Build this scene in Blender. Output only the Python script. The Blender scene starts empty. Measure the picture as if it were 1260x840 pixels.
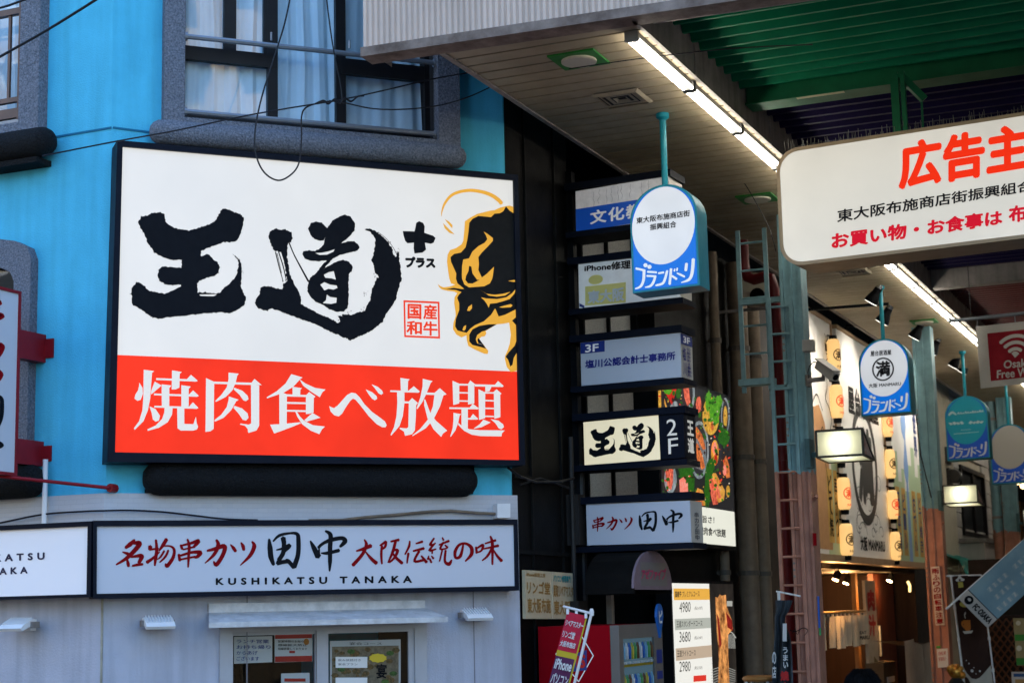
import bpy, bmesh, math, random
from math import radians as rad, sin, cos, pi
from mathutils import Vector, Matrix
from mathutils.geometry import tessellate_polygon

random.seed(7)
S = bpy.context.scene
COL = S.collection

# ------------------------------------------------------------------ camera
YAW, PITCH, ROLL = rad(23.4213), rad(8.9819), rad(-1.28)
FPX, EYE = 2089.0, 2.05
O = Vector((0, 0, EYE))
FW = Vector((-sin(YAW)*cos(PITCH), cos(YAW)*cos(PITCH), sin(PITCH)))
_r = Vector((cos(YAW), sin(YAW), 0)); _u = _r.cross(FW)
RT = cos(ROLL)*_r + sin(ROLL)*_u
UP = -sin(ROLL)*_r + cos(ROLL)*_u
cam = bpy.data.cameras.new('camera')
cam.sensor_width = 36; cam.lens = FPX/1260*36
cam.clip_start = 0.1; cam.clip_end = 2000
cam.dof.use_dof = True; cam.dof.focus_distance = 12.6; cam.dof.aperture_fstop = 3.2
camo = bpy.data.objects.new('camera', cam); COL.objects.link(camo)
m = Matrix((RT, UP, -FW)).transposed().to_4x4(); m.translation = O
camo.matrix_world = m
S.camera = camo

# ------------------------------------------------------------------ light
SUN_EL, SUN_AZ = rad(28), rad(-48)          # azimuth measured from +Y towards +X
w = bpy.data.worlds.new('World'); S.world = w; w.use_nodes = True
nt = w.node_tree
sky = nt.nodes.new('ShaderNodeTexSky'); sky.sky_type = 'NISHITA'; sky.sun_disc = False
sky.sun_elevation = SUN_EL; sky.sun_rotation = SUN_AZ
sky.air_density = 1.3; sky.dust_density = 0.5; sky.ozone_density = 6.0
nt.links.new(sky.outputs[0], nt.nodes['Background'].inputs[0])
nt.nodes['Background'].inputs[1].default_value = 0.15
sun = bpy.data.lights.new('sun', 'SUN'); sun.energy = 2.0; sun.angle = rad(0.5); sun.color = (1, .9, .76)
suno = bpy.data.objects.new('sun', sun); COL.objects.link(suno)
sd = Vector((sin(SUN_AZ)*cos(SUN_EL), cos(SUN_AZ)*cos(SUN_EL), sin(SUN_EL)))
suno.rotation_euler = sd.to_track_quat('Z', 'Y').to_euler()
suno.location = (0, 0, 60)
S.view_settings.view_transform = 'Standard'; S.view_settings.look = 'None'
S.view_settings.gamma = 1; EXPO = 2.25
S.view_settings.exposure = EXPO
EMS = 2**-EXPO            # lamp and lightbox strengths below are written for exposure 0
S.render.engine = 'CYCLES'
S.cycles.use_denoising = True
S.cycles.max_bounces = 6; S.cycles.transparent_max_bounces = 12
S.cycles.sample_clamp_indirect = 4

# ------------------------------------------------------------------ geometry helpers
def ray(x, y): return FW + RT*((x-630)/FPX) - UP*((y-420)/FPX)
class Pl:
    """a plane of the place: pixel -> point on it, o = metres in front of it"""
    def __init__(s, n, p): s.n = Vector(n).normalized(); s.p = Vector(p)
    def __call__(s, x, y, o=0.0):
        d = ray(x, y); t = s.n.dot(s.p + s.n*o - O)/s.n.dot(d)
        return O + d*t
def at(pf, dx, dy, k):
    f = lambda x, y, o=0.0: pf(dx+x/k, dy+y/k, o)
    f.n = pf.n
    return f
class Remap:
    """plane function taking drawing coords in box b, put on the plane quad q (TL,TR,BR,BL pixels)"""
    def __init__(s, pf, b, q): s.pf = pf; s.b = b; s.q = q; s.n = pf.n
    def __call__(s, x, y, o=0.0):
        u = (x-s.b[0])/(s.b[2]-s.b[0]); v = (y-s.b[1])/(s.b[3]-s.b[1])
        q = s.q
        X = (q[0][0]*(1-u)+q[1][0]*u)*(1-v)+(q[3][0]*(1-u)+q[2][0]*u)*v
        Y = (q[0][1]*(1-u)+q[1][1]*u)*(1-v)+(q[3][1]*(1-u)+q[2][1]*u)*v
        return s.pf(X, Y, o)
class Loc:
    """local flat frame: (x,y) metres in a board's own plane"""
    def __init__(s, o, ex, ey): s.o = Vector(o); s.ex = Vector(ex); s.ey = Vector(ey); s.n = s.ex.cross(s.ey).normalized()
    def __call__(s, x, y, o=0.0): return s.o + s.ex*x + s.ey*y + s.n*o

class MB:
    def __init__(s): s.v = []; s.f = []; s.sm = False
    def add(s, vs, fs):
        b = len(s.v); s.v += [Vector(v) for v in vs]; s.f += [tuple(b+i for i in f) for f in fs]; return s
    def quad(s, a, b, c, d): return s.add([a, b, c, d], [(0, 1, 2, 3)])
    def hexa(s, b, t):      # bottom ring, top ring
        n = len(b); fs = [tuple(range(n))[::-1], tuple(range(n, 2*n))]
        fs += [(i, (i+1) % n, n+(i+1) % n, n+i) for i in range(n)]
        return s.add(list(b)+list(t), fs)
    def box(s, a, b):
        x0, x1 = sorted((a[0], b[0])); y0, y1 = sorted((a[1], b[1])); z0, z1 = sorted((a[2], b[2]))
        return s.hexa([(x0, y0, z0), (x1, y0, z0), (x1, y1, z0), (x0, y1, z0)], [(x0, y0, z1), (x1, y0, z1), (x1, y1, z1), (x0, y1, z1)])
    def bar(s, a, b, w, h, upv=(0, 0, 1)):   # rectangular bar from a to b
        a = Vector(a); b = Vector(b); d = (b-a).normalized(); up = Vector(upv)
        if abs(d.dot(up)) > .98: up = Vector((0, 1, 0))
        x = d.cross(up).normalized()*w/2; y = x.cross(d).normalized()*h/2
        return s.hexa([a-x-y, a+x-y, a+x+y, a-x+y], [b-x-y, b+x-y, b+x+y, b-x+y])
    def tube(s, pts, r, n=8, cap=True):
        pts = [Vector(p) for p in pts]; rs = r if isinstance(r, (list, tuple)) else [r]*len(pts)
        base = len(s.v); px = None
        for i, p in enumerate(pts):
            d = (pts[min(i+1, len(pts)-1)]-pts[max(i-1, 0)]).normalized()
            if px is None:
                t = Vector((0, 0, 1)) if abs(d.z) < .9 else Vector((1, 0, 0)); px = d.cross(t).normalized()
            px = (px - d*px.dot(d)).normalized(); py = d.cross(px)
            for k in range(n): s.v.append(p+(px*cos(2*pi*k/n)+py*sin(2*pi*k/n))*rs[i])
        for i in range(len(pts)-1):
            for k in range(n):
                a = base+i*n+k; b = base+i*n+(k+1) % n; s.f.append((a, b, b+n, a+n))
        if cap:
            s.f.append(tuple(base+k for k in range(n))[::-1]); e = base+(len(pts)-1)*n; s.f.append(tuple(e+k for k in range(n)))
        return s
    def lathe(s, o, ax, prof, n=20):          # prof: (dist along ax, radius)
        o = Vector(o); ax = Vector(ax).normalized()
        return s.tube([o+ax*p[0] for p in prof], [max(p[1], 1e-4) for p in prof], n)
    def poly(s, pts, pf, o=0.002, holes=()):
        loops = [[Vector((p[0], p[1], 0)) for p in L] for L in [pts]+list(holes)]
        flat = [p for L in loops for p in L]
        tris = tessellate_polygon(loops)
        return s.add([pf(p.x, p.y, o) for p in flat], [tuple(t) for t in tris])
    def slab(s, pts, pf, o0, o1):
        f = [pf(p[0], p[1], o1) for p in pts]; b = [p-pf.n*(o1-o0) for p in f]
        n = len(pts)
        if n > 4:
            tris = tessellate_polygon([[Vector((p[0], p[1], 0)) for p in pts]])
            s.add(f, tris); s.add(b, tris)
            return s.add(f+b, [(i, (i+1) % n, n+(i+1) % n, n+i) for i in range(n)])
        return s.hexa(b, f)
    def frame(s, out, inn, pf, o0, o1):       # ring between two 4-gons
        fo = [pf(*p, o1) for p in out]; fi = [pf(*p, o1) for p in inn]; d = pf.n*(o1-o0)
        for i in range(4):
            j = (i+1) % 4
            s.hexa([fo[i]-d, fo[j]-d, fi[j]-d, fi[i]-d], [fo[i], fo[j], fi[j], fi[i]])
        return s
    def stroke(s, pts, pf, o=0.002, k=1.0, sub=5):
        P = [Vector((p[0], p[1])) for p in pts]; W = [p[2]*k for p in pts]
        c = []
        for i in range(len(P)-1):
            p0 = P[max(i-1, 0)]; p1 = P[i]; p2 = P[i+1]; p3 = P[min(i+2, len(P)-1)]
            for j in range(sub):
                t = j/sub
                q = .5*((2*p1)+(p2-p0)*t+(2*p0-5*p1+4*p2-p3)*t*t+(3*p1-p0-3*p2+p3)*t**3)
                c.append((q, W[i]*(1-t)+W[i+1]*t))
        c.append((P[-1], W[-1]))
        n = len(c); L = []; R = []
        for i in range(n):
            d = c[min(i+1, n-1)][0]-c[max(i-1, 0)][0]
            d = d.normalized() if d.length > 1e-6 else Vector((1, 0))
            nn = Vector((-d.y, d.x))*c[i][1]/2
            L.append(c[i][0]+nn); R.append(c[i][0]-nn)
        d0 = (c[0][0]-c[1][0]); d1 = (c[-1][0]-c[-2][0])
        e0 = c[0][0]+d0.normalized()*c[0][1]*.3; e1 = c[-1][0]+d1.normalized()*c[-1][1]*.3
        ring = [e0]+L+[e1]+R[::-1]
        m_ = len(ring); vs = [pf(p.x, p.y, o) for p in ring]
        fs = [(0, 1, m_-1)]+[(i, i+1, m_-i-1, m_-i) for i in range(1, n)]+[(n, n+1, n+2)]
        return s.add(vs, fs)
    def build(s, name, mat, parent=None, smooth=False, fix=True, label=None):
        me = bpy.data.meshes.new(name)
        off = Vector((0, 0, 0)); q = parent
        while q is not None: off += q.location; q = q.parent
        me.from_pydata([v-off for v in s.v], [], s.f); me.update()
        if fix:
            b = bmesh.new(); b.from_mesh(me); bmesh.ops.recalc_face_normals(b, faces=b.faces); b.to_mesh(me); b.free()
        if smooth or s.sm:
            me.polygons.foreach_set('use_smooth', [True]*len(me.polygons))
            try: me.set_sharp_from_angle(angle=rad(40))
            except Exception: pass
        me.materials.append(mat)
        o = bpy.data.objects.new(name, me); COL.objects.link(o)
        if parent: o.parent = parent
        if label: o['label'] = label
        return o

_tc = bpy.data.curves.new('text', 'FONT'); _to = bpy.data.objects.new('text', _tc); COL.objects.link(_to)
def text(mb, s, q, pf, o=0.003, bold=0.0, sp=1.0, shear=0.0):
    """write s so that its ink fills quad q (TL,TR,BR,BL) of pf's drawing coords"""
    _tc.body = s; _tc.offset = 0; _tc.resolution_u = 3; _tc.space_character = sp; _tc.shear = shear
    bpy.context.view_layer.update()
    dg = bpy.context.evaluated_depsgraph_get()
    me = bpy.data.meshes.new_from_object(_to.evaluated_get(dg))
    if not me.vertices: return
    xs = [v.co.x for v in me.vertices]; ys = [v.co.y for v in me.vertices]
    x0, x1, y0, y1 = min(xs)-bold, max(xs)+bold, min(ys)-bold, max(ys)+bold
    R = Remap(pf, (x0, y1, x1, y0), q)
    sh = [(0, 0)] if bold <= 0 else [(bold*cos(k*pi/4), bold*sin(k*pi/4)) for k in range(8)]
    for k, (dx, dy) in enumerate(sh):
        mb.add([R(v.co.x+dx, v.co.y+dy, o+k*.00012) for v in me.vertices], [tuple(p.vertices) for p in me.polygons])
    bpy.data.meshes.remove(me)
def rq(x0, y0, x1, y1): return [(x0, y0), (x1, y0), (x1, y1), (x0, y1)]
def vtext(mb, s, q, pf, o=0.003, bold=0.0, gap=.12):
    """vertical writing, one glyph after another down quad q"""
    n = len(s)
    for i, ch in enumerate(s):
        a = i/n+gap/2/n; b = (i+1)/n-gap/2/n
        l = lambda p, r, t: (p[0]*(1-t)+r[0]*t, p[1]*(1-t)+r[1]*t)
        text(mb, ch, [l(q[0], q[3], a), l(q[1], q[2], a), l(q[1], q[2], b), l(q[0], q[3], b)], pf, o, bold)

def thing(name, label, cat, loc, group=None):
    o = bpy.data.objects.new(name, None); o.empty_display_size = .1; COL.objects.link(o); o.location = loc
    return tag(o, label, cat, group)
def tag(o, label, cat, group=None):
    o['label'] = label; o['category'] = cat
    if group: o['group'] = group
    return o
def setting(o): o['kind'] = 'structure'; return o
def copy_tree(o, parent=None, loc=None, label=None):
    c = o.copy(); COL.objects.link(c)
    if parent: c.parent = parent
    if loc is not None: c.location = loc
    if label: c['label'] = label
    for ch in list(o.children): copy_tree(ch, c)
    return c

# ------------------------------------------------------------------ materials
_mc = {}
def mat(name, col, rough=.55, metal=0, var=0.0, vs=8.0, bump=0.0, bs=60.0, emit=0.0, evar=0.0, spec=.25, col2=None, streak=0.0, ecol=None, stretch=None):
    if name in _mc: return _mc[name]
    M = bpy.data.materials.new(name); M.use_nodes = True; _mc[name] = M
    n = M.node_tree.nodes; l = M.node_tree.links; b = n['Principled BSDF']
    c4 = (*col, 1)
    b.inputs['Base Color'].default_value = c4; b.inputs['Roughness'].default_value = rough
    b.inputs['Metallic'].default_value = metal; b.inputs['Specular IOR Level'].default_value = spec
    tc = n.new('ShaderNodeTexCoord'); src = tc.outputs['Object']
    if stretch:
        mp = n.new('ShaderNodeMapping'); mp.inputs['Scale'].default_value = stretch; l.new(src, mp.inputs[0]); srcv = mp.outputs[0]
    else: srcv = src
    out = None
    if var > 0:
        t = n.new('ShaderNodeTexNoise'); t.inputs['Scale'].default_value = vs; t.inputs['Detail'].default_value = 6; t.inputs['Roughness'].default_value = .65
        l.new(srcv, t.inputs['Vector'])
        r = n.new('ShaderNodeValToRGB'); r.color_ramp.elements[0].position = .32; r.color_ramp.elements[1].position = .68
        d = col2 if col2 else tuple(c*(1-var) for c in col)
        r.color_ramp.elements[0].color = (*d, 1); r.color_ramp.elements[1].color = c4
        l.new(t.outputs[0], r.inputs[0]); out = r.outputs[0]
        rr = n.new('ShaderNodeMapRange'); rr.inputs[3].default_value = min(1, rough+.12); rr.inputs[4].default_value = max(.05, rough-.08)
        l.new(t.outputs[0], rr.inputs[0]); l.new(rr.outputs[0], b.inputs['Roughness'])
    if streak > 0:     # rain streaks: weathering that runs down the wall
        mp = n.new('ShaderNodeMapping'); mp.inputs['Scale'].default_value = (5, 5, .35); l.new(src, mp.inputs[0])
        t = n.new('ShaderNodeTexNoise'); t.inputs['Scale'].default_value = 2.2; t.inputs['Detail'].default_value = 5; l.new(mp.outputs[0], t.inputs['Vector'])
        r = n.new('ShaderNodeMapRange'); r.inputs[1].default_value = .42; r.inputs[2].default_value = .7; r.inputs[3].default_value = 1; r.inputs[4].default_value = 1-streak
        l.new(t.outputs[0], r.inputs[0])
        mx = n.new('ShaderNodeMix'); mx.data_type = 'RGBA'; mx.blend_type = 'MULTIPLY'; mx.inputs[0].default_value = 1
        if out: l.new(out, mx.inputs[6])
        else: mx.inputs[6].default_value = c4
        l.new(r.outputs[0], mx.inputs[7]); out = mx.outputs[2]
    if out: l.new(out, b.inputs['Base Color'])
    if bump > 0:
        t = n.new('ShaderNodeTexNoise'); t.inputs['Scale'].default_value = bs; t.inputs['Detail'].default_value = 4; l.new(srcv, t.inputs['Vector'])
        bp = n.new('ShaderNodeBump'); bp.inputs['Strength'].default_value = bump; bp.inputs['Distance'].default_value = .02
        l.new(t.outputs[0], bp.inputs['Height']); l.new(bp.outputs[0], b.inputs['Normal'])
    if emit > 0:
        b.inputs['Emission Strength'].default_value = emit*EMS
        if evar:      # grime on the sheet holds back some of the light
            t = n.new('ShaderNodeTexNoise'); t.inputs['Scale'].default_value = 1.7; t.inputs['Detail'].default_value = 9; t.inputs['Roughness'].default_value = .6
            l.new(src, t.inputs['Vector']); r = n.new('ShaderNodeMapRange'); r.inputs[1].default_value = .3; r.inputs[2].default_value = .7
            r.inputs[3].default_value = emit*EMS*(1-evar); r.inputs[4].default_value = emit*EMS*(1+evar*.4); l.new(t.outputs[0], r.inputs[0]); l.new(r.outputs[0], b.inputs['Emission Strength'])
        if out and not ecol: l.new(out, b.inputs['Emission Color'])
        else: b.inputs['Emission Color'].default_value = (*(ecol or col), 1)
    return M
def glass(name, refl=.3, tint=(.75, .8, .85)):
    M = bpy.data.materials.new(name); M.use_nodes = True; n = M.node_tree.nodes; l = M.node_tree.links
    n.remove(n['Principled BSDF'])
    t = n.new('ShaderNodeBsdfTransparent'); t.inputs[0].default_value = (*tint, 1)
    g = n.new('ShaderNodeBsdfGlossy'); g.inputs['Roughness'].default_value = .02
    tc = n.new('ShaderNodeTexCoord'); ns = n.new('ShaderNodeTexNoise'); ns.inputs['Scale'].default_value = 1.3; bp = n.new('ShaderNodeBump')
    bp.inputs['Strength'].default_value = .05; bp.inputs['Distance'].default_value = .1
    l.new(tc.outputs['Object'], ns.inputs['Vector']); l.new(ns.outputs[0], bp.inputs['Height']); l.new(bp.outputs[0], g.inputs['Normal'])
    x = n.new('ShaderNodeMixShader'); x.inputs[0].default_value = refl
    l.new(t.outputs[0], x.inputs[1]); l.new(g.outputs[0], x.inputs[2]); l.new(x.outputs[0], n['Material Output'].inputs[0])
    return M
def frosted(name, col):
    M = bpy.data.materials.new(name); M.use_nodes = True; n = M.node_tree.nodes; l = M.node_tree.links
    n.remove(n['Principled BSDF'])
    t = n.new('ShaderNodeBsdfTranslucent'); t.inputs[0].default_value = (*col, 1)
    d = n.new('ShaderNodeBsdfDiffuse'); d.inputs[0].default_value = (*[c*.6 for c in col], 1)
    x = n.new('ShaderNodeMixShader'); x.inputs[0].default_value = .3
    l.new(t.outputs[0], x.inputs[1]); l.new(d.outputs[0], x.inputs[2]); l.new(x.outputs[0], n['Material Output'].inputs[0])
    return M
def tiles(name, c1, c2, mortar, sx, sz, rough=.5, off=.5, msize=.03):
    M = bpy.data.materials.new(name); M.use_nodes = True; n = M.node_tree.nodes; l = M.node_tree.links; b = n['Principled BSDF']
    g = n.new('ShaderNodeTexCoord'); sp = n.new('ShaderNodeSeparateXYZ'); l.new(g.outputs['Object'], sp.inputs[0])
    ad = n.new('ShaderNodeMath'); l.new(sp.outputs[0], ad.inputs[0]); l.new(sp.outputs[1], ad.inputs[1])
    cb = n.new('ShaderNodeCombineXYZ'); l.new(ad.outputs[0], cb.inputs[0]); l.new(sp.outputs[2], cb.inputs[1])
    k = n.new('ShaderNodeTexBrick'); l.new(cb.outputs[0], k.inputs['Vector'])
    k.inputs['Color1'].default_value = (*c1, 1); k.inputs['Color2'].default_value = (*c2, 1); k.inputs['Mortar'].default_value = (*mortar, 1)
    k.inputs['Scale'].default_value = 1; k.inputs['Brick Width'].default_value = sx; k.inputs['Row Height'].default_value = sz
    k.inputs['Mortar Size'].default_value = msize*sz; k.offset = off
    l.new(k.outputs['Color'], b.inputs['Base Color']); b.inputs['Roughness'].default_value = rough
    bp = n.new('ShaderNodeBump'); bp.inputs['Strength'].default_value = .4; bp.inputs['Distance'].default_value = .01; bp.invert = True
    l.new(k.outputs['Fac'], bp.inputs['Height']); l.new(bp.outputs[0], b.inputs['Normal'])
    return M

BLUE = mat('blue_stucco', (.085, .52, .74), .8, var=.14, vs=3, bump=.3, bs=95, streak=.14, spec=.2)
WHITE_TILE = tiles('white_wall_tile', (.46, .47, .5), (.43, .44, .475), (.35, .36, .39), .1, .032)
PLASTER = mat('white_plaster', (.46, .48, .56), .7, var=.14, vs=2, bump=.25, bs=90, streak=.2, spec=.3)
GRANITE = mat('grey_granite_render', (.24, .26, .31), .85, var=.75, vs=75, bump=.9, bs=80, spec=.2, col2=(.07, .08, .1))
DARKROLL = mat('black_granite_render', (.012, .013, .015), .85, var=.8, vs=75, bump=.9, bs=80, spec=.2)
BLACK = mat('black_metal', (.006, .007, .009), .45, var=.3, vs=6, spec=.06)
NAVY = mat('navy_metal', (.006, .009, .018), .45, var=.25, vs=6, spec=.06)
BROWN = mat('bronze_window_frame', (.012, .011, .012), .45, var=.2, spec=.15)
STEEL = mat('galvanised_rail', (.3, .33, .37), .4, .6, var=.2)
RAILBROWN = mat('brown_balcony_metal', (.16, .105, .085), .45, .2, var=.2)
WHITEP = mat('white_paint', (.75, .75, .75), .45, var=.08, vs=5, bump=.05)
WORNW = mat('worn_white_paint', (.62, .62, .62), .55, var=.35, vs=9, bump=.15, bs=40)
CURT = mat('pale_curtain', (.6, .76, .83), .9, var=.1, vs=3, spec=.1)
ROOM = mat('dark_room', (.03, .03, .032), .9, var=.3)
GLASS = glass('window_glass', .1, (.93, .96, 1))
GLASSD = glass('dark_glass', .008, (.7, .74, .76))
PANELW = mat('unlit_white_acrylic', (.55, .57, .63), .35, spec=.25, var=.03, vs=2)
LITW = mat('lit_white_acrylic', (.3, .29, .28), .5, emit=.62, evar=.07, spec=.15, ecol=(1, .98, .94))
LITRED = mat('lit_red_film', (.25, .008, .004), .5, emit=.88, evar=.2, spec=.08, ecol=(1, .042, .014))
LITLET = mat('lit_white_film', (.3, .29, .28), .5, spec=.15, emit=.6, ecol=(1, .985, .93))
INK = mat('black_ink', (.006, .007, .01), .6, var=.2, vs=20, spec=.08)
INKSOFT = mat('charcoal_ink', (.012, .012, .012), .6, var=.2, vs=20, spec=.08)
GOLD = mat('lit_gold_film', (.25, .13, .015), .5, spec=.08, emit=.68, ecol=(1, .5, .06))
SEAL = mat('lit_vermilion_film', (.2, .01, .004), .5, spec=.08, emit=.75, ecol=(1, .06, .02))
RED = mat('crimson_film', (.24, .002, .005), .6, var=.1, spec=.06)
REDMETAL = mat('dark_red_metal', (.25, .008, .014), .4, var=.25, vs=8)
TEAL = mat('teal_metal', (.012, .26, .34), .35, var=.15, vs=8)
LBLUE = mat('pale_blue_steel', (.24, .43, .48), .45, var=.3, vs=7, bump=.1, streak=.2)
PINK = mat('salmon_steel', (.48, .225, .16), .5, var=.22, vs=8, bump=.1, streak=.15)
REDPIPE = mat('red_pipe_paint', (.12, .006, .008), .4, var=.3, vs=6)
WALLBLK = mat('black_cladding', (.0035, .0034, .0036), .55, spec=.12, var=.5, vs=3, bump=.1, streak=.3)
PIPE = mat('brown_grey_pipe', (.24, .18, .125), .6, var=.4, vs=5, bump=.15, streak=.3)
SOFF = mat('cream_soffit_strip', (.35, .285, .185), .5, var=.22, vs=4)
SOFFB = mat('soffit_gap', (.004, .0035, .003), .9, spec=.05)
CONC = mat('grey_trim', (.30, .27, .25), .7, var=.35, vs=5, bump=.2, streak=.3)
GREEN = mat('green_roof_sheet', (.003, .2, .085), .45, var=.25, vs=3, spec=.12)
GREENP = mat('green_paint', (.006, .14, .055), .45, var=.25, vs=6)
PURPLE = mat('purple_roof_sheet', (.014, .009, .05), .5, var=.3, vs=3, spec=.1)
REDROOF = mat('red_roof_sheet', (.11, .016, .014), .5, var=.3, vs=3)
CABLE = mat('black_cable', (.012, .012, .015), .5)
TUBE = mat('fluorescent_tube', (.9, .9, .9), .3, emit=25, ecol=(1, .94, .82))
ASPHALT = mat('asphalt', (.05, .05, .052), .85, var=.4, vs=30, bump=.4, bs=120)
PAVE = tiles('arcade_paving', (.22, .2, .18), (.26, .24, .21), (.12, .11, .1), .6, .3)

# ------------------------------------------------------------------ the place: planes and corners
a_ = rad(44.1)
CN = Vector((cos(a_), -sin(a_), 0))
_d = ray(380, 500); P0 = O + _d*(12/Vector((_d.x, _d.y)).length)
CH = Pl(CN, P0)
CD = Vector((sin(a_), cos(a_), 0))
C0 = CH(135, 300); C1 = CH(622, 300)
LY = C0.y; XF = C1.x
LF = Pl((0, -1, 0), (0, LY, 0))
FX = Pl((1, 0, 0), (XF, 0, 0))
ZS = 5.709
def YP(y): return Pl((0, -1, 0), (0, y, 0))
def XP(x): return Pl((1, 0, 0), (x, 0, 0))
def ZP(z): return Pl((0, 0, -1), (0, 0, z))
def chz(x, z, o=0):    # point of the chamfer wall plane under pixel column x (measured low on the wall), at height z
    p = CH(x, 430, 0); p = Vector((p.x, p.y, z)); return p + CN*o
def cs(s, z, o=0): return Vector((C0.x, C0.y, z)) + CD*s + CN*o       # metres along the chamfer
CHL = (C1-C0).dot(CD)
CHW = Loc((C0.x, C0.y, 0), CD, (0, 0, 1))
def sx(x, y): return (CH(x, y)-C0).dot(CD)

# ---- ground
g = MB(); g.quad((-400, -400, 0), (400, -400, 0), (400, 400, 0), (-400, 400, 0))
setting(g.build('ground', ASPHALT, fix=False))
g = MB(); g.box((-4.6, 9.4, -.1), (3.6, 60, .004)); setting(g.build('pavement', PAVE))

# ================================================================== corner building
B = thing('corner_building', 'bright blue stuccoed corner building with chamfered front and white tiled ground floor', 'building', (C0.x, C0.y, 0))
HT = 13.0
ZB = CH(125, 607).z                        # top of the white base
uw = (sx(224, 140), CH(224, 148).z, sx(535, 165), 7.75)        # upper window opening s0,z0,s1,z1
sw = (sx(280, 772), 0.95, sx(509, 770), CH(395, 771).z)        # service window opening
b = MB()
b.poly(rq(0, ZB-.02, CHL, HT), CHW, 0, [rq(uw[0], uw[1], uw[2], uw[3])])
xl = -20
lw = (-10.6, LF(10, 158).z, LF(35, 100).x, 7.75)               # left upper window x0,z0,x1,z1
la_top = LF(0, 318).z
la = (-9.6, LF(25, 575).z, LF(25, 400).x, la_top)
LFW = Loc((0, LY, 0), (1, 0, 0), (0, 0, 1))
b.poly(rq(xl, ZB-.02, C0.x, HT), LFW, 0, [rq(*lw), rq(*la)])
b.quad((C1.x, C1.y, 0), (C1.x, C1.y+.02, 0), (C1.x, C1.y+.02, HT), (C1.x, C1.y, HT))
b.add([(xl, LY, HT), (C0.x, C0.y, HT), (C1.x, C1.y, HT), (xl, C1.y+.02, HT)], [(0, 1, 2, 3)])
b.quad((xl, C1.y+.02, 0), (C1.x-.01, C1.y+.02, 0), (C1.x-.01, C1.y+.02, HT), (xl, C1.y+.02, HT))
b.quad((xl, LY, 0), (xl, C1.y+.02, 0), (xl, C1.y+.02, HT), (xl, LY, HT))
b.build('wall', BLUE, B, fix=False)
# white base: plaster below, tile band above
bo = .05; s_off = bo*(sin(a_)-1)/cos(a_)
ZT = CH(119, 690).z
def base(z0, z1, hole, name, mt):
    b = MB()
    b.poly(rq(s_off, z0, CHL+.03, z1), CHW, bo, [hole] if hole else [])
    p = cs(s_off, 0, bo)
    b.quad((xl, LY-bo, z0), (p.x, p.y, z0), (p.x, p.y, z1), (xl, LY-bo, z1))
    q = cs(CHL+.03, 0, bo); r = cs(CHL+.03, 0, -.02)
    b.quad((q.x, q.y, z0), (r.x, r.y, z0), (r.x, r.y, z1), (q.x, q.y, z1))
    b.add([(xl, LY-bo, z1), (p.x, p.y, z1), (C0.x, C0.y, z1), (xl, LY, z1)], [(0, 1, 2, 3)])
    b.add([(p.x, p.y, z1), (q.x, q.y, z1), (r.x, r.y, z1), (C0.x, C0.y, z1)], [(0, 1, 2, 3)])
    return b.build(name, mt, B, fix=False)
base(0, ZT, rq(*sw), 'plaster_wall', PLASTER)
base(ZT+.001, ZB, None, 'tile_band', WHITE_TILE)
b = MB()
for s_ in (.95, 2.6): b.slab(rq(s_-.004, .1, s_+.004, ZT-.001 if s_ > 2 else CH(190, 735).z), CHW, bo, bo+.0015)
b.build('plaster_joint', mat('plaster_joint', (.22, .225, .25), .8, var=.3), B)
b = MB(); q = cs(s_off, 0, bo); b.tube([(q.x+.004, q.y-.004, .1), (q.x+.004, q.y-.004, ZT-.05)], .008, 6); b.build('corner_bead', mat('yellowed_bead', (.42, .4, .32), .7, var=.4), B)
# hairline joint round the wall under the window sill
b = MB(); b.bar(LF(60, 170, .004), LF(137, 157, .004), .006, .014); b.bar(CH(139, 157, .004), CH(186, 163, .004), .006, .014)
b.bar(LF(66, 170, .003), LF(67, 170, .003), .004, .004)
b.build('wall_joint', mat('wall_joint_line', (.01, .14, .25), .8), B)

def room(mb, P, r, d0, d1):
    x0, z0, x1, z1 = r
    for A, Bq in (((x0, z0), (x1, z0)), ((x1, z0), (x1, z1)), ((x1, z1), (x0, z1)), ((x0, z1), (x0, z0))):
        mb.quad(P(*A, d0), P(*Bq, d0), P(*Bq, d1), P(*A, d1))
    mb.quad(P(x0, z0, d1), P(x1, z0, d1), P(x1, z1, d1), P(x0, z1, d1))
def wavy(mb, P, x0, x1, z0, z1, o, amp=.025, wl=.14, ph=0):
    n = max(8, int((x1-x0)/.012)); vs = []; fs = []
    for j in range(5):
        for i in range(n+1):
            x = x0+(x1-x0)*i/n; t = j/4
            vs.append(P(x+.012*sin(7*t+x*9), z0+(z1-z0)*t, o+amp*(.6+.4*t)*(sin(2*pi*x/wl+ph+.8*sin(x*5))+.35*sin(2*pi*x/wl*2.3+t))))
    for j in range(4):
        for i in range(n): a = j*(n+1)+i; fs.append((a, a+1, a+n+2, a+n+1))
    mb.add(vs, fs); mb.sm = True

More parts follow.
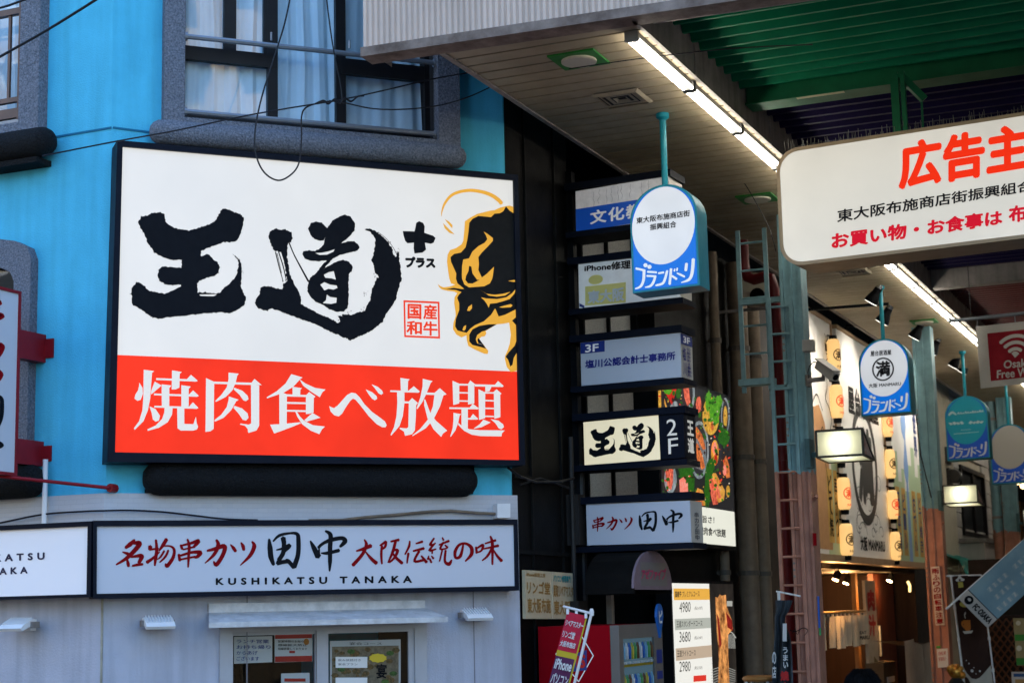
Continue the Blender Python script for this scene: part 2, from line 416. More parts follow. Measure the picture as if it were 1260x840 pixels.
# ---- chamfer window
W = MB(); sl = sx(199, 100); sr = sx(561, 140)
for x0, x1 in ((sl, uw[0]), (uw[2], sr)):
    W.slab(rq(x0, uw[1]-.12, x1, uw[3]+.25), CHW, -.02, .09)
W.slab(rq(uw[0]+.001, uw[3], uw[2]-.001, uw[3]+.25), CHW, -.02, .088)
W.slab(rq(uw[0]+.001, uw[1]-.12, uw[2]-.001, uw[1]), CHW, -.3, .087)
win = W.build('window', GRANITE, B)
r = MB(); room(r, CHW, uw, 0, -.9); r.build('room', ROOM, win, fix=False)
def hround(mb, a, c, rr, n=20):            # bolster with rounded ends
    a = Vector(a); c = Vector(c); d = (c-a).normalized(); L = (c-a).length
    prof = [(0, .0), (rr*.08, rr*.45), (rr*.3, rr*.75), (rr*.65, rr*.95), (rr, rr)]
    mb.lathe(a, d, prof+[(L*.33, rr), (L*.66, rr)]+[(L-p[0], p[1]) for p in prof[::-1]], n); mb.sm = True
zr = (CH(197, 162, .1).z+CH(560, 194, .1).z)/2
b = MB(); hround(b, cs(sx(184, 162)-.02, zr, .1), cs(sx(573, 195)-.04, zr, .1), .088); b.build('sill', GRANITE, win)
FR = -.1
def vb(mb, x, w_, y0=None, y1=None, o=FR, d=.05):    # vertical frame bar at pixel column x
    s_ = sx(x, 100); z0 = uw[1] if y1 is None else CH(x, y1, o).z; z1 = uw[3] if y0 is None else CH(x, y0, o).z
    mb.slab(rq(s_-w_/2, z0, s_+w_/2, z1), CHW, o-d, o)
f = MB()
vb(f, 227, .05); vb(f, 532, .05); vb(f, 340, .075); vb(f, 425, .075, o=FR-.01)
vb(f, 287, .09, y1=70, o=FR-.003, d=.04); vb(f, 333, .05, y1=80, o=FR-.003, d=.04)
def hb(mb, x0, x1, y, h_, o=FR, d=.05):
    z = (CH(x0, y, o).z+CH(x1, y, o).z)/2
    mb.slab(rq(sx(x0, 100), z-h_/2, sx(x1, 100), z+h_/2), CHW, o-d, o)
hb(f, 226, 345, 70, .1, FR+.004); hb(f, 425, 533, 87, .12, FR-.004)
hb(f, 226, 533, 158, .05, FR+.002)
f.build('window_frame', BROWN, win)
c = MB(); wavy(c, CHW, uw[0]+.03, uw[2]-.6, uw[1]+.02, uw[3], -.2); wavy(c, CHW, uw[2]-.66, uw[2]-.02, uw[1]+.02, uw[3], -.23, ph=1, amp=.018, wl=.2)
c.build('curtain', CURT, win, fix=False)
p = MB(); p.poly(rq(uw[0], uw[1], uw[2], uw[3]), CHW, FR-.03); p.build('pane', GLASS, win, fix=False)
rl = MB()
for (xa, ya), (xb, yb) in (((224, 43), (537, 77)), ((223, 136), (537, 164))):
    z = (CH(xa, ya, .05).z+CH(xb, yb, .05).z)/2
    rl.tube([cs(sx(222, 100), z, .03), cs(sx(538, 100), z, .03)], .02, 8)
    for s_ in (sx(222, 100)+.02, sx(538, 100)-.02): rl.lathe(cs(s_-.02, z, .03), CD, [(0, .032), (.04, .032)], 10)
for x, y in ((334, 50), (430, 60)): rl.bar(CH(x, y, .03), CH(x, y-10, .03), .012, .012)
rl.build('guard_rail', STEEL, win)
# small white sticker
# ---- sill of the floor below the billboard
z = CH(380, 590, .1).z
b = MB(); hround(b, cs(sx(172, 590), z, .1), cs(sx(580, 590), z, .1), .115)
b.slab(rq(sx(178, 590), ZB+.004, sx(576, 590), ZB+.03), CHW, 0, .1)
b.build('sill', DARKROLL, B, label='near black lower sill half hidden under the billboard')
# ---- left face upper window
W = MB(); xe = LF(59, 100).x
W.slab(rq(lw[2], lw[1]-.15, xe, lw[3]+.2), LFW, -.02, .1); W.slab(rq(lw[0]-.2, lw[1]-.15, lw[2]-.001, lw[1]), LFW, -.3, .098)
lwin = W.build('window', GRANITE, B, label='window with brown metal balcony railing')
r = MB(); room(r, LFW, lw, 0, -1.2); r.build('room', ROOM, lwin, fix=False)
z = LF(30, 178, .12).z
b = MB(); hround(b, (LF(66, 178, .12).x, LY-.12, z), (-11, LY-.12, z), .105)
b.box((-11, LY-.16, z-.15), (LF(52, 190, .1).x, LY-.0, z-.11))
b.build('sill', DARKROLL, lwin)
p = MB(); p.poly(rq(*lw), LFW, -.12); p.build('pane', GLASS, lwin, fix=False)
c = MB(); wavy(c, LFW, lw[0], lw[2], lw[1], lw[3], -.4); c.build('curtain', CURT, lwin, fix=False)
rb = MB()
def lbar(x0, y0, x1, y1, w_=.035, o=.03): rb.bar(LF(x0, y0, o), LF(x1, y1, o), w_, w_)
z0 = LF(15, 141, .03).z; z1 = LF(15, 25, .03).z
xr = LF(30, 60, .03).x
rb.bar((xr, LY-.03, z0-.05), (xr, LY-.03, z1+.35), .07, .05); rb.bar((-10.4, LY-.031, z0), (xr+.03, LY-.031, z0), .05, .07)
zt = LF(15, 16, .03).z; rb.bar((-10.4, LY-.03, zt), (xr, LY-.03, zt), .045, .045)
zm = LF(15, 124, .03).z; rb.bar((-10.4, LY-.032, zm), (xr, LY-.032, zm), .035, .035)
for i in range(18): rb.bar((xr-.13-.125*i, LY-.03, zm), (xr-.13-.125*i, LY-.03, zt), .02, .02)
for i in range(5):
    x = xr-.32-.5*i
    rb.tube([(x, LY-.035, zm+.1), (x-.12, LY-.035, zm+.35), (x-.05, LY-.035, zm+.6), (x-.2, LY-.035, zt-.05)], .012, 6)
rb.build('balcony_railing', RAILBROWN, lwin)
b = MB(); b.bar((-10.4, LY-.02, lw[1]+.02), (lw[2]-.02, LY-.02, lw[1]+.02), .06, .04); b.build('window_frame', STEEL, lwin)
# ---- left face arched window
xo = LF(47, 330).x; xi = la[2]; zt = la_top; zb = la[1]
cxa = -9.0; 
def arch(x1, zspring, ztop, n=10):
    hw = x1-cxa; pts = [(x1, zb-.12)]
    for i in range(n+1):
        t = i/n*pi; pts.append((cxa+hw*math.copysign(abs(cos(t))**.55, cos(t)), zspring+(ztop-zspring)*sin(t)**.8))
    return pts+[(2*cxa-x1, zb-.12)]
zo = LF(0, 293, .08).z
A1 = arch(xo, LF(47, 316, .08).z, zo+.04); A2 = arch(xi, LF(25, 345, .08).z, zt-.02)
W = MB()
for i in range(len(A1)-1):
    o4 = [A1[i], A1[i+1], A2[i+1], A2[i]]
    W.hexa([LFW(*q, -.02) for q in o4], [LFW(*q, .08) for q in o4])
awin = W.build('window', GRANITE, B, label='arched window half hidden by the upright sign')
r = MB(); room(r, LFW, la, -.003, -1.2); r.build('room', ROOM, awin, fix=False)
p = MB(); p.poly(rq(la[0], la[1], la[2], la[3]), LFW, -.05); p.build('pane', GLASS, awin, fix=False)
z = LF(30, 592, .12).z
b = MB(); hround(b, (LF(52, 592, .12).x, LY-.12, z), (-11, LY-.12, z), .115); b.box((-11, LY-.1, ZB+.005), (LF(35, 610).x, LY, ZB+.03)); b.build('sill', DARKROLL, awin)

# ---- service window and its awning
Wb = MB(); ow = .05
Wb.frame([(sw[0]-.07, sw[1]-.05), (sw[2]+.07, sw[1]-.05), (sw[2]+.07, sw[3]+.03), (sw[0]-.07, sw[3]+.03)], [(sw[0]+.02, sw[1]+.02), (sw[2]-.02, sw[1]+.02), (sw[2]-.02, sw[3]-.02), (sw[0]+.02, sw[3]-.02)], CHW, -.06, bo+.03)
swin = Wb.build('window', mat('white_aluminium', (.4, .41, .44), .4, var=.1), B, label='service window of two sliding glass sashes under a white awning')
r = MB(); room(r, CHW, sw, bo-.01, -1.3); r.build('room', ROOM, swin, fix=False)
smid0, smid1 = sx(386, 800), sx(401, 800)
f = MB()
f.frame([(sw[0]+.02, sw[1]+.02), (smid1, sw[1]+.02), (smid1, sw[3]-.02), (sw[0]+.02, sw[3]-.02)], [(sx(284, 790), sw[1]+.08), (smid0, sw[1]+.08), (smid0, sw[3]-.045), (sx(284, 790), sw[3]-.045)], CHW, -.01, .03)
f.frame([(smid0+.006, sw[1]+.02), (sw[2]-.02, sw[1]+.02), (sw[2]-.02, sw[3]-.02), (smid0+.006, sw[3]-.02)], [(smid1, sw[1]+.08), (sx(499, 790), sw[1]+.08), (sx(499, 790), sw[3]-.045), (smid1, sw[3]-.045)], CHW, .034, .06)
f.build('window_frame', mat('white_aluminium', (.6, .61, .63)), swin)
p = MB(); p.poly(rq(sw[0]+.03, sw[1]+.05, smid0+.01, sw[3]-.05), CHW, .01); p.poly(rq(smid1-.01, sw[1]+.05, sw[2]-.03, sw[3]-.05), CHW, .045); p.build('pane', GLASSD, swin, fix=False)
b = MB(); pw = CH
b.slab([(257, 742), (523, 738), (523, 750), (257, 754)], CH, bo, bo+.05)
aw = b.build('awning', WORNW, B)
l0 = CH(257, 755, bo+.05); l1 = CH(524, 751, bo+.05); l2 = CH(551, 761, .36); l3 = CH(257, 768.5, .36)
l3.z = l2.z = (l2.z+l3.z)/2; l0.z = l1.z = (l0.z+l1.z)/2
b = MB(); up = Vector((0, 0, .014)); b.hexa([l0, l1, l2, l3], [l0+up, l1+up, l2+up, l3+up])
dz = Vector((0, 0, -.02)); b.hexa([l3-CN*.01+dz, l2-CN*.01+dz, l2+dz, l3+dz], [l3-CN*.01, l2-CN*.01, l2, l3])
b.build('awning_sheet', WORNW, aw)
# junction box
b = MB(); b.slab([(612, 619.5), (628, 619), (628, 636.5), (612, 637)], CH, bo, bo+.09); b.build('junction_box', WHITEP, B)
b = MB(); b.tube([CH(420, 639.5, .09), CH(450, 636, .08), CH(487, 633, .08), CH(530, 629, .08), CH(555, 628, .08), CH(590, 631, .09), CH(613, 632, .1)], .011, 8)
b.tube([CH(420, 639.5, .09), CH(380, 640, .1)], .011, 8); b.sm = True
b.build('cable_duct', PIPE, B)
b = MB(); p = LF(56, 565, .09); q = LF(55, 644, .09); b.tube([p, (p.x, p.y, q.z)], .018, 10); b.sm = True; b.build('downpipe', WHITEP, B)

# papers inside the service window
def paper(name, label, q, pf, o, paint, base=None, cat='notice', group=None):
    b = MB(); b.slab(q, pf, o-.004, o); r = b.build(name, base or mat('paper', (.7, .69, .66), .8), None); tag(r, label, cat, group)
    for nm, mt, fn in paint:
        k = MB(); fn(k); 
        if k.v: k.build(nm, mt, r, fix=False)
    return r
BLUEINK = mat('blue_ink', (.02, .05, .25), .5); REDINK = mat('red_ink', (.45, .015, .01), .5); GREYINK = mat('grey_ink', (.12, .12, .13), .6)
po = .004
def pp(k):
    for i, (s_, y) in enumerate((('ランチ営業', 786), ('お持ち帰り', 793), ('からあげ', 800), ('ございます', 807))):
        text(k, s_, rq(291, y, 291+(40, 42, 26, 28)[i], y+5), CH, po+.003, .01)
paper('handwritten_notice', 'white handwritten notice in the left sash of the service window', [(288, 783), (335, 782), (335, 814), (288, 816)], CH, po, [('lettering', BLUEINK, pp)])
def rp(k): k.slab([(338.5, 780.5), (384, 779.5), (384, 784.5), (338.5, 785.5)], CH, po, po+.002); k.slab([(338.5, 807), (384, 806), (384, 813), (338.5, 814)], CH, po, po+.002); k.slab(rq(356, 800, 363, 803), CH, po, po+.002)
def rt(k): 
    for y in (787, 791.5, 796): text(k, ('営業時間のお知らせ', '感染拡大防止', '短縮営業しております')[int((y-787)/4.5)], rq(342, y, 378, y+3), CH, po+.003, .01)
paper('printed_notice', 'white printed notice with red bands in the left sash of the service window', [(338, 780), (384.5, 779), (384.5, 813), (338, 814.5)], CH, po, [('red_band', REDINK, rp), ('lettering', INK, rt), ('seal', mat('orange_ink', (.5, .18, .02)), lambda k: k.poly([(377+3.5*cos(t*pi/6), 789+4*sin(t*pi/6)) for t in range(12)], CH, po+.004))])
paper('small_notice', 'small white notice with a red band low in the left sash', [(346, 828), (381, 827), (381, 850), (346, 851)], CH, po, [('red_band', REDINK, lambda k: k.slab(rq(350, 834, 376, 838), CH, po, po+.002)), ('lettering', INK, lambda k: text(k, '営業中', rq(350, 841, 376, 847), CH, po+.003))])
def fm(k):
    for i in range(46):
        x = 409+80*random.random(); y = 797+50*random.random(); r_ = 2+3.5*random.random()
        k.poly([(x+r_*cos(t*pi/4), y+r_*.7*sin(t*pi/4)) for t in range(8)], CH, .043+random.random()*.0015)
FOODB = mat('printed_food', (.32, .16, .05), .6, var=.9, vs=60, col2=(.03, .05, .02)); FOODG = mat('printed_greens', (.08, .16, .03), .6, var=.8, vs=70)
paper('food_poster', 'food poster with menu boxes in the right sash of the service window', [(406, 788), (493, 786), (493, 860), (406, 862)], CH, .038,
      [('picture', mat('poster_tan', (.35, .27, .17), .6, var=.6, vs=30), lambda k: k.slab([(408.5, 795), (490.5, 793.5), (490.5, 858), (408.5, 860)], CH, .038, .04)),
       ('dishes', FOODB, fm), ('greens', FOODG, lambda k: [k.poly([(x+5*cos(t*pi/4), y+3*sin(t*pi/4)) for t in range(8)], CH, .0455) for x, y in ((420, 823), (480, 803), (484, 828), (432, 801), (474, 838))]),
       ('price_box', mat('paper_white', (.7, .7, .68), .7), lambda k: (k.slab(rq(413, 807.5, 452, 821), CH, .04, .0465), k.slab(rq(413, 833, 452, 846), CH, .04, .0465))),
       ('burst', mat('yellow_ink', (.6, .45, .03), .6), lambda k: k.poly([(465+(10+1.5*(t % 2))*cos(t*pi/10), 809+(5+.8*(t % 2))*sin(t*pi/10)) for t in range(20)], CH, .047)),
       ('lettering', INK, lambda k: (text(k, '宴', rq(463, 816, 476, 834), CH, .0475, .02), text(k, '宴会コース', rq(430, 789.5, 470, 793), CH, .041), text(k, '飲み放題付き', rq(416, 810, 444, 813), CH, .047), text(k, '宴会プラン', rq(416, 815, 440, 818), CH, .047)))], cat='poster')

# ================================================================== wall lamps
def wall_lamp(P, label):
    o = P(0, 0, 0); t = thing('wall_lamp', label, 'lamp', o, 'white floodlights on the plaster wall')
    b = MB(); b.slab(rq(-.03, -.03, .03, .035), P, 0, .06); b.slab(rq(-.012, .0, .012, .02), P, .06, .12); b.build('mount', WHITEP, t)
    b = MB()
    prof = [(.075, .045), (.11, .05), (.2, .015), (.235, -.012), (.22, -.03), (.08, .018)]
    n = len(prof)
    vs = [P(-.095, z, o_) for o_, z in prof]+[P(.095, z, o_) for o_, z in prof]
    b.add(vs, [tuple(range(n))[::-1], tuple(range(n, 2*n))]+[(i, (i+1) % n, n+(i+1) % n, n+i) for i in range(n)])
    for i in range(9):      # cooling fins
        x = -.08+.02*i; b.hexa([P(x-.003, .012, .2), P(x+.003, .012, .2), P(x+.003, .052, .11), P(x-.003, .052, .11)], [P(x-.003, .022, .206), P(x+.003, .022, .206), P(x+.003, .062, .116), P(x-.003, .062, .116)])
    b.build('lamp_head', WHITEP, t)
    for s_ in (-1, 1): b = MB(); b.slab(rq(s_*.102-.006, -.012, s_*.102+.006, .03), P, .06, .14); b.build('bracket', CONC, t)
def LocAt(p, ex): return Loc(p, ex, (0, 0, 1))
wall_lamp(LocAt(CH(190, 768, bo), CD), 'white wall floodlight between the building edge and the awning')
wall_lamp(LocAt(CH(577, 758, bo), CD), 'white wall floodlight to the right of the awning')
wall_lamp(LocAt(LF(40, 770, bo), (1, 0, 0)), 'white wall floodlight under the narrow left sign, on the side wall')

# ================================================================== big billboard
t = thing('billboard', 'huge lit white and red barbecue billboard with black brush lettering and a bull', 'billboard', CH(390, 570, .1))
oT = [(144.5, 172.5), (637.5, 215), (646.5, 572), (132, 568)]; iT = [(151, 180), (632.3, 221.5), (640, 565.7), (141.7, 556)]
BO = .26
b = MB(); b.frame(oT, iT, CH, .04, BO); b.slab(iT, CH, .05, BO-.05); b.build('cabinet', NAVY, t)
for x, y in ((200, 570), (390, 570), (580, 571)): b = MB(); b.bar(CH(x, y, .16), CH(x, y+14, .02), .04, .04); b.build('mounting_bracket', BLACK, t)
PB = BO-.025; LB = PB+.002
def iq(ty0, ty1):   # inner quad between fractional heights left/right pixel y
    return [(151-9.3*(ty0[0]-180)/376, ty0[0]), (632.3+7.7*(ty0[1]-221.5)/344.2, ty0[1]), (632.3+7.7*(ty1[1]-221.5)/344.2, ty1[1]), (151-9.3*(ty1[0]-180)/376, ty1[0])]
b = MB(); b.slab(iq((180, 221.5), (436.5, 457)), CH, BO-.05, PB); b.build('white_panel', LITW, t)
b = MB(); b.slab(iq((436.5, 457), (556, 565.7)), CH, BO-.05, PB); b.build('red_panel', LITRED, t)
OU = [(105,150),(125,110),(165,105),(200,88),(250,86),(272,95),(285,150),(330,180),(370,195),(430,203),(500,185),(565,160),(600,142),(625,100),(650,60),(690,68),(735,88),(770,100),(790,130),(778,190),(755,250),(738,275),(705,278),(655,278),(620,290),(575,308),(512,335),(512,370),(545,355),(575,365),(592,392),(615,405),(633,440),(625,475),(600,492),(550,508),(500,525),(488,545),(488,605),(540,600),(610,610),(640,600),(655,575),(690,550),(725,515),(745,470),(755,420),(745,385),(715,355),(735,368),(762,395),(775,430),(772,500),(768,560),(785,600),(800,635),(795,680),(765,705),(700,738),(640,730),(540,738),(420,750),(300,762),(235,772),(200,765),(150,735),(120,710),(70,685),(60,650),(65,625),(58,605),(65,570),(95,532),(140,555),(170,590),(230,602),(280,610),(330,590),(380,565),(380,552),(330,556),(275,548),(240,525),(228,490),(240,455),(265,432),(310,438),(385,442),(385,390),(330,397),(280,380),(210,345),(170,290),(145,225),(115,180)]
OUH = [[(500,616),(600,614),(612,619),(590,627),(508,625)]]
DA = [(125,175),(135,145),(170,128),(205,138),(228,135),(268,155),(272,190),(264,212),(245,215),(240,260),(238,300),(245,345),(258,410),(275,455),(295,490),(318,530),(327,575),(325,585),(380,620),(440,650),(500,675),(545,700),(560,690),(545,655),(575,665),(570,650),(610,648),(625,655),(670,637),(715,630),(720,600),(745,560),(752,500),(770,460),(782,430),(795,425),(775,395),(765,355),(750,320),(762,290),(770,250),(775,210),(770,185),(745,155),(710,133),(740,130),(780,145),(825,185),(850,210),(875,245),(885,280),(895,310),(905,290),(915,265),(920,310),(930,380),(935,440),(915,500),(900,560),(870,610),(845,640),(820,695),(760,745),(700,775),(665,790),(625,808),(570,785),(480,745),(400,705),(320,680),(240,650),(160,620),(130,615),(118,628),(80,622),(55,605),(42,580),(50,555),(75,530),(72,495),(85,482),(130,480),(175,492),(210,502),(215,465),(240,448),(232,410),(222,350),(212,300),(200,272),(160,264),(140,225)]
DD = [(365,130),(385,95),(415,87),(450,95),(480,125),(495,110),(515,80),(550,60),(590,45),(625,58),(652,95),(650,140),(620,175),(590,200),(562,222),(610,207),(645,207),(672,225),(678,245),(665,265),(610,278),(555,292),(520,310),(500,330),(478,355),(460,378),(490,355),(540,330),(580,320),(615,330),(638,360),(635,385),(615,405),(612,460),(612,560),(607,610),(585,632),(540,635),(490,618),(450,590),(410,572),(380,545),(362,510),(365,470),(378,430),(400,410),(420,395),(450,350),(478,325),(430,328),(380,325),(345,310),(332,285),(340,265),(375,262),(408,265),(440,250),(460,225),(470,180),(462,200),(440,207),(410,195),(380,170)]
DH = [[(410,278),(450,276),(490,268),(528,255),(520,270),(480,288),(435,290)],[(462,410),(490,395),(522,388),(530,420),(535,440),(510,432),(470,428)],[(440,470),(465,455),(500,470),(540,475),(545,490),(520,500),(490,495),(465,505),(455,490)],[(480,530),(500,545),(540,550),(538,580),(505,587),(455,582),(475,565)]]
DST = [[(168,272,7),(192,370,6),(215,452,4)],[(187,272,7),(215,360,7),(234,445,5)],[(205,274,6),(228,350,6),(244,430,5)],[(178,280,4),(205,400,3)],[(250,214,8),(275,275,7),(300,325,8),(368,450,12)],[(790,150,3),(840,190,3),(880,240,3),(905,285,4)],[(548,440,4),(552,520,3)],[(572,515,7),(572,535,7)],[(598,520,5),(598,540,5)]]
def rough(L, amp, rnd):
    out = []
    for i, p in enumerate(L):
        q = L[(i+1) % len(L)]; d = math.hypot(q[0]-p[0], q[1]-p[1]); n = max(1, int(d/7))
        for k in range(n):
            t_ = k/n; out.append((p[0]+(q[0]-p[0])*t_+rnd.uniform(-amp, amp), p[1]+(q[1]-p[1])*t_+rnd.uniform(-amp, amp)))
    return out
def oudo(mb, pO, pD, o):
    rn = random.Random(4)
    mb.poly(rough(OU, 3.6, rn), pO, o, OUH); mb.poly(rough(DA, 3.8, rn), pD, o); mb.poly(rough(DD, 2.2, rn), pD, o+.0004, DH)
    for k in range(46):      # spatter and dry bristle ends
        x, y = rn.choice(((600, 145), (620, 290), (745, 380), (770, 470), (500, 600), (60, 610), (70, 680))); x += rn.uniform(-16, 16); y += rn.uniform(-9, 9); a_2 = rn.uniform(1, 2.8)
        mb.poly([(x-a_2*2, y), (x, y-a_2*.6), (x+a_2*2, y), (x, y+a_2*.6)], pO, o+.0003)
    for k in range(60):
        x, y = rn.choice(((905, 280), (880, 230), (775, 410), (720, 520), (560, 680), (620, 650), (225, 460), (700, 630), (915, 270))); x += rn.uniform(-16, 16); y += rn.uniform(-22, 22); a_2 = rn.uniform(1, 3)
        mb.poly([(x-a_2*.8, y-a_2), (x+a_2*.6, y-a_2*1.6), (x+a_2, y+a_2), (x-a_2*.3, y+a_2*1.8)], pD, o+.0003)
    for s_ in DST: mb.stroke(s_, pD, o+.0002)
b = MB(); oudo(b, at(CH, 150, 245, 5.25), at(CH, 305, 255, 4.94), LB)
k3 = at(CH, 490, 225, 7); k4 = at(CH, 490, 340, 7)
b.poly([(40,415),(140,418),(150,375),(155,345),(180,330),(215,345),(228,375),(225,430),(270,445),(300,455),(322,475),(305,515),(280,525),(230,515),(240,575),(210,600),(140,608),(133,565),(135,515),(80,520),(60,500),(45,450)], k3, LB)
text(b, 'プラス', [(60,632),(320,642),(322,735),(60,730)], k3, LB, .075)
b.build('brush_lettering', INK, t, fix=False)
# mincho lettering on the red band
A5 = at(CH, 155, 445, 7.412); A6 = at(CH, 315, 450, 7.412); A7 = at(CH, 470, 455, 7.412)
M5 = [[(122,190),(150,235),(155,290),(135,345),(105,355),(78,335),(85,300),(110,260),(118,225)],[(162,72),(258,84),(238,100),(230,200),(222,330),(200,440),(160,540),(80,620),(72,605),(120,540),(150,440),(158,330),(160,200)],[(262,180),(325,215),(230,298),(228,270)],[(215,405),(270,430),(310,490),(300,535),(270,545),(245,525),(235,470)],[(275,148),(555,158),(593,118),(655,172),(640,180),(275,165)],[(420,78),(510,92),(490,110),(487,235),(455,250),(417,252)],[(325,205),(415,215),(395,240),(395,410),(327,410)],[(505,212),(592,225),(572,245),(572,410),(505,410)],[(255,288),(575,298),(612,260),(665,310),(650,318),(575,316),(255,304)],[(258,400),(575,408),(610,368),(662,420),(645,428),(258,416)],[(352,415),(425,420),(420,480),(380,550),(300,600),(200,628),(195,615),(270,580),(330,520),(350,460)],[(467,420),(532,425),(532,565),(615,568),(638,498),(645,560),(658,590),(648,615),(615,626),(500,626),(470,605)],
[(730,148),(805,182),(800,610),(770,632),(725,638)],[(1140,205),(1215,215),(1215,580),(1190,625),(1115,648),(1110,610),(1085,582),(1038,570),(1045,562),(1120,572),(1142,560)],[(800,180),(1145,190),(1172,155),(1238,212),(1140,210),(800,200)],[(935,98),(1030,108),(1015,125),(1000,190),(970,260),(910,320),(820,365),(815,355),(870,300),(920,230),(935,160)],[(985,235),(1060,262),(1110,310),(1118,340),(1095,358),(1070,350),(1035,300),(982,250)],[(938,315),(1028,345),(1005,360),(960,440),(890,510),(810,545),(805,532),(870,480),(920,410),(935,350)],[(990,400),(1060,425),(1110,470),(1118,510),(1095,535),(1065,528),(1030,475),(980,418)]]
M6 = [[(322,75),(425,105),(405,118),(340,190),(250,245),(100,295),(98,285),(190,230),(270,160)],[(395,120),(450,160),(540,200),(635,215),(605,240),(582,285),(510,240),(430,180)],[(333,190),(420,203),(405,215),(403,265),(333,265)],[(212,240),(240,240),(282,260),(280,530),(213,535)],[(275,258),(460,265),(460,283),(275,278)],[(280,328),(455,332),(455,348),(280,345)],[(280,400),(455,404),(455,420),(280,416)],[(455,268),(485,238),(543,280),(527,292),(525,425),(485,437),(455,438)],[(128,535),(215,530),(280,525),(400,513),(410,522),(330,555),(210,600),(165,615)],[(358,415),(375,420),(400,460),(440,500),(520,540),(630,552),(600,580),(578,622),(500,590),(420,530),(375,460)],[(515,428),(588,472),(460,508),(440,495)],
[(668,365),(685,375),(712,385),(745,360),(790,310),(830,265),(870,243),(910,250),(945,285),(990,350),(1060,420),(1130,470),(1175,505),(1192,540),(1180,560),(1150,558),(1100,530),(1030,460),(960,370),(910,310),(885,298),(862,315),(820,375),(785,435),(755,460),(715,450),(680,415)],[(1000,213),(1060,240),(1100,275),(1105,300),(1085,313),(1060,300),(1025,255)],[(1053,167),(1110,190),(1150,225),(1160,250),(1142,263),(1118,250),(1085,205)]]
M7 = [[(168,72),(253,85),(238,100),(235,205),(172,200)],[(75,185),(240,190),(290,148),(345,195),(335,207),(75,200)],[(137,200),(205,205),(205,300),(190,420),(160,510),(85,597),(78,590),(110,520),(132,420),(140,300)],[(205,285),(245,287),(275,255),(328,300),(312,320),(308,430),(300,550),(275,585),(210,600),(200,560),(160,535),(165,527),(225,532),(240,520),(245,305),(205,302)],[(372,80),(463,102),(445,115),(410,205),(370,290),(322,358),(315,350),(350,250),(370,150)],[(405,205),(480,208),(528,165),(590,222),(560,232),(530,330),(470,450),(400,530),(280,602),(275,597),(350,535),(420,450),(465,330),(478,228),(400,225)],[(385,265),(395,270),(440,390),(490,460),(595,552),(555,580),(540,610),(470,540),(415,440),(385,320)],
[(643,98),(705,125),(705,305),(655,318),(650,318)],[(700,125),(785,127),(805,95),(850,130),(842,135),(842,305),(785,315),(785,142),(700,142)],[(700,200),(785,203),(785,215),(700,213)],[(700,275),(785,278),(785,290),(700,288)],[(615,340),(800,342),(828,308),(885,350),(875,358),(615,355)],[(725,350),(783,350),(783,540),(725,520)],[(783,437),(805,437),(830,400),(878,445),(868,452),(783,452)],[(652,390),(722,402),(708,415),(695,480),(670,550),(628,608),(622,605),(645,530),(652,450)],[(695,480),(740,520),(800,540),(900,548),(1122,550),(1095,575),(1090,605),(900,602),(820,590),(750,555),(695,500)],[(845,130),(1030,135),(1058,100),(1110,145),(1100,155),(845,150)],[(942,150),(1000,150),(980,195),(942,198)],[(880,175),(942,205),(940,440),(885,455)],[(935,200),(1015,203),(1045,175),(1090,215),(1078,225),(1080,430),(1025,445),(1020,215),(935,215)],[(940,272),(1022,275),(1022,287),(940,285)],[(940,342),(1022,345),(1022,357),(940,355)],[(940,415),(1022,418),(1022,430),(940,428)],[(925,452),(992,478),(910,520),(842,535),(840,530),(890,495)],[(990,447),(1060,460),(1105,495),(1112,520),(1090,540),(1065,532),(1035,485)]]
b = MB()
for pf, L in ((A5, M5), (A6, M6), (A7, M7)):
    for i, p in enumerate(L): b.poly(p, pf, LB+.0002*(i % 9))
b.build('lettering', LITLET, t, fix=False)
# bull emblem
c3 = lambda L: [(490+x/7, 225+y/7) for x, y in L]
c4 = lambda L: [(490+x/7, 340+y/7) for x, y in L]
b = MB(); o = LB
b.stroke([(372,290,2),(378,240,12),(400,180,20),(450,115,24),(520,80,26),(620,65,28),(720,78,30),(800,105,32),(860,145,34),(890,178,32)], k3, o)
b.poly([(400,312),(440,335),(468,365),(465,392),(445,370),(420,340)], k3, o); b.poly([(385,345),(410,370),(450,410),(488,445),(440,430),(400,390)], k3, o)
sil = c3([(995,208),(960,196),(930,200),(880,212),(830,235),(790,240),(680,268),(620,300),(575,330),(570,400),(560,500),(545,530),(500,560),(445,580),(425,620),(420,680),(430,760)])+c4([(440,20),(455,60),(490,72),(440,88),(390,94),(365,85),(340,66),(352,92),(375,112),(430,125),(480,130),(508,145),(485,180),(482,230),(492,300),(495,340),(475,400),(472,455),(500,500),(545,525),(587,507),(590,545),(603,598),(660,630),(740,665),(770,668),(776,640),(755,615),(735,585),(700,592),(690,550),(715,520),(745,515),(760,490),(752,470),(850,412),(900,408),(955,398),(970,500),(960,580),(940,640),(920,685),(918,710),(935,780),(970,822),(1010,815),(1031,803),(1030,650),(1025,440),(1021,300),(1015,100)])
b.poly(sil, CH, o)
EM = b.build('bull_emblem', GOLD, t, fix=False)
b = MB(); o = LB+.001
H1 = c3([(735,420),(770,440),(815,475),(815,500),(770,550),(720,600),(690,640),(695,700),(690,750),(720,815),(760,785),(825,722),(815,800)])+c4([(810,20),(790,60),(740,85),(610,95),(570,70),(550,20)])+c3([(548,790),(550,720),(560,660),(610,650),(640,590),(690,545),(745,515),(768,485),(755,450)])
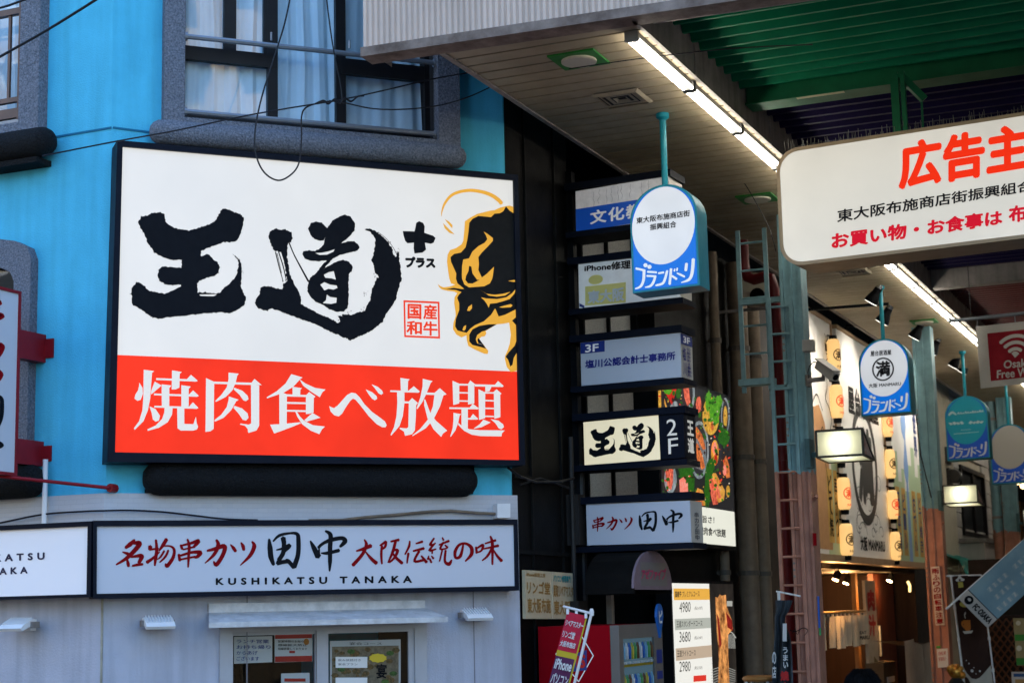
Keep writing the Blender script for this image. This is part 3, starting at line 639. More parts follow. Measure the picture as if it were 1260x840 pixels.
body = c3([(928,203),(905,245),(875,262),(830,265),(800,295),(690,285),(640,310),(612,345),(605,420),(595,490),(580,555),(540,600),(480,612),(450,640),(455,680),(500,780)])+c4([(497,20),(510,60),(545,88),(568,108),(540,108),(480,98),(420,108),(375,108),(430,112),(500,118),(545,135),(520,160),(508,185),(525,230),(525,290),(495,370),(490,430),(510,465),(545,475),(590,485),(620,450),(660,420),(740,385),(800,330),(835,275),(865,345),(920,330),(1000,290),(1019,278),(1013,100)])+c3([(994,262),(960,240)])
b.poly(body, CH, o, [H1])
b.poly(c3([(610,715),(630,720),(640,780),(680,835)])+c4([(700,30),(640,62),(600,60),(578,30)])+c3([(585,800),(605,760)]), CH, o+.0003)
b.poly([(850,412),(780,412),(700,425),(640,455),(612,500),(612,560),(640,590),(700,605),(758,622),(725,575),(700,540),(690,530),(682,545),(690,575),(730,590),(680,575),(668,540),(680,505),(720,475),(752,466)], k4, o)
b.poly([(1025,540),(1000,600),(950,655),(925,690),(945,715),(965,775),(985,760),(995,700),(1028,645)], k4, o)
b.poly([(980,380),(1022,345),(1024,430)], k4, o)
b.build('bull_body', INKSOFT, EM, fix=False)
b = MB(); o = LB+.0018
for L in ([(707,115),(760,150),(830,158),(900,150),(968,133),(920,165),(850,175),(780,165)],[(712,180),(760,190),(850,195),(930,180),(980,145),(1015,105),(1000,150),(960,195),(900,215),(840,230),(790,235),(780,270),(762,235),(740,205)],[(593,295),(605,262),(635,240),(635,275),(615,298)],[(868,265),(920,250),(970,238),(985,250),(970,265),(900,270)],[(553,460),(565,430),(585,420),(580,455),(565,468)],[(945,40),(1000,30),(1015,38),(1000,48)]): b.poly(L, k4, o)
b.build('bull_highlights', GOLD, EM, fix=False)
b = MB(); o = LB
oq = [(45,205),(355,218),(360,535),(52,522)]; iqq = [(60,222),(340,234),(345,518),(66,507)]
for i in range(4):
    j = (i+1) % 4; b.poly([oq[i], oq[j], iqq[j], iqq[i]], k4, o)
text(b, '国', [(80,235),(200,240),(200,370),(80,365)], k4, o, .03); text(b, '産', [(215,240),(335,244),(335,372),(215,368)], k4, o, .03)
text(b, '和', [(70,380),(205,384),(205,505),(70,500)], k4, o, .03); text(b, '牛', [(215,385),(340,388),(340,512),(215,508)], k4, o, .03)
b.build('seal', SEAL, t, fix=False)

# ================================================================== kushikatsu signs
KR = {'名': [[(215,95,14),(175,135,30),(135,165,18)],[(200,125,16),(255,125,34),(230,170,30),(150,250,24),(55,310,10)],[(110,200,8),(155,215,22),(165,212,16)],[(150,262,12),(158,300,22),(162,325,16)],[(180,245,10),(260,232,26),(275,245,30),(250,295,20)],[(195,320,14),(240,310,18),(285,305,16)]],
'物': [[(350,150,26),(345,180,22)],[(345,180,14),(420,170,12)],[(398,95,14),(405,180,22),(395,260,22),(388,318,12)],[(320,290,24),(370,255,18),(430,200,8)],[(490,90,24),(460,140,24),(425,190,10)],[(450,150,8),(520,150,12),(555,180,18),(545,250,22),(495,320,26),(480,300,10)],[(470,190,14),(440,240,14),(410,265,6)],[(505,185,14),(480,240,16),(430,290,8)]],
'串': [[(670,90,12),(685,150,20),(680,240,18),(675,332,10)],[(612,140,16),(625,175,18)],[(620,145,12),(700,125,18),(765,105,26),(740,140,22),(720,155,12)],[(630,180,10),(735,155,14)],[(595,220,16),(605,275,20)],[(600,235,14),(700,205,18),(780,205,28),(755,240,22),(730,250,10)],[(610,265,12),(740,240,14)]],
'カ': [[(840,190,14),(900,175,22),(985,150,30),(985,200,26),(950,270,26),(915,310,26),(895,280,8)],[(918,95,14),(935,140,26),(900,220,22),(820,297,6)]],
'ツ': [[(1040,135,6),(1065,165,22),(1085,195,20)],[(1130,118,8),(1148,150,24),(1155,185,18)],[(1225,110,10),(1245,150,28),(1210,230,24),(1125,315,6)]]}
KT = {'田': [[(145,205,20),(155,300,50),(165,400,52),(195,490,30)],[(190,230,16),(260,165,30),(380,140,22),(455,150,36),(470,220,44),(465,380,44),(420,515,50)],[(420,520,40),(360,450,40),(330,430,14)],[(300,190,50),(310,260,44),(300,360,44),(250,440,40)],[(225,325,12),(290,310,26),(370,275,40),(350,310,30),(300,355,20)],[(235,470,50),(290,460,40),(360,450,40)]],
'中': [[(768,115,20),(825,160,44),(820,300,44),(820,450,40),(815,560,14)],[(602,225,14),(640,300,46),(690,400,60)],[(690,300,30),(740,255,30),(830,215,40),(950,195,40),(985,230,50),(930,290,24)],[(720,360,12),(790,360,34),(920,330,36)],[(700,290,12),(695,400,30)]]}
KO = [[(80,195,8),(130,180,18),(190,155,22)],[(140,110,8),(155,150,18),(125,220,18),(55,300,20)],[(145,195,6),(190,250,18),(230,285,22)],
[(255,155,10),(300,125,16)],[(300,125,14),(295,160,14),(275,180,10)],[(270,155,12),(265,220,14),(270,290,10)],[(335,125,10),(395,112,16)],[(370,125,16),(350,200,16),(315,280,8)],[(350,190,10),(385,190,18),(365,240,14),(325,280,10)],[(345,205,8),(375,245,16),(420,285,18)],
[(475,120,8),(470,160,14),(440,220,8)],[(465,210,14),(455,285,8)],[(520,140,8),(570,125,14)],[(500,195,10),(580,175,16)],[(545,195,14),(510,270,14),(580,260,14)],[(560,230,10),(600,278,18)],
[(655,100,10),(625,150,14),(660,140,6)],[(665,135,8),(620,190,14),(670,180,8)],[(642,188,12),(640,215,8)],[(610,255,16),(616,228,4)],[(635,230,6),(650,250,14)],[(622,250,10),(635,280,12)],[(715,95,8),(725,115,12)],[(690,150,8),(765,120,14)],[(725,130,12),(700,180,12),(750,175,8)],[(735,150,8),(755,170,14)],[(715,190,10),(695,270,8)],[(740,190,12),(735,270,14),(765,290,22),(785,260,8)],
[(870,150,10),(850,230,18),(815,245,14),(810,200,18),(840,150,14),(890,140,14),(930,170,20),(930,220,20),(885,270,8)],
[(965,165,12),(970,210,14)],[(970,175,8),(1015,150,16),(1005,190,12),(975,205,8)],[(1030,140,8),(1110,115,14)],[(1015,180,8),(1130,155,16)],[(1070,85,10),(1085,140,18),(1085,295,10)],[(1080,175,12),(1050,230,14),(1010,265,8)],[(1090,180,6),(1120,230,14),(1155,268,18)]]
def strokes(mb, L, pf, o, k=1.0):
    for i, s_ in enumerate(L): mb.stroke(s_, pf, o+.0002*(i % 8), k)
allof = lambda D, ks: [s_ for c in ks for s_ in D[c]]
SO = .24
t = thing('shop_sign', 'long white signboard with red and black brush lettering above the service window', 'sign', cs(1.4, 2.2, .1))
oS = [(115, 640), (637, 638.5), (639, 726), (115, 736)]; iS = [(119.5, 647), (633, 645), (634.5, 720.5), (119, 730)]
b = MB(); b.frame(oS, iS, CH, bo+.002, SO); b.slab(iS, CH, bo+.002, SO-.04); b.build('cabinet', NAVY, t)
b = MB(); b.slab(iS, CH, SO-.04, SO-.02); b.build('panel', PANELW, t)
b = MB(); strokes(b, allof(KR, '名物串カツ'), at(CH, 135, 650, 7), SO-.018, 1.38); strokes(b, KO, at(CH, 425, 645, 6), SO-.018, 1.4); b.build('red_lettering', RED, t, fix=False)
b = MB(); strokes(b, allof(KT, '田中'), at(CH, 315, 640, 9), SO-.018, 1.15); text(b, 'KUSHIKATSU TANAKA', [(265.5, 710.6), (507, 707.6), (507, 716.6), (265.5, 719.3)], CH, SO-.018, .042, 1.75); b.build('black_lettering', INK, t, fix=False)
t = thing('shop_sign', 'left white signboard with navy capitals on the side wall', 'sign', (C0.x-.8, LY-.1, 2.2))
zt, zb_ = LF(106, 641, SO).z, LF(106, 734, SO).z
xr_ = LF(112, 690, SO).x
fr = lambda x0, x1, z0, z1: [(x0, z1), (x1, z1), (x1, z0), (x0, z0)]
Oq = fr(-9.6, xr_, zb_, zt); Iq = fr(-9.56, LF(107, 690, SO).x, LF(106, 730.5, SO).z, LF(106, 647, SO).z)
b = MB(); b.frame(Oq, Iq, LFW, bo+.002, SO); b.slab(Iq, LFW, bo+.002, SO-.04); b.build('cabinet', NAVY, t)
b = MB(); b.slab(Iq, LFW, SO-.04, SO-.02); b.build('panel', mat('bright_white_acrylic', (.82, .81, .84), .3, emit=.06, ecol=(1, 1, 1)), t)
b = MB(); text(b, 'KUSHIKATSU', [(-72, 684.5), (55, 679), (55, 688), (-72, 694)], LF, SO-.018, .042, 1.75); text(b, 'TANAKA', [(-40, 700), (34, 696.5), (34, 705), (-40, 709)], LF, SO-.018, .042, 1.75)
b.build('lettering', mat('navy_ink', (.01, .012, .05), .4), t, fix=False)

# upright projecting sign at the far left
XS = -7.5; XPS = XP(XS)
t = thing('projecting_sign', 'upright white sign with red border on red brackets at the far left', 'sign', (XS, LY-.3, 3.0))
y1 = XPS(24, 470).y; y0 = y1-.62; z1 = XPS(24, 358).z; z0 = XPS(20, 585).z
SP = Loc((XS, 0, 0), (0, 1, 0), (0, 0, 1))
b = MB(); b.frame(fr(y0, y1, z0, z1), fr(y0+.02, y1-.02, z0+.02, z1-.02), SP, -.2, 0); b.slab(fr(y0+.02, y1-.02, z0+.02, z1-.02), SP, -.2, -.03); b.build('cabinet', REDMETAL, t)
b = MB(); b.slab(fr(y0+.02, y1-.02, z0+.02, z1-.02), SP, -.03, -.01); b.build('panel', PANELW, t)
def glyph(mb, D, ch, box, dst, o, k=1.0):
    strokes(mb, D[ch], Remap(SP, box, [(dst[0], dst[3]), (dst[2], dst[3]), (dst[2], dst[1]), (dst[0], dst[1])]), o, k)
hh = z1-z0; cy = (y0+y1)/2
BX = {'串': (590, 85, 800, 335), 'カ': (810, 90, 1005, 320), 'ツ': (1035, 100, 1262, 320), '田': (130, 125, 500, 540), '中': (595, 105, 1010, 565)}
def gl(ch, D, za, zb2, hw, k):
    b_ = MB(); glyph(b_, D, ch, BX[ch], (cy-hw, z1-hh*zb2, cy+hw, z1-hh*za), -.008, k); return b_
b = MB()
for ch, za, zb2 in (('串', .07, .24), ('カ', .27, .43), ('ツ', .44, .57)): b.add(*(lambda q: (q.v, q.f))(gl(ch, KR, za, zb2, .16, 1.2)))
b.build('red_lettering', RED, t, fix=False)
b = MB()
for ch, za, zb2 in (('田', .58, .77), ('中', .8, .97)): b.add(*(lambda q: (q.v, q.f))(gl(ch, KT, za, zb2, .18, 1.0)))
b.build('black_lettering', INK, t, fix=False)
for ya, yb in ((412, 446), (543, 573)):
    za, zb2 = Y_ = YP(LY)(57, ya).z, YP(LY)(57, yb).z
    b = MB(); b.box((XS-.14, y1-.002, za), (XS-.06, LY+.001, zb2)); b.box((XS-.2, LY-.012, za-.03), (XS+.01, LY+.001, zb2+.03)) ; b.build('bracket', REDMETAL, t)
b = MB(); b.tube([(XS-.1, y1-.1, z0+.0), LF(135, 600, .06)], .012, 8); b.lathe(LF(135, 600, .06), (0, 1, 0), [(0, .03), (.06, .03)], 8); b.build('brace', REDMETAL, t)

# ================================================================== black building beside the corner
YR0, YR1, XR = 12.75, 14.9, -6.9
DB = thing('black_building', 'narrow black clad building with a recessed stair window behind the stacked signs', 'building', (XF, 12, 0))
b = MB(); ya = C1.y+.03; ye = 18.6; H2 = 11
b.add([(XF, ya, 0), (XF, YR0, 0), (XF, YR0, H2), (XF, ya, H2)], [(0, 1, 2, 3)])
b.quad((XF, YR0, 0), (XR, YR0, 0), (XR, YR0, H2), (XF, YR0, H2)); b.quad((XR, YR0, 0), (XR, YR1, 0), (XR, YR1, H2), (XR, YR0, H2))
b.quad((XR, YR1, 0), (XF, YR1, 0), (XF, YR1, H2), (XR, YR1, H2)); b.quad((XF, YR1, 0), (XF, ye, 0), (XF, ye, H2), (XF, YR1, H2))
b.quad((XF, ye, 0), (XF-8, ye, 0), (XF-8, ye, H2), (XF, ye, H2)); b.quad((XR, ya, H2), (XF, ya, H2), (XF, ye, H2), (XR, ye, H2))
b.build('wall', WALLBLK, DB, fix=False)
SEAM = mat('cladding_trim', (.008, .008, .008), .5, var=.3, spec=.1)
b = MB()
for x, y in ((655, 680), (690, 600)): p = FX(x, y); b.box((XF, p.y-.012, 1.5), (XF+.018, p.y+.012, 6.5))
for y in (590, 680): p = FX(660, y); b.box((XF, ya, p.z-.015), (XF+.02, YR0, p.z+.015))
b.build('cladding_trim', SEAM, DB)
b = MB(); p = FX(699, 700); b.tube([(XF+.05, p.y, .5), (XF+.05, p.y, 3.4)], .022, 8); p = FX(711, 700); b.tube([(XF+.05, p.y, .5), (XF+.05, p.y, 3.2)], .03, 8)
p = FX(700, 755); b.box((XF, p.y-.09, p.z-.14), (XF+.12, p.y+.09, p.z+.1)); p = FX(703, 640); b.box((XF, p.y-.1, p.z-.2), (XF+.1, p.y+.06, p.z+.2))
b.build('conduit', mat('dark_conduit', (.02, .018, .017), .55, var=.3), DB)
b = MB(); b.tube([FX(625, 575, .05), FX(640, 586, .1), FX(660, 593, .06), FX(690, 592, .12), FX(706, 588, .1)], .01, 6); b.tube([FX(640, 596, .04), FX(665, 588, .05), FX(700, 600, .1)], .008, 6); b.build('wire', CABLE, DB)
# stair windows on the recess's back wall
WP = YP(YR1)
FROST = mat('frosted_pane', (.75, .72, .64), .35, emit=.07, var=.35, vs=90, bump=.3, bs=120)  # faint emission stands in for light reflected off the panes
for i, (xa, ya_, xb, yb) in enumerate(((718, 298, 778, 319), (721, 389, 778, 414), (724, 484, 782, 511), (727, 578, 787, 596))):
    z0 = WP(750, yb+5).z; z1 = WP(750, ya_-5).z
    xw = [WP(x, (ya_+yb)/2).x for x in (xa, xa+27.5, xa+31.5, xb)]
    b = MB(); fq = fr(xw[0]-.06, xw[3]+.06, z0-.2, z1+.2)
    b.frame(fq, fr(xw[0], xw[3], z0-.14, z1+.14), Loc((0, YR1, 0), (1, 0, 0), (0, 0, 1)), 0, .06)
    b.box((xw[1], YR1-.058, z0-.14), (xw[2], YR1, z1+.14))
    wn = b.build('window', BLACK, DB)
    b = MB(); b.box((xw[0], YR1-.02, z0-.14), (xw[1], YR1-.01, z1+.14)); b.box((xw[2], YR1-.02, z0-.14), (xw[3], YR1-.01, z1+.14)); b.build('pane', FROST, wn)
    b = MB(); b.box((xw[0]-.1, YR1-.16, z0-.26), (xw[3]+.25, YR1, z0-.2)); b.build('sill', SEAM, wn)

# grey drain pipes on the black building's far end
def fx_y(x, y=560, o=0.0): return XP(XF+o)(x, y).y
gp = thing('drain_pipe', 'fat brown grey drain pipe nearest the lit food panel', 'pipe', (XF+.12, fx_y(915), 0), 'drain pipes on the black wall')
def dpipe(t, px, r_, o):
    y = XP(XF+o)(px, 560).y; b = MB(); b.tube([(XF+o, y, 0), (XF+o, y, 5.65)], r_, 14); b.sm = True; b.build('pipe', PIPE, t)
    b = MB()
    for z in (1.2, 2.35, 3.55, 4.7): b.lathe((XF+o, y, z), (0, 0, 1), [(0, r_+.012), (.05, r_+.012)], 14); b.box((XF+.002, y-.02, z+.01), (XF+o, y+.02, z+.04))
    b.build('clamp', mat('pipe_clamp', (.1, .085, .07), .5, var=.3), t)
dpipe(gp, 915, .105, .13)
t = thing('drain_pipe', 'thinner brown grey drain pipe beside the ladder', 'pipe', (XF+.12, fx_y(934), 0), 'drain pipes on the black wall'); dpipe(t, 933, .08, .12)
t = thing('drain_pipe', 'slim grey drain pipe running up behind the lit food panel', 'pipe', (XF+.08, fx_y(888), 0), 'drain pipes on the black wall'); dpipe(t, 886, .05, .08)

# ================================================================== stack of small signs on a mast
ph = rad(-3); SPn = Vector((sin(ph), -cos(ph), 0)); SPP = YP(12.6)(770, 440)
PS = Pl(SPn, SPP); PE = Vector((cos(ph), sin(ph), 0))
t = thing('sign_mast', 'black square mast carrying the stack of small projecting signs', 'mast', (PS(706, 450).x, 12.75, 0))
b = MB(); p = PS(706, 450, -.14); b.box((p.x-.04, p.y-.04, 0.0), (p.x+.04, p.y+.04, 5.62)); b.build('post', BLACK, t)
for y in (230, 330, 425, 520, 620): b = MB(); q = PS(706, y, -.14); b.box((XF, q.y-.025, q.z-.025), (q.x, q.y+.025, q.z+.025)); b.build('bracket', BLACK, t)
SIDEW = mat('side_acrylic', (.6, .56, .5), .35, var=.1)
def stack_sign(q, label, frontmat, paint, side=None, sidemat=SIDEW, D=.27):
    c = PS((q[0][0]+q[2][0])/2, (q[0][1]+q[2][1])/2, -D/2)
    t = thing('sign_cabinet', label, 'sign', c, 'small signs stacked on the black mast')
    z1 = (PS(*q[0]).z+PS(*q[1]).z)/2; z0 = (PS(*q[3]).z+PS(*q[2]).z)/2
    b = MB(); b.slab(q, PS, -D, -.012); b.build('cabinet', SIDEW if sidemat is None else sidemat, t)
    b = MB(); b.slab([(q[0][0]+.3, q[0][1]+.3), (q[1][0]-.3, q[1][1]+.3), (q[2][0]-.3, q[2][1]-.3), (q[3][0]+.3, q[3][1]-.3)], PS, -.012, 0); b.build('panel', frontmat, t)
    l = PS(*q[0]); r_ = PS(*q[1]); b = MB()
    for z, h_ in ((z1+.004, .055), (z0-.05, .046)):
        A = Vector((PS(704, q[0][1]).x, 0, 0)); L = Vector((l.x, l.y, z))-PE*.09; R_ = Vector((r_.x, r_.y, z))+PE*.02
        ring = [L+SPn*.02, R_+SPn*.02, R_-SPn*(D+.01), L-SPn*(D+.01)]
        b.hexa(ring, [v+Vector((0, 0, h_)) for v in ring])
    b.build('cap_rail', NAVY, t)
    for nm, mt, fn in paint:
        k = MB(); fn(k); k.build(nm, mt, t, fix=False)
    if side:
        rx = PS(*q[1]); LSd = Loc(Vector((rx.x, rx.y, z0)), -SPn, (0, 0, 1))
        LSd.n = PE
        for nm, mt, fn in side:
            k = MB(); fn(k, LSd, z1-z0); k.build(nm, mt, t, fix=False)
    return t
DBLUE = mat('deep_blue_film', (.02, .04, .22), .3); MBLUE = mat('blue_film', (.012, .09, .5), .3, emit=.12, ecol=(.01, .1, .6))
q = [(708, 235.5), (823, 216), (826, 268), (709, 286)]
stack_sign(q, 'topmost small sign, wet white upper half over a blue band with white characters', mat('worn_acrylic', (.62, .6, .58), .18, var=.3, vs=9, emit=.18, ecol=(.85, .85, .9)),
    [('blue_band', MBLUE, lambda k: k.slab([(708.4, 257.5), (824.5, 239.5), (826, 267.5), (709, 285.5)], PS, 0, .002)),
     ('white_lettering', mat('white_film', (.75, .75, .75), .4, emit=.12, ecol=(1, 1, 1)), lambda k: text(k, '文化教室', [(726, 259.5), (812, 245.5), (812, 263.5), (726, 276.5)], PS, .004, .03, 1.15)),
     ('crack', GREYINK, lambda k: [k.stroke([(x, y, .2), (x+d*.5, y+5, .35), (x-d*.2, y+8, .3), (x+d*.9, y+13, .4), (x+d*.4, y+18, .2)], PS, .001) for x, y, d in ((730, 236, 1.2), (738, 233, -2.6), (746, 232, 1), (752, 231, 1.6), (760, 229, 1.2), (764, 227, 2), (776, 226, -1.5), (789, 224, 1.3), (798, 222, -1))])], D=.3)
q = [(711.5, 325), (836, 311), (837, 365.5), (712.5, 379.5)]
YEL = mat('faded_yellow_film', (.6, .58, .2), .35, emit=.1, ecol=(.6, .58, .2))
stack_sign(q, 'phone repair sign with faded yellow box, second from the top of the stack', mat('faded_acrylic', (.66, .7, .72), .2, var=.2, vs=6, emit=.16, ecol=(.8, .9, .95)),
    [('lettering', INK, lambda k: text(k, 'iPhone修理', [(719, 326), (776, 319.5), (776, 330.5), (719, 334.5)], PS, .004, .035)),
     ('yellow_box', YEL, lambda k: (k.slab([(720, 352.5), (770, 347), (770, 372), (720, 376)], PS, 0, .0015), k.poly([(733+9*cos(i*pi/8), 344+6*sin(i*pi/8)-.9*cos(i*pi/8)) for i in range(16)], PS, .0015))),
     ('pale_lettering', mat('pale_film', (.66, .72, .74), .4), lambda k: text(k, '東大阪', [(723, 358), (768, 353), (768, 370), (723, 374)], PS, .004, .04)),
     ('blue_mark', DBLUE, lambda k: k.poly([(713, 373), (719, 376), (719, 379), (713, 377)], PS, .002))])
q = [(714, 421.5), (837, 409), (838.6, 464), (715.3, 474.8)]
def sidetxt(s, mt, w0=.05, w1=.2):
    return ('side_lettering', mt, lambda k, L, h_: vtext(k, s, [(w0, h_*.72), (w1, h_*.72), (w1, h_*.05), (w0, h_*.05)], L, .003, .02))
stack_sign(q, 'accountant office sign, white with a blue 3F corner, in the middle of the stack', PANELW,
    [('blue_corner', DBLUE, lambda k: k.slab([(714.2, 421.7), (744, 418.7), (744, 432.3), (714.5, 435.3)], PS, 0, .002)),
     ('white_lettering', mat('white_film', (.75, .75, .75)), lambda k: text(k, '3F', [(720, 424), (736.5, 422.3), (736.5, 432), (720, 433.6)], PS, .004, .02)),
     ('lettering', mat('indigo_ink', (.015, .02, .2), .4), lambda k: text(k, '塩川公認会計士事務所', [(720, 443), (831, 432), (831, 442.5), (720, 453.5)], PS, .004, .034))],
    side=[('blue_corner', DBLUE, lambda k, L, h_: k.slab([(.01, h_*.76), (.25, h_*.76), (.25, h_*.99), (.01, h_*.99)], L, 0, .002)), ('white_lettering', mat('white_film', (.75, .75, .75)), lambda k, L, h_: text(k, '3F', [(.05, h_*.95), (.2, h_*.95), (.2, h_*.8), (.05, h_*.8)], L, .004, .02)), sidetxt('公認会計士事務所', mat('indigo_ink', (.015, .02, .2)), .12, .21), sidetxt('塩川', mat('indigo_ink', (.015, .02, .2)), .03, .1)])
q = [(717.5, 519), (841, 507.5), (843, 563), (719, 572.5)]
WARM = mat('warm_lit_acrylic', (.7, .62, .42), .3, emit=.5, ecol=(1, .86, .56))
def od2(k):
    oudo(k, Remap(PS, (55, 60, 800, 772), [(724.5, 527.5), (757, 523), (758, 559.5), (724.5, 563)]), Remap(PS, (42, 45, 935, 808), [(761.5, 522.5), (806.5, 518.5), (807.5, 560.5), (761.5, 565)]), .003)
stack_sign(q, 'cream lit sign with black brush lettering and a dark 2F end, fourth from the top', NAVY,
    [('lit_panel', WARM, lambda k: k.slab([(717.8, 519.3), (810, 510.5), (812.5, 565), (719.3, 572)], PS, 0, .002)), ('brush_lettering', INK, od2),
     ('pale_lettering', mat('cream_film', (.65, .62, .55), .4, emit=.25, ecol=(1, .95, .85)), lambda k: (text(k, '2', [(820, 516), (832.5, 515), (833, 535), (820.5, 536)], PS, .004), text(k, 'F', [(822, 539.5), (834, 538), (834.5, 557), (822.5, 558.5)], PS, .004)))],
    side=[('side_lettering', mat('cream_film', (.65, .62, .55)), lambda k, L, h_: vtext(k, '王道', [(.06, h_*.9), (.2, h_*.9), (.2, h_*.12), (.06, h_*.12)], L, .003, .04))], sidemat=NAVY)
q = [(721, 619.5), (849, 615.3), (851, 667), (722.3, 670.8)]
def rmp(b4, q4): return Remap(PS, b4, q4)
stack_sign(q, 'white sign with red and black brush lettering, lowest of the stack', PANELW,
    [('red_lettering', RED, lambda k: strokes(k, allof(KR, '串カツ'), rmp((585, 85, 1262, 335), [(728.5, 635.5), (778.5, 634), (778.5, 652), (728.5, 654)]), .003, 1.4)),
     ('black_lettering', INK, lambda k: strokes(k, allof(KT, '田中'), rmp((130, 105, 1010, 565), [(786, 627.5), (840, 626), (840, 654.5), (786, 656)]), .003, 1.2))],
    side=[sidetxt('串カツ田中', GREYINK, .08, .17)])

# ================================================================== lit food panel and lit menu on the black wall
PF = XP(XF+.22)
y0 = PF(813, 540).y; y1 = PF(901.5, 580).y; z1 = PF(897, 491.5).z; zm = PF(903.7, 629).z; z0 = PF(906.8, 671.8).z
t = thing('food_lightbox', 'bright food photo panel with a white lower band behind the stacked signs', 'sign', (XF+.1, (y0+y1)/2, z0))
FL = Loc((XF+.22, 0, 0), (0, 1, 0), (0, 0, 1))
b = MB(); b.box((XF+.003, y0-.04, z0-.04), (XF+.21, y1+.04, z1+.04)); b.build('cabinet', BLACK, t)
def lit(name, c, e=1.0, var=0., vs=20, c2=None): return mat(name, c if var else tuple(x*.3 for x in c), .5, emit=e*.85, var=var, vs=vs, col2=c2, ecol=None if var else c, spec=.1)
b = MB(); b.slab(fr(y0, y1, zm, z1), FL, -.01, 0); b.build('picture', lit('lit_black', (.02, .02, .022), 1), t)
b = MB(); b.slab(fr(y0, y1, z0, zm-.003), FL, -.01, 0); b.build('white_band', lit('lit_cream', (.95, .95, .82), .95), t)
MEAT = lit('lit_meat', (.95, .22, .12), 1.1, .6, 26, (.3, .01, .008)); MEAT2 = lit('lit_grilled_meat', (.9, .25, .06), 1.1, .6, 24, (.16, .015, .006)); PORK = lit('lit_pink_meat', (.8, .36, .28), 1.0, .5, 34, (.9, .1, .06))
LEAF = lit('lit_lettuce', (.14, .42, .02), .9, .6, 26, (.02, .2, .01)); LEAFD = lit('lit_parsley', (.035, .17, .012), .9, .6, 60, (.005, .05, .005)); LYEL = lit('lit_yellow_dish', (.8, .5, .07), 1, .4, 22, (.35, .12, .01)); LGREY = lit('lit_grey_plate', (.35, .4, .42), 1, .5, 12, (.1, .12, .13)); LWOOD = lit('lit_wood_board', (.8, .4, .07), 1, .4, 10, (.4, .15, .02)); LREDB = lit('lit_red_dish', (.6, .02, .012), 1.0, .3, 10)
F3 = at(PF, 690, 480, 6)
def ell(cx, cy, rx, ry, n=24, ph=0, jit=0): return [(cx+rx*(1+jit*random.uniform(-1, 1))*cos(2*pi*i/n+ph), cy+ry*(1+jit*random.uniform(-1, 1))*sin(2*pi*i/n+ph)) for i in range(n)]
def grp(name, mt, polys, o):
    b = MB()
    for i, p in enumerate(polys):
        b.poly(p, F3, o+.0003*i)
    b.build(name, mt, t, fix=False)
def clampf(L): return L
grp('plate', LGREY, [ell(810, 655, 46, 105), ell(845, 140, 40, 60), ell(960, 30, 30, 110), ell(1022, 440, 72, 215), ell(1215, 190, 32, 135)], .003)
grp('plate_inside', lit('lit_black_dish', (.03, .03, .035), 1), [ell(1022, 440, 60, 188), ell(1145, 455, 46, 128), ell(955, 30, 20, 80), ell(1215, 190, 24, 110), ell(905, 60, 45, 120)], .006)
grp('grill_bar', LGREY, [[(966+i*9, 300+i*6), (971+i*9, 300+i*6), (975+i*9, 560+i*4), (970+i*9, 560+i*4)] for i in range(12)], .0085)
grp('wood_board', LWOOD, [[(1118, 610), (1145, 610), (1212, 740), (1205, 810), (1165, 830), (1110, 700)], [(985, 780), (1010, 720), (1045, 735), (1075, 800), (1070, 850), (985, 850)], [(765, 60), (790, 140), (780, 145), (762, 90)]], .008)
grp('yellow_dish', LYEL, [ell(1108, 190, 62, 140), ell(1138, 460, 28, 95), ell(1215, 195, 15, 80), ell(1235, 745, 14, 45), [(720, 0), (740, 0), (742, 140), (722, 140)]], .0125)
grp('lettuce', LEAF, [ell(1135, 150, 45, 110, 22, .3, .2), ell(1090, 80, 25, 70, 18, 0, .25), ell(790, 5, 28, 28, 14, 0, .2), ell(1165, 80, 25, 50, 18, 0, .25)], .0155)
grp('parsley', LEAFD, [ell(1200, 340, 38, 75, 26, 0, .3), ell(920, 610, 58, 70, 26, 0, .3), ell(1085, 700, 24, 160, 30, 0, .35), ell(960, 680, 25, 95, 22, 0, .3), ell(1110, 560, 25, 70, 20, 0, .3), ell(870, 20, 20, 40, 18, 0, .3)], .0175)
grp('raw_meat', MEAT, [[(772, 600), (800, 560), (832, 575), (828, 680), (815, 735), (790, 715)], [(1095, 660), (1120, 650), (1150, 760), (1160, 840), (1125, 845), (1105, 760)], [(905, -20), (945, -20), (958, 90), (935, 115), (915, 60)], ell(1018, 105, 20, 62, 16, 0, .1), [(1130, 640), (1160, 700), (1185, 790), (1165, 800), (1140, 720)]], .0195)
grp('grilled_meat', MEAT2, [[(978, 285), (1005, 270), (1045, 330), (1070, 430), (1050, 440), (1010, 360), (980, 330)], [(980, 400), (1010, 390), (1045, 470), (1065, 570), (1040, 585), (1005, 520), (985, 470)], [(1200, 520), (1220, 480), (1245, 560), (1250, 640), (1225, 650), (1205, 590)], ell(1120, 262, 12, 34), [(995, 780), (1020, 740), (1045, 800), (1055, 850), (1000, 850)]], .0215)
grp('pink_meat', PORK, [[(875, 660), (905, 640), (938, 680), (940, 765), (880, 765)], ell(1138, 430, 18, 45, 16, 0, .2), ell(1210, 590, 14, 40, 14)], .023)
grp('red_dish', LREDB, [[(752, -20), (858, -20), (822, 110), (812, 95)], ell(1145, 510, 12, 40)], .0135)
random.seed(21)
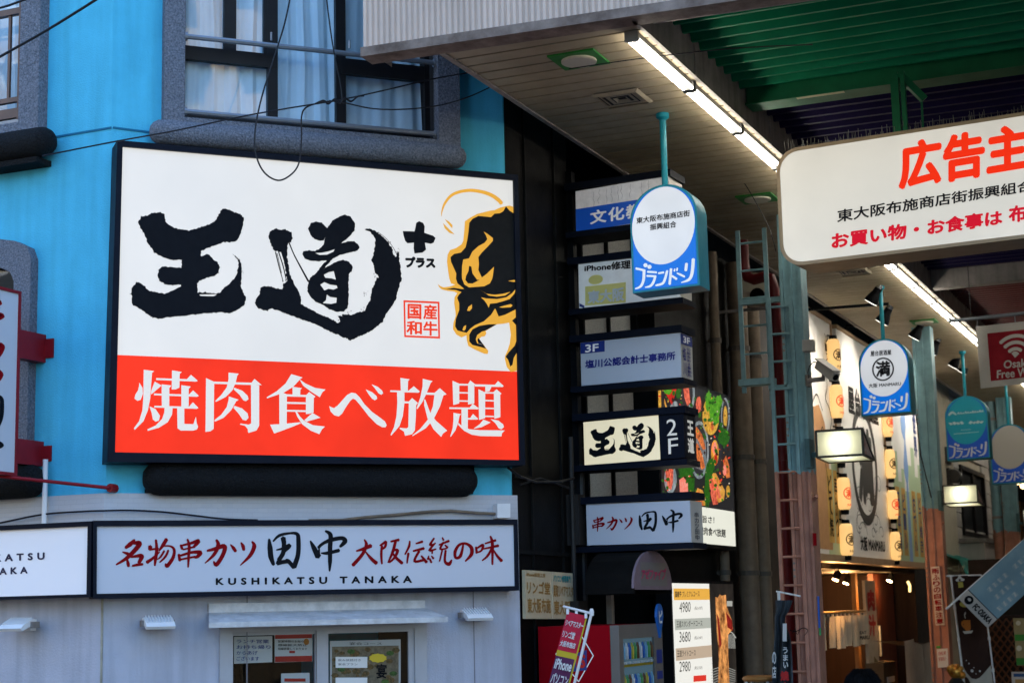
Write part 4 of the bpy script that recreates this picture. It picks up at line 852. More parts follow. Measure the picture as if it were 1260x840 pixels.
def scatter(name, mt, n_, s0, s1, o, asp=1.6):
    L = []
    for i in range(n_):
        x = random.uniform(722, 1246); y = random.uniform(-25+(x-720)*.2, 820); r_ = random.uniform(s0, s1); a = random.uniform(0, pi); k_ = random.uniform(1, asp)
        L.append([(x+r_*(cos(t_)*cos(a)-sin(t_)*sin(a)*k_)*.8, y+r_*(cos(t_)*sin(a)+sin(t_)*cos(a)*k_)) for t_ in [q*pi/3+random.uniform(-.3, .3) for q in range(6)]])
    b = MB()
    for i, p in enumerate(L): b.poly(p, F3, o+.00002*i)
    b.build(name, mt, t, fix=False)
scatter('herb_leaf', LEAF, 20, 4, 12, .025); scatter('dark_herb', LEAFD, 80, 5, 16, .0275); scatter('chilli', lit('lit_chilli', (.9, .05, .02), 1.1), 18, 4, 8, .030, 2.5); scatter('garlic', lit('lit_garlic', (1, .85, .6), 1), 26, 3, 6, .0318); scatter('grain', LYEL, 20, 3, 6, .0334); scatter('pepper', lit('lit_pepper', (.05, .012, .008), .8, .5, 40), 40, 5, 14, .0352)
b = MB(); text(b, 'ざ肉の旨さ！', [(845, 631), (879, 635), (879, 644), (845, 641)], PF, .003, .02); text(b, 'こだわりの焼肉食べ放題', [(834, 643), (893, 651), (893, 661), (834, 654)], PF, .003, .025); b.build('lettering', INK, t, fix=False)

PM = XP(XF+.16)
y0 = PM(829.5, 760).y; ym = PM(875, 780).y; y1 = PM(904.5, 780).y; z1 = PM(850, 717.3).z; z0 = 1.0
t = thing('menu_lightbox', 'lit menu panel with course prices and a grilled skewer picture', 'sign', (XF+.1, (y0+y1)/2, z0))
ML = Loc((XF+.16, 0, 0), (0, 1, 0), (0, 0, 1))
b = MB(); b.box((XF+.003, y0-.03, z0-.03), (XF+.15, y1+.05, z1+.03)); b.build('cabinet', BLACK, t)
b = MB(); b.slab(fr(y0, ym, z0, z1), ML, -.01, 0); b.build('price_panel', lit('lit_menu_white', (1, .98, .9), .97), t)
b = MB(); b.slab(fr(ym+.003, y1, z0, z1), ML, -.01, 0); b.build('picture', lit('lit_menu_black', (.03, .025, .02), 1, .5, 5, (.01, .008, .008)), t)
M5f = at(PM, 800, 660, 4.667)
def mrow(nm, mt, ya, yb):
    za, zb2 = PM(850, 660+ya/4.667).z, PM(850, 660+yb/4.667).z
    b = MB(); b.slab(fr(y0+.01, ym-.004, zb2, za), ML, 0, .002); b.build(nm, mt, t)
mrow('orange_band', lit('lit_orange', (.95, .5, .08), .95), 297, 362); mrow('grey_band', lit('lit_grey', (.55, .57, .5), .9), 468, 530); mrow('brown_band', lit('lit_tan', (.65, .5, .36), .9), 632, 702)
b = MB(); b.slab([(250, 797), (322, 792), (322, 826), (250, 832)], M5f, 0, .002); b.build('red_tag', lit('lit_tag_red', (.9, .05, .03), .9), t)
b = MB()
text(b, '国産牛', [(143, 312), (180, 310), (180, 345), (143, 348)], M5f, .004, .03)
for s_, q in (('プレミアムコース', [(184, 312), (284, 308), (284, 342), (184, 346)]), ('王道スタンダードコース', [(152, 482), (300, 476), (300, 512), (152, 520)]), ('王道ライトコース', [(155, 650), (262, 646), (262, 682), (155, 690)])): text(b, s_, q, M5f, .004, .01)
for s_, y in (('4980', 375), ('3680', 545), ('2980', 715)): text(b, s_, [(168, y), (232, y-2), (232, y+55), (168, y+60)], M5f, .004, .0)
for s_, y in (('(税込5,478円)', 400), ('(税込4,048円)', 570), ('(税込3,278円)', 742)): text(b, s_, [(255, y), (300, y-2), (300, y+20), (255, y+22)], M5f, .004, 0)
b.build('lettering', lit('lit_menu_ink', (.05, .05, .04), .6), t, fix=False)
b = MB(); b.poly([(375,345),(388,350),(400,330),(412,338),(435,332),(440,400),(470,480),(475,530),(448,560),(448,650),(452,760),(458,900),(388,900),(395,700),(384,560),(378,450)], M5f, .003); b.build('grilled_skewer', lit('lit_skewer', (1, .42, .12), 1.1, .6, 9, (.05, .008, .003)), t, fix=False)
b = MB(); b.poly([(435,430),(470,480),(475,540),(445,520)], M5f, .005); b.poly([(384,440),(396,470),(410,620),(398,640)], M5f, .005); b.build('charred_meat', lit('lit_char', (.35, .02, .015), .9, .5, 20), t, fix=False)
b = MB()
for i in range(7): b.stroke([(350, 800-i*16+60, 3), (420, 770-i*14+60, 4), (490, 780-i*12+60, 3)], M5f, .002)
for i in range(6): b.stroke([(448+i*7, 560, 3), (452+i*7, 640, 3)], M5f, .0024)
b.stroke([(445, 545, 6), (470, 550, 6), (492, 580, 6)], M5f, .0026); b.poly([(440, 368), (472, 368), (472, 398), (440, 398)], M5f, .003)
b.build('grill_wire', lit('lit_wire', (.5, .5, .45), .9), t, fix=False)

# ================================================================== entrance canopy
XA = -4.35; PA = XP(XA)
ya = PA(780, 720).y; yb = PA(827, 720).y; zb_ = PA(803, 725).z; zt = PA(803, 677).z; yc = (ya+yb)/2
t = thing('barrel_canopy', 'small grey barrel canopy with a pink arched end over the entrance', 'canopy', (XF, yc, zb_))
AP = [(yc-(yb-ya)/2*cos(pi*i/16), zb_+(zt-zb_)*sin(pi*i/16)**.9) for i in range(17)]
AL = Loc((XA, 0, 0), (0, 1, 0), (0, 0, 1))
b = MB(); vs = []
for x in (XF+.25, XA-.02): vs += [Vector((x, p[0], p[1])) for p in AP]
b.add(vs, [(i, i+1, 17+i+1, 17+i) for i in range(16)]); b.box((XF+.25, ya, zb_-.03), (XA, ya+.03, zb_+.01)); b.box((XF+.0, yb-.03, zb_-.03), (XA, yb, zb_+.01)); b.build('awning_sheet', mat('smoked_canvas', (.008, .0075, .007), .7, var=.3, spec=.06), t, fix=False)
b = MB(); b.slab(AP, AL, -.02, 0); b.build('arched_end', mat('faded_pink_board', (.24, .17, .2), .5, var=.15), t)
b = MB(); b.slab(fr(yc-.3, yc+.33, zb_+.03, zb_+.21), AL, 0, .002); b.build('grey_patch', mat('grey_patch_film', (.2, .18, .165), .5), t)
b = MB(); text(b, 'アゼファイブ', [(789.5, 699.5), (820, 698.5), (819, 714), (789.5, 712)], PA, .005, .03, shear=.15); b.build('lettering', mat('magenta_film', (.55, .02, .12), .4), t, fix=False)
b = MB(); b.box((XF+.002, yb+.2, 0), (XF+.05, yb+.26, zb_)); b.box((XF-.9, YR1-.4, 0), (XF-.84, YR1-.3, 2.1)); b.build('door_post', CONC, t)

# ================================================================== vending machine
vx0, vx1, vy0, vy1, vz = -4.94, -4.305, 11.77, 12.75, 1.925
t = thing('vending_machine', 'red sided drinks vending machine against the black wall', 'vending machine', (-4.6, 12.2, 0))
b = MB(); b.box((vx0, vy0, .05), (vx1-.07, vy1, vz)); b.build('body', mat('red_enamel', (.3, .002, .008), .5, var=.1, spec=.04), t)
b = MB(); b.box((vx1-.068, vy0+.002, .05), (vx1-.02, vy1, vz)); b.frame(fr(vy0+.002, vy1, .05, vz), fr(vy0+.09, vy1-.2, .5, vz-.1), Loc((vx1, 0, 0), (0, 1, 0), (0, 0, 1)), -.02, 0); b.build('front_panel', mat('grey_white_enamel', (.17, .15, .13), .35, var=.05), t)
b = MB(); b.box((vx0+.05, vy0+.05, 0), (vx1-.08, vy1-.05, .05)); b.build('plinth', BLACK, t)
VL = Loc((vx1-.02, 0, 0), (0, 1, 0), (0, 0, 1))
b = MB(); b.slab(fr(vy0+.09, vy1-.2, .5, vz-.1), VL, 0, .002); b.build('display_back', mat('display_back', (.05, .11, .16), .5, emit=.22, ecol=(.3, .5, .62)), t)
cols = [('pale_blue', (.2, .4, .55)), ('yellow', (.5, .4, .05)), ('white', (.6, .6, .6)), ('green', (.08, .3, .1)), ('blue', (.03, .12, .4)), ('brown', (.15, .07, .03))]
for r_ in range(4):
    zc = vz-.25-r_*.23
    for c in range(11):
        yy = vy0+.125+c*.062; nm, cc = cols[(c*2+r_+c//3) % 6]
        b = MB(); b.lathe((vx1-.02, yy, zc), (0, 0, 1), [(0, .018), (.005, .021), (.085, .021), (.105, .014), (.12, .009)], 10); b.sm = True
        b.build('drink_bottle', mat('label_'+nm, cc, .35), t)
b = MB()
for r_ in range(4):
    zc = vz-.285-r_*.23
    for c in range(11): yy = vy0+.125+c*.062; b.box((vx1-.02, yy-.015, zc), (vx1-.004, yy+.015, zc+.018))
b.build('button_row', WHITEP, t)
b = MB()
for r_ in range(4): zc = vz-.305-r_*.23; b.box((vx1-.02, vy0+.12, zc), (vx1-.008, vy1-.22, zc+.018))
b.build('price_strip', mat('yellow_strip', (.6, .4, .03), .4), t)
b = MB(); b.poly(rq(vy0+.09, .5, vy1-.2, vz-.1), VL, .018); b.build('pane', GLASSD, t, fix=False)
SDE = YP(vy0)
b = MB()
D1 = [(712, 776), (730, 806), (712, 838), (684, 804)]
for k_ in range(4):
    p, q = D1[k_], D1[(k_+1) % 4]; b.stroke([(p[0], p[1], 1.2), ((p[0]+q[0])/2, (p[1]+q[1])/2, 1.2), (q[0], q[1], 1.2)], SDE, .003)
b.build('diamond_emblem', mat('white_film', (.75, .75, .75)), t, fix=False)
b = MB(); b.poly([(700, 806), (722, 799), (722, 824), (700, 826)], SDE, .004); b.build('emblem_patch', DBLUE, t, fix=False)
b = MB(); text(b, 'IS', [(709, 806), (720.5, 804), (720.5, 821), (709, 822)], SDE, .006, .05); b.build('emblem_lettering', mat('red_film', (.5, .02, .02)), t, fix=False)
b = MB(); yy = vy1-.09; b.slab([(yy+.075*cos(i*pi/8)*(1 if sin(i*pi/8) > 0 else max(0, 1+sin(i*pi/8)*.9)), vz+.05+(.1*sin(i*pi/8) if sin(i*pi/8) > 0 else .16*sin(i*pi/8))) for i in range(16)], VL, .02, .04); b.build('blue_badge', mat('badge_blue', (.02, .12, .4), .35), t)
b = MB(); text(b, 'ピ', [(yy-.04, vz+.1), (yy+.045, vz+.1), (yy+.045, vz), (yy-.04, vz)], VL, .043, .04); b.build('badge_lettering', WHITEP, t, fix=False)
b = MB()
for z, h_ in ((vz-.3, .1), (vz-.42, .06)): b.slab(fr(vy1-.15, vy1-.03, z, z+h_), VL, .02, .023)
b.build('sticker', DBLUE, t)
b = MB()
for i in range(6): b.slab(fr(vy1-.14+.01*(i % 2), vy1-.08, vz-.52-i*.07, vz-.49-i*.07), VL, .02, .022)
b.build('sticker', GREYINK, t)

# notice boards on the black wall
TAN = mat('tan_film', (.36, .2, .06), .5); 
def nb(name, label, q, rows):
    t = MB(); t.slab(q, FX, .02, .045); r = t.build(name, mat('aged_board', (.62, .53, .36), .6, var=.12)); tag(r, label, 'notice', 'notice boards on the black wall')
    for mt, s_, qq in rows: k = MB(); text(k, s_, qq, FX, .048, .03); k.build('lettering', mt, r, fix=False)
nb('notice_board', 'cream notice board with tan writing nearest the blue building', [(646, 700.7), (678.5, 703), (679.3, 760.9), (647, 760.7)], [(TAN, 'iPhone修理工房', [(648, 703.5), (671, 705), (671, 710), (648, 708.5)]), (TAN, 'リンゴ堂', [(648.5, 714), (677, 716), (677, 731), (648.5, 730)]), (TAN, '東大阪布施', [(649, 735), (677.5, 736), (678, 754), (649.5, 754)])])
nb('notice_board', 'cream notice board with teal heading behind the leaning banner', [(679.8, 703), (709, 705.2), (709.5, 761), (680.4, 760.9)], [(mat('teal_film', (.02, .28, .3), .5), 'パソコン修理専門', [(681, 706.5), (702, 708), (702, 716.5), (681, 715.5)]), (TAN, '買取リペアマスター', [(681, 719), (708, 720.5), (708.5, 735), (681, 734)]), (TAN, '東大阪店', [(681.5, 738), (708.5, 739), (709, 756), (682, 756)])])

# leaning banner
PN = YP(11.3)
t = thing('advertising_banner', 'leaning red, yellow and purple shop banner before the vending machine', 'banner', (PN(640, 1090).x, 11.3, 0))
top = PN(728, 753.5); bot = PN(642, 1085); bot.z = 0.06
b = MB(); b.tube([bot, top], .011, 8); b.tube([PN(693, 745.5), PN(729, 754.5)], .009, 8); b.lathe(top-Vector((0, 0, .02)), (0, 0, 1), [(0, .016), (.03, .018), (.05, .01)], 8); b.build('pole', WHITEP, t)
b = MB(); b.lathe((bot.x, 11.3, 0), (0, 0, 1), [(0, .2), (.05, .19), (.09, .06), (.12, .03)], 20); b.build('base', WHITEP, t)
def ban(u, v): return (698+25*u-77*v*.96+0*u, 752+5.5*u+283*v)
def cloth(mb, v0, v1, o, u0=0, u1=1, n=24):
    vs = []; fs = []
    for j in range(n+1):
        for i in range(9):
            u = u0+(u1-u0)*i/8; v = v0+(v1-v0)*j/n; x, y = ban(u, v); vs.append(PN(x, y, o+.012*sin(4*u+9*v)))
    for j in range(n):
        for i in range(8): a = j*9+i; fs.append((a, a+1, a+10, a+9))
    mb.add(vs, fs); mb.sm = True
b = MB(); cloth(b, 0, 1, 0); cl = b.build('cloth', mat('yellow_cloth', (.55, .42, .03), .8), t, fix=False)
b = MB(); cloth(b, .0, .165, .002, 0, .93); b.v = b.v; b.build('red_field', mat('red_cloth', (.5, .02, .05), .8), cl, fix=False)
b = MB(); cloth(b, .19, .5, .002, 0, .92); b.build('purple_field', mat('purple_cloth', (.1, .025, .08), .8), cl, fix=False)
b = MB()
Bq = lambda u0, v0, u1, v1: [ban(u0, v0), ban(u1, v0), ban(u1, v1), ban(u0, v1)]
for s_, q in (('リペアマスター', (.05, .032, .93, .058)), ('リンゴ堂', (.05, .078, .65, .108)), ('大阪布施店', (.05, .122, .8, .147)), ('iPhone', (.05, .2, .88, .245)), ('パソコン', (.05, .262, .88, .308)), ('修理', (.1, .33, .8, .4))): text(b, s_, Bq(*q), PN, .018, .03)
b.build('lettering', mat('white_cloth_print', (.65, .65, .65), .8), cl, fix=False)
b = MB()
for u in (0.02, .45, .92): x, y = ban(u, 0); b.bar(PN(x, y-3.5+u*.2, .0), PN(x, y+3, .008), .02, .004, (0, 1, 0))
b.build('tab', WHITEP, t)

# ================================================================== arcade canopy
XE, XI, ZR = -4.697, -3.36, 5.93
YB, YEND = 9.76, 46.0
AC = thing('arcade_canopy', 'shopping arcade roof with ribbed cream fascia, slatted soffit and coloured roof sheets', 'canopy', (-3.4, 9.7, 5.7))
fd = Vector((cos(rad(2.7)), sin(rad(2.7)), 0)); fn = Vector((fd.y, -fd.x, 0)); f0 = Vector((-5.19, 9.60, 0))
b = MB(); pitch = .041; n = int(8.9/pitch); vs = []
for i in range(n):
    for dx, o in ((0, 0), (.008, .014), (.026, .014), (.034, 0)):
        p = f0+fd*(i*pitch+dx)+fn*o
        vs += [Vector((p.x, p.y, 5.77)), Vector((p.x, p.y, 8.0))]
b.add(vs, [(2*i, 2*i+2, 2*i+3, 2*i+1) for i in range(len(vs)//2-1)])
e = f0+fd*.0; g_ = e-fn*.45
b.quad((e.x, e.y, 5.77), (g_.x, g_.y, 5.77), (g_.x, g_.y, 8), (e.x, e.y, 8))
b.build('fascia_cladding', mat('cream_cladding', (.62, .48, .39), .5, var=.1, vs=3, streak=.15), AC, fix=False)
b = MB(); 
def along(s0, s1, o0, o1, z0, z1):
    q = [f0+fd*s0+fn*o0, f0+fd*s1+fn*o0, f0+fd*s1+fn*o1, f0+fd*s0+fn*o1]
    return [Vector((p.x, p.y, z0)) for p in q], [Vector((p.x, p.y, z1)) for p in q]
b.hexa(*along(-.012, 8.9, .022, -.16, 5.705, 5.768)); b.build('edge_beam', mat('stained_beam', (.26, .2, .165), .7, var=.6, vs=5, bump=.2, col2=(.09, .06, .045)), AC)
b = MB(); b.hexa(*along(.6, 8.9, -.4, -.44, 5.8, 8.0)); b.quad((-5.2, 9.6, 8.0), (3.6, 10, 8.0), (3.6, 46, 8.0), (-5.2, 46, 8.0)); b.build('roof_top', CONC, AC, fix=False)
b = MB(); y = YB+.02; 
while y < YEND: b.box((XE+.03, y, ZS), (XI, y+.148, ZS+.012)); y += .17
b.build('soffit_strips', SOFF, AC)
b = MB(); b.box((XE+.03, YB, ZS+.07), (XI-.002, YEND, ZS+.09)); b.build('soffit_backing', SOFFB, AC)
b = MB(); b.box((XE-.01, YB, ZS-.012), (XE+.028, YEND, ZS+.05)); b.build('soffit_trim', CONC, AC)
b = MB(); b.box((XI+.002, YB, ZS-.004), (XI+.03, YEND, ZR+.05))
for y in range(11, 46, 2): b.box((XI+.03, y, ZS), (XI+.036, y+.03, ZR))
b.build('side_trim', CONC, AC)
def roof(nm, m_, y0, y1, st, h_, w_):
    b = MB(); b.box((XI+.03, y0, ZR+h_), (3.6, y1, ZR+h_+.03)); y = y0+st*.4
    while y < y1-.05:
        b.hexa([(XI+.032, y, ZR), (XI+.032, y+w_, ZR), (XI+.032, y+w_+.02, ZR+h_-.001), (XI+.032, y-.02, ZR+h_-.001)], [(3.6, y, ZR), (3.6, y+w_, ZR), (3.6, y+w_+.02, ZR+h_-.001), (3.6, y-.02, ZR+h_-.001)]); y += st
    b.build(nm, m_, AC, label=None)
roof('green_roof_sheet', GREEN, YB+.1, 12.3, .2, .06, .03)
roof('purple_roof_sheet', PURPLE, 12.46, 20.3, .2, .04, .03)
roof('red_roof_sheet', REDROOF, 20.5, YEND, .16, .04, .05)
b = MB(); b.box((XI+.04, 12.3, ZR-.09), (3.6, 12.44, ZR+.1)); b.box((XI+.04, 12.26, ZR-.1), (3.6, 12.48, ZR-.088)); b.build('cross_beam', GREENP, AC)
for y_, z_ in ((20.3, .2), (27, .12)): b = MB(); b.box((XI+.04, y_, ZR-z_), (3.6, y_+.18, ZR+.02)); b.build('cross_beam', CONC, AC)
# light leaking at the beam's sheet joint, painted as a pale strip
b = MB(); p = ZP(ZR-.101)(985, 98); b.box((p.x-.14, 12.262, ZR-.104), (p.x+.22, 12.3, ZR-.1005)); b.build('leak_light_strip', mat('painted_leak_light', (.5, .5, .3), .5), AC)

# ---- fluorescent fixtures in a row along the soffit edge
def fixture(y0):
    t = thing('fluorescent_light', 'twin tube strip light mounted end to end along the soffit edge', 'light', (-3.40, y0, ZS), 'strip lights along the soffit edge')
    b = MB(); b.box((-3.45, y0+.01, ZS-.035), (-3.385, y0+1.19, ZS-.004)); b.box((-3.465, y0+.005, ZS-.07), (-3.375, y0+(.04 if y0 < 10 else .018), ZS-.004)); b.box((-3.465, y0+1.18, ZS-.07), (-3.375, y0+1.195, ZS-.004)); b.build('housing', mat('grey_enamel', (.13, .13, .125), .5), t)
    for x in (-3.447, -3.387): b = MB(); b.tube([(x, y0+.015, ZS-.058), (x, y0+1.185, ZS-.058)], .0115, 8); b.sm = True; b.build('tube', TUBE, t)
    return t
fx0 = fixture(9.92)
for i in range(1, 24): copy_tree(fx0, loc=(-3.40, 9.92+1.22*i, ZS))
# make every strip light findable
_strip = [o for o in COL.objects if o.name.startswith('fluorescent_light') and o.parent is None]
for i, o in enumerate(sorted(_strip, key=lambda o: o.location.y)):
    if i == 0: o['label'] = 'twin tube strip light nearest the cream fascia, its dark end cap showing'
    elif i == 1: o['label'] = 'twin tube strip light second from the fascia, ahead of the white overhead billboard'
    elif i == 2: o['label'] = 'twin tube strip light running in behind the corner of the overhead billboard'
    elif i < 7: o['label'] = 'twin tube strip light hidden behind the overhead billboard'; pass
    elif i < 14: o['label'] = '%s twin tube strip light of the far row, counted from the overhead billboard' % ('first', 'second', 'third', 'fourth', 'fifth', 'sixth', 'seventh')[i-7]
    else: o['label'] = 'twin tube strip light of the far row hidden behind the red wireless flag'

# ---- downlights and vents
def downlight(x, y, label):
    t = thing('downlight', label, 'light', (x, y, ZS), 'downlights in the soffit')
    b = MB(); b.hexa([(x-.165, y-.165, ZS-.014), (x+.165, y-.165, ZS-.014), (x+.165, y+.165, ZS-.014), (x-.165, y+.165, ZS-.014)], [(x-.165, y-.165, ZS-.002), (x+.165, y-.165, ZS-.002), (x+.165, y+.165, ZS-.002), (x-.165, y+.165, ZS-.002)]); b.build('plate', mat('bright_green_plate', (.02, .2, .03), .5, var=.2), t)
    b = MB(); b.lathe((x, y, ZS-.015), (0, 0, -1), [(0, .12), (.012, .12), (.016, .112), (.008, .105)], 24); b.sm = True; b.build('ring', mat('cream_ring', (.5, .47, .38), .5), t)
    b = MB(); b.lathe((x, y, ZS-.015), (0, 0, -1), [(0, .104), (.009, .104)], 24); b.build('lens', mat('cream_lens', (.45, .43, .34), .4), t)
    return t
downlight(-3.924, 10.3, 'unlit round downlight in a green plate, right below the cream fascia')
downlight(-3.916, 14.74, 'unlit round downlight in a green plate, left of the overhead billboard')
downlight(-3.81, 22.55, 'small far downlight in a green plate among the black spotlights')
t_ = downlight(-3.86, 29.4, 'small far downlight just under the red wireless flag')
def vent(x, y, label):
    t = thing('ceiling_vent', label, 'vent', (x, y, ZS), 'vents in the soffit')
    b = MB()
    for k in range(4):
        r0, r1 = .18-.042*k, .155-.042*k; z0, z1 = ZS-.012-.004*k, ZS-.03+.006*k
        L0 = [(-r0, -r0), (r0, -r0), (r0, r0), (-r0, r0)]; L1 = [(-r1, -r1), (r1, -r1), (r1, r1), (-r1, r1)]
        for i in range(4):
            j = (i+1) % 4
            b.quad((x+L0[i][0], y+L0[i][1], z0), (x+L0[j][0], y+L0[j][1], z0), (x+L1[j][0], y+L1[j][1], z1), (x+L1[i][0], y+L1[i][1], z1))
    b.build('grille', mat('dusty_vent', (.33, .28, .2), .6, var=.3), t, fix=False)
    b = MB(); b.box((x-.16, y-.16, ZS-.004), (x+.16, y+.16, ZS-.002)); b.build('duct', BLACK, t)
vent(-3.96, 11.25, 'square ceiling vent between the fascia and the round hanging sign'); vent(-3.89, 18.62, 'small far ceiling vent under the overhead billboard')

# ================================================================== hanging round-topped signs
MX, MY = -3.836, 11.797
HP = YP(11.68)
def hs(x, y): p = HP(x, y); return (p.x-MX, p.z-ZS)
ARC = [hs(816.2-41*cos(pi*i/28), 267+5*cos(pi*i/28)-40*sin(pi*i/28)) for i in range(29)]+[hs(860.9, 350.9), hs(778.3, 360.8)]
ARCI = [hs(816.3-38.4*cos(pi*i/28), 267.3+4.6*cos(pi*i/28)-37.4*sin(pi*i/28)) for i in range(29)]+[hs(858.3, 348.7), hs(780.9, 358)]
def dsk(sc=1.0): return [hs(816.5+38.6*sc*cos(i*pi/24), 277.6-4.6*sc*cos(i*pi/24)+47.6*sc*sin(i*pi/24)) for i in range(48)]
KB = [[(160,255,34),(230,272,34),(300,290,36)],[(285,285,44),(278,430,44),(235,530,40),(150,572,18)],[(340,308,32),(480,318,32)],[(330,372,32),(470,378,30)],[(462,372,36),(430,470,40),(380,530,36),(302,548,16)],[(508,332,30),(592,318,32)],[(645,292,36),(610,420,40),(570,490,40),(468,520,26)],[(705,262,40),(683,502,40)],[(715,370,30),(790,420,40)],[(762,265,24),(754,300,24)],[(802,250,24),(794,292,24)],[(795,330,18),(850,352,34),(915,385,30)],[(945,180,46),(932,290,44)],[(1050,110,50),(1030,330,50),(980,430,44),(862,475,14)]]
HEX = [[(308+36*cos(i*pi/3+.2), 207+36*sin(i*pi/3+.2)) for i in range(6)], [(370+36*cos(i*pi/3+.2), 232+36*sin(i*pi/3+.2)) for i in range(6)]]
SBLUE = mat('lit_blue_film', (.005, .06, .25), .3, emit=.7, ecol=(.002, .19, .82)); SWHITE = mat('lit_cool_acrylic', (.35, .36, .38), .3, emit=.62, evar=.2, ecol=(.88, .93, 1))
UBLUE = mat('faint_glow_blue_film', (.006, .07, .42), .35, emit=.1, ecol=(.005, .09, .6)); UTEAL = mat('faint_glow_teal_film', (.004, .24, .33), .35, emit=.06, ecol=(.01, .5, .6)); UGREY = mat('unlit_grey_acrylic', (.5, .49, .45), .4)  # blue and teal films of the unlit signs carry a faint added glow
KANA = mat('kana_film', (.75, .75, .75), .4, emit=.3, ecol=(1, 1, 1))
def hang_sign(label, x, y, k, blue, disc, content, kana_m=KANA):
    t = thing('hanging_sign', label, 'sign', (x, y, ZS), 'round topped signs hung from the soffit')
    L = Loc((x, y-.117*k, ZS), (k, 0, 0), (0, 0, k)); L.n = Vector((0, -1, 0))
    top = max(p[1] for p in ARC)
    b = MB(); b.slab(ARC, L, -.25*k, -.004); b.sm = True; b.build('case', TEAL, t)
    b = MB(); b.slab(ARCI, L, -.004, 0.0); b.build('blue_face', blue, t)
    d = [p for p in dsk()]
    b = MB(); b.poly(d, L, .003); b.build('disc', disc, t, fix=False)
    zt = ZS+(top+.01)*k
    b = MB(); b.lathe((x, y, ZS-.002), (0, 0, -1), [(0, .05), (.03, .05), (.05, .026), ((ZS-zt)*.5, .024), (ZS-zt+.03, .024)], 12); b.sm = True; b.build('pole', TEAL, t)
    HL = lambda u, v, o=0: L(*hs(u, v), o)
    HL.n = L.n
    K = at(HL, 770, 310, 12.6)
    b = MB(); strokes(b, KB, K, .003*k); [b.poly(h_, K, .003*k) for h_ in HEX]; b.build('lettering', kana_m, t, fix=False)
    for nm, mt, fnc in content:
        q = MB(); fnc(q, HL); q.build(nm, mt, t, fix=False)
    return t
def c1(k, P):
    text(k, '東大阪布施商店街', [(783.3, 268), (849.2, 258.3), (849.2, 266.3), (783.3, 275.8)], P, .006, .025); text(k, '振興組合', [(800, 276), (832.5, 271.8), (832.5, 280), (800, 283.8)], P, .006, .025)
hang_sign('nearest hanging sign, lit white disc with two lines of small characters', MX, MY, 1.0, SBLUE, SWHITE, [('disc_lettering', INK, c1)])
def maru(k, P, cx, cy, rx, ry, th, o, shear=-.1):
    n = 40
    ou = [(cx+rx*cos(2*pi*i/n), cy+shear*rx*cos(2*pi*i/n)+ry*sin(2*pi*i/n)) for i in range(n)]; a = (rx-th)/rx; c_ = (ry-th)/ry
    inn = [(cx+rx*a*cos(2*pi*i/n), cy+shear*rx*a*cos(2*pi*i/n)+ry*c_*sin(2*pi*i/n)) for i in range(n)]
    k.poly(ou, P, o, [inn])
def c2(k, P):
    text(k, '屋台居酒屋', [(795, 248.5), (829, 245), (829, 254), (795, 258)], P, .006, .03); maru(k, P, 815, 279, 18, 20, 2.6, .006)
    text(k, '満', [(803, 266.5), (827, 263.5), (827, 290), (803, 293)], P, .007, .035); text(k, '大阪 MANMARU', [(791, 304.5), (844, 298.5), (844, 306), (791, 312)], P, .006, .03)
hang_sign('second hanging sign, lit white disc with a black ringed character', -3.815, 19.72, 1.12, SBLUE, SWHITE, [('disc_lettering', INK, c2)])
def c3_(k, P):
    k.stroke([(783, 268, 3), (790, 262, 5), (797, 266, 3)], P, .006)
    for i in range(11): k.stroke([(800+i*4.6, 265-i*.7, 1.6), (802+i*4.6, 261-i*.7+(i % 3), 1.6), (803+i*4.6, 265-i*.7, 1.4)], P, .006)
    for s_ in (-1, 1):
        for q_ in range(4): k.poly([(816+s_*(4+q_*7), 283-s_*(.4+q_*.8)), (816+s_*(8+q_*7), 278+(q_ % 2)*2-s_*(.6+q_*.8)), (816+s_*(13+q_*7), 280-s_*(1+q_*.8)), (816+s_*(9+q_*7), 285-s_*(.8+q_*.8))], P, .006)
    for i in range(14): k.stroke([(792+i*3.5, 306-i*.5, 1.3), (794+i*3.5, 305-i*.5, 1.3)], P, .006)
    for i in range(6): k.stroke([(806+i*3.3, 297-i*.4, 1), (808+i*3.3, 296.6-i*.4, 1)], P, .006)
hang_sign('unlit teal hanging sign with a pale wing shaped mark', -3.8, 25.64, 1.19, UBLUE, UTEAL, [('disc_lettering', mat('pale_teal_film', (.5, .62, .64), .4), c3_)], mat('kana_unlit', (.6, .6, .58), .4))
hang_sign('blank grey hanging sign farthest down the arcade', -3.73, 29.8, 1.27, UBLUE, UGREY, [], mat('kana_unlit', (.6, .6, .58), .4))

# ================================================================== overhead billboard
ph = rad(-5.3); BN = Vector((sin(ph), -cos(ph), 0)); BX_ = Vector((cos(ph), sin(ph), 0))
PBB = Pl(BN, O+ray(960, 260)/ray(960, 260).y*12.0)
o0 = PBB(957.5, 260); zt = PBB(1120, 159.5).z; zb_ = PBB(1120, 310).z
BBL = Loc((o0.x, o0.y, 0), BX_, (0, 0, 1)); WB = 3.3
def rrect(x0, z0, x1, z1, r_, n=6):
    pts = []
    for cx, cz, a0 in ((x1-r_, z1-r_, 0), (x0+r_, z1-r_, 90), (x0+r_, z0+r_, 180), (x1-r_, z0+r_, 270)):
        for i in range(n+1): a = rad(a0+90*i/n); pts.append((cx+r_*cos(a), cz+r_*sin(a)))
    return pts
t = thing('overhead_billboard', 'large cream lit billboard with red and black characters hung under the arcade roof', 'billboard', (o0.x+1.6, o0.y, zb_))
b = MB(); out = rrect(0, zb_, WB, zt, .17); inn = rrect(.026, zb_+.026, WB-.026, zt-.026, .145)
b.slab(out, BBL, -.36, -.02)
fo = [BBL(*p, .0) for p in out]; fi = [BBL(*p, .0) for p in inn]; nn = len(out)
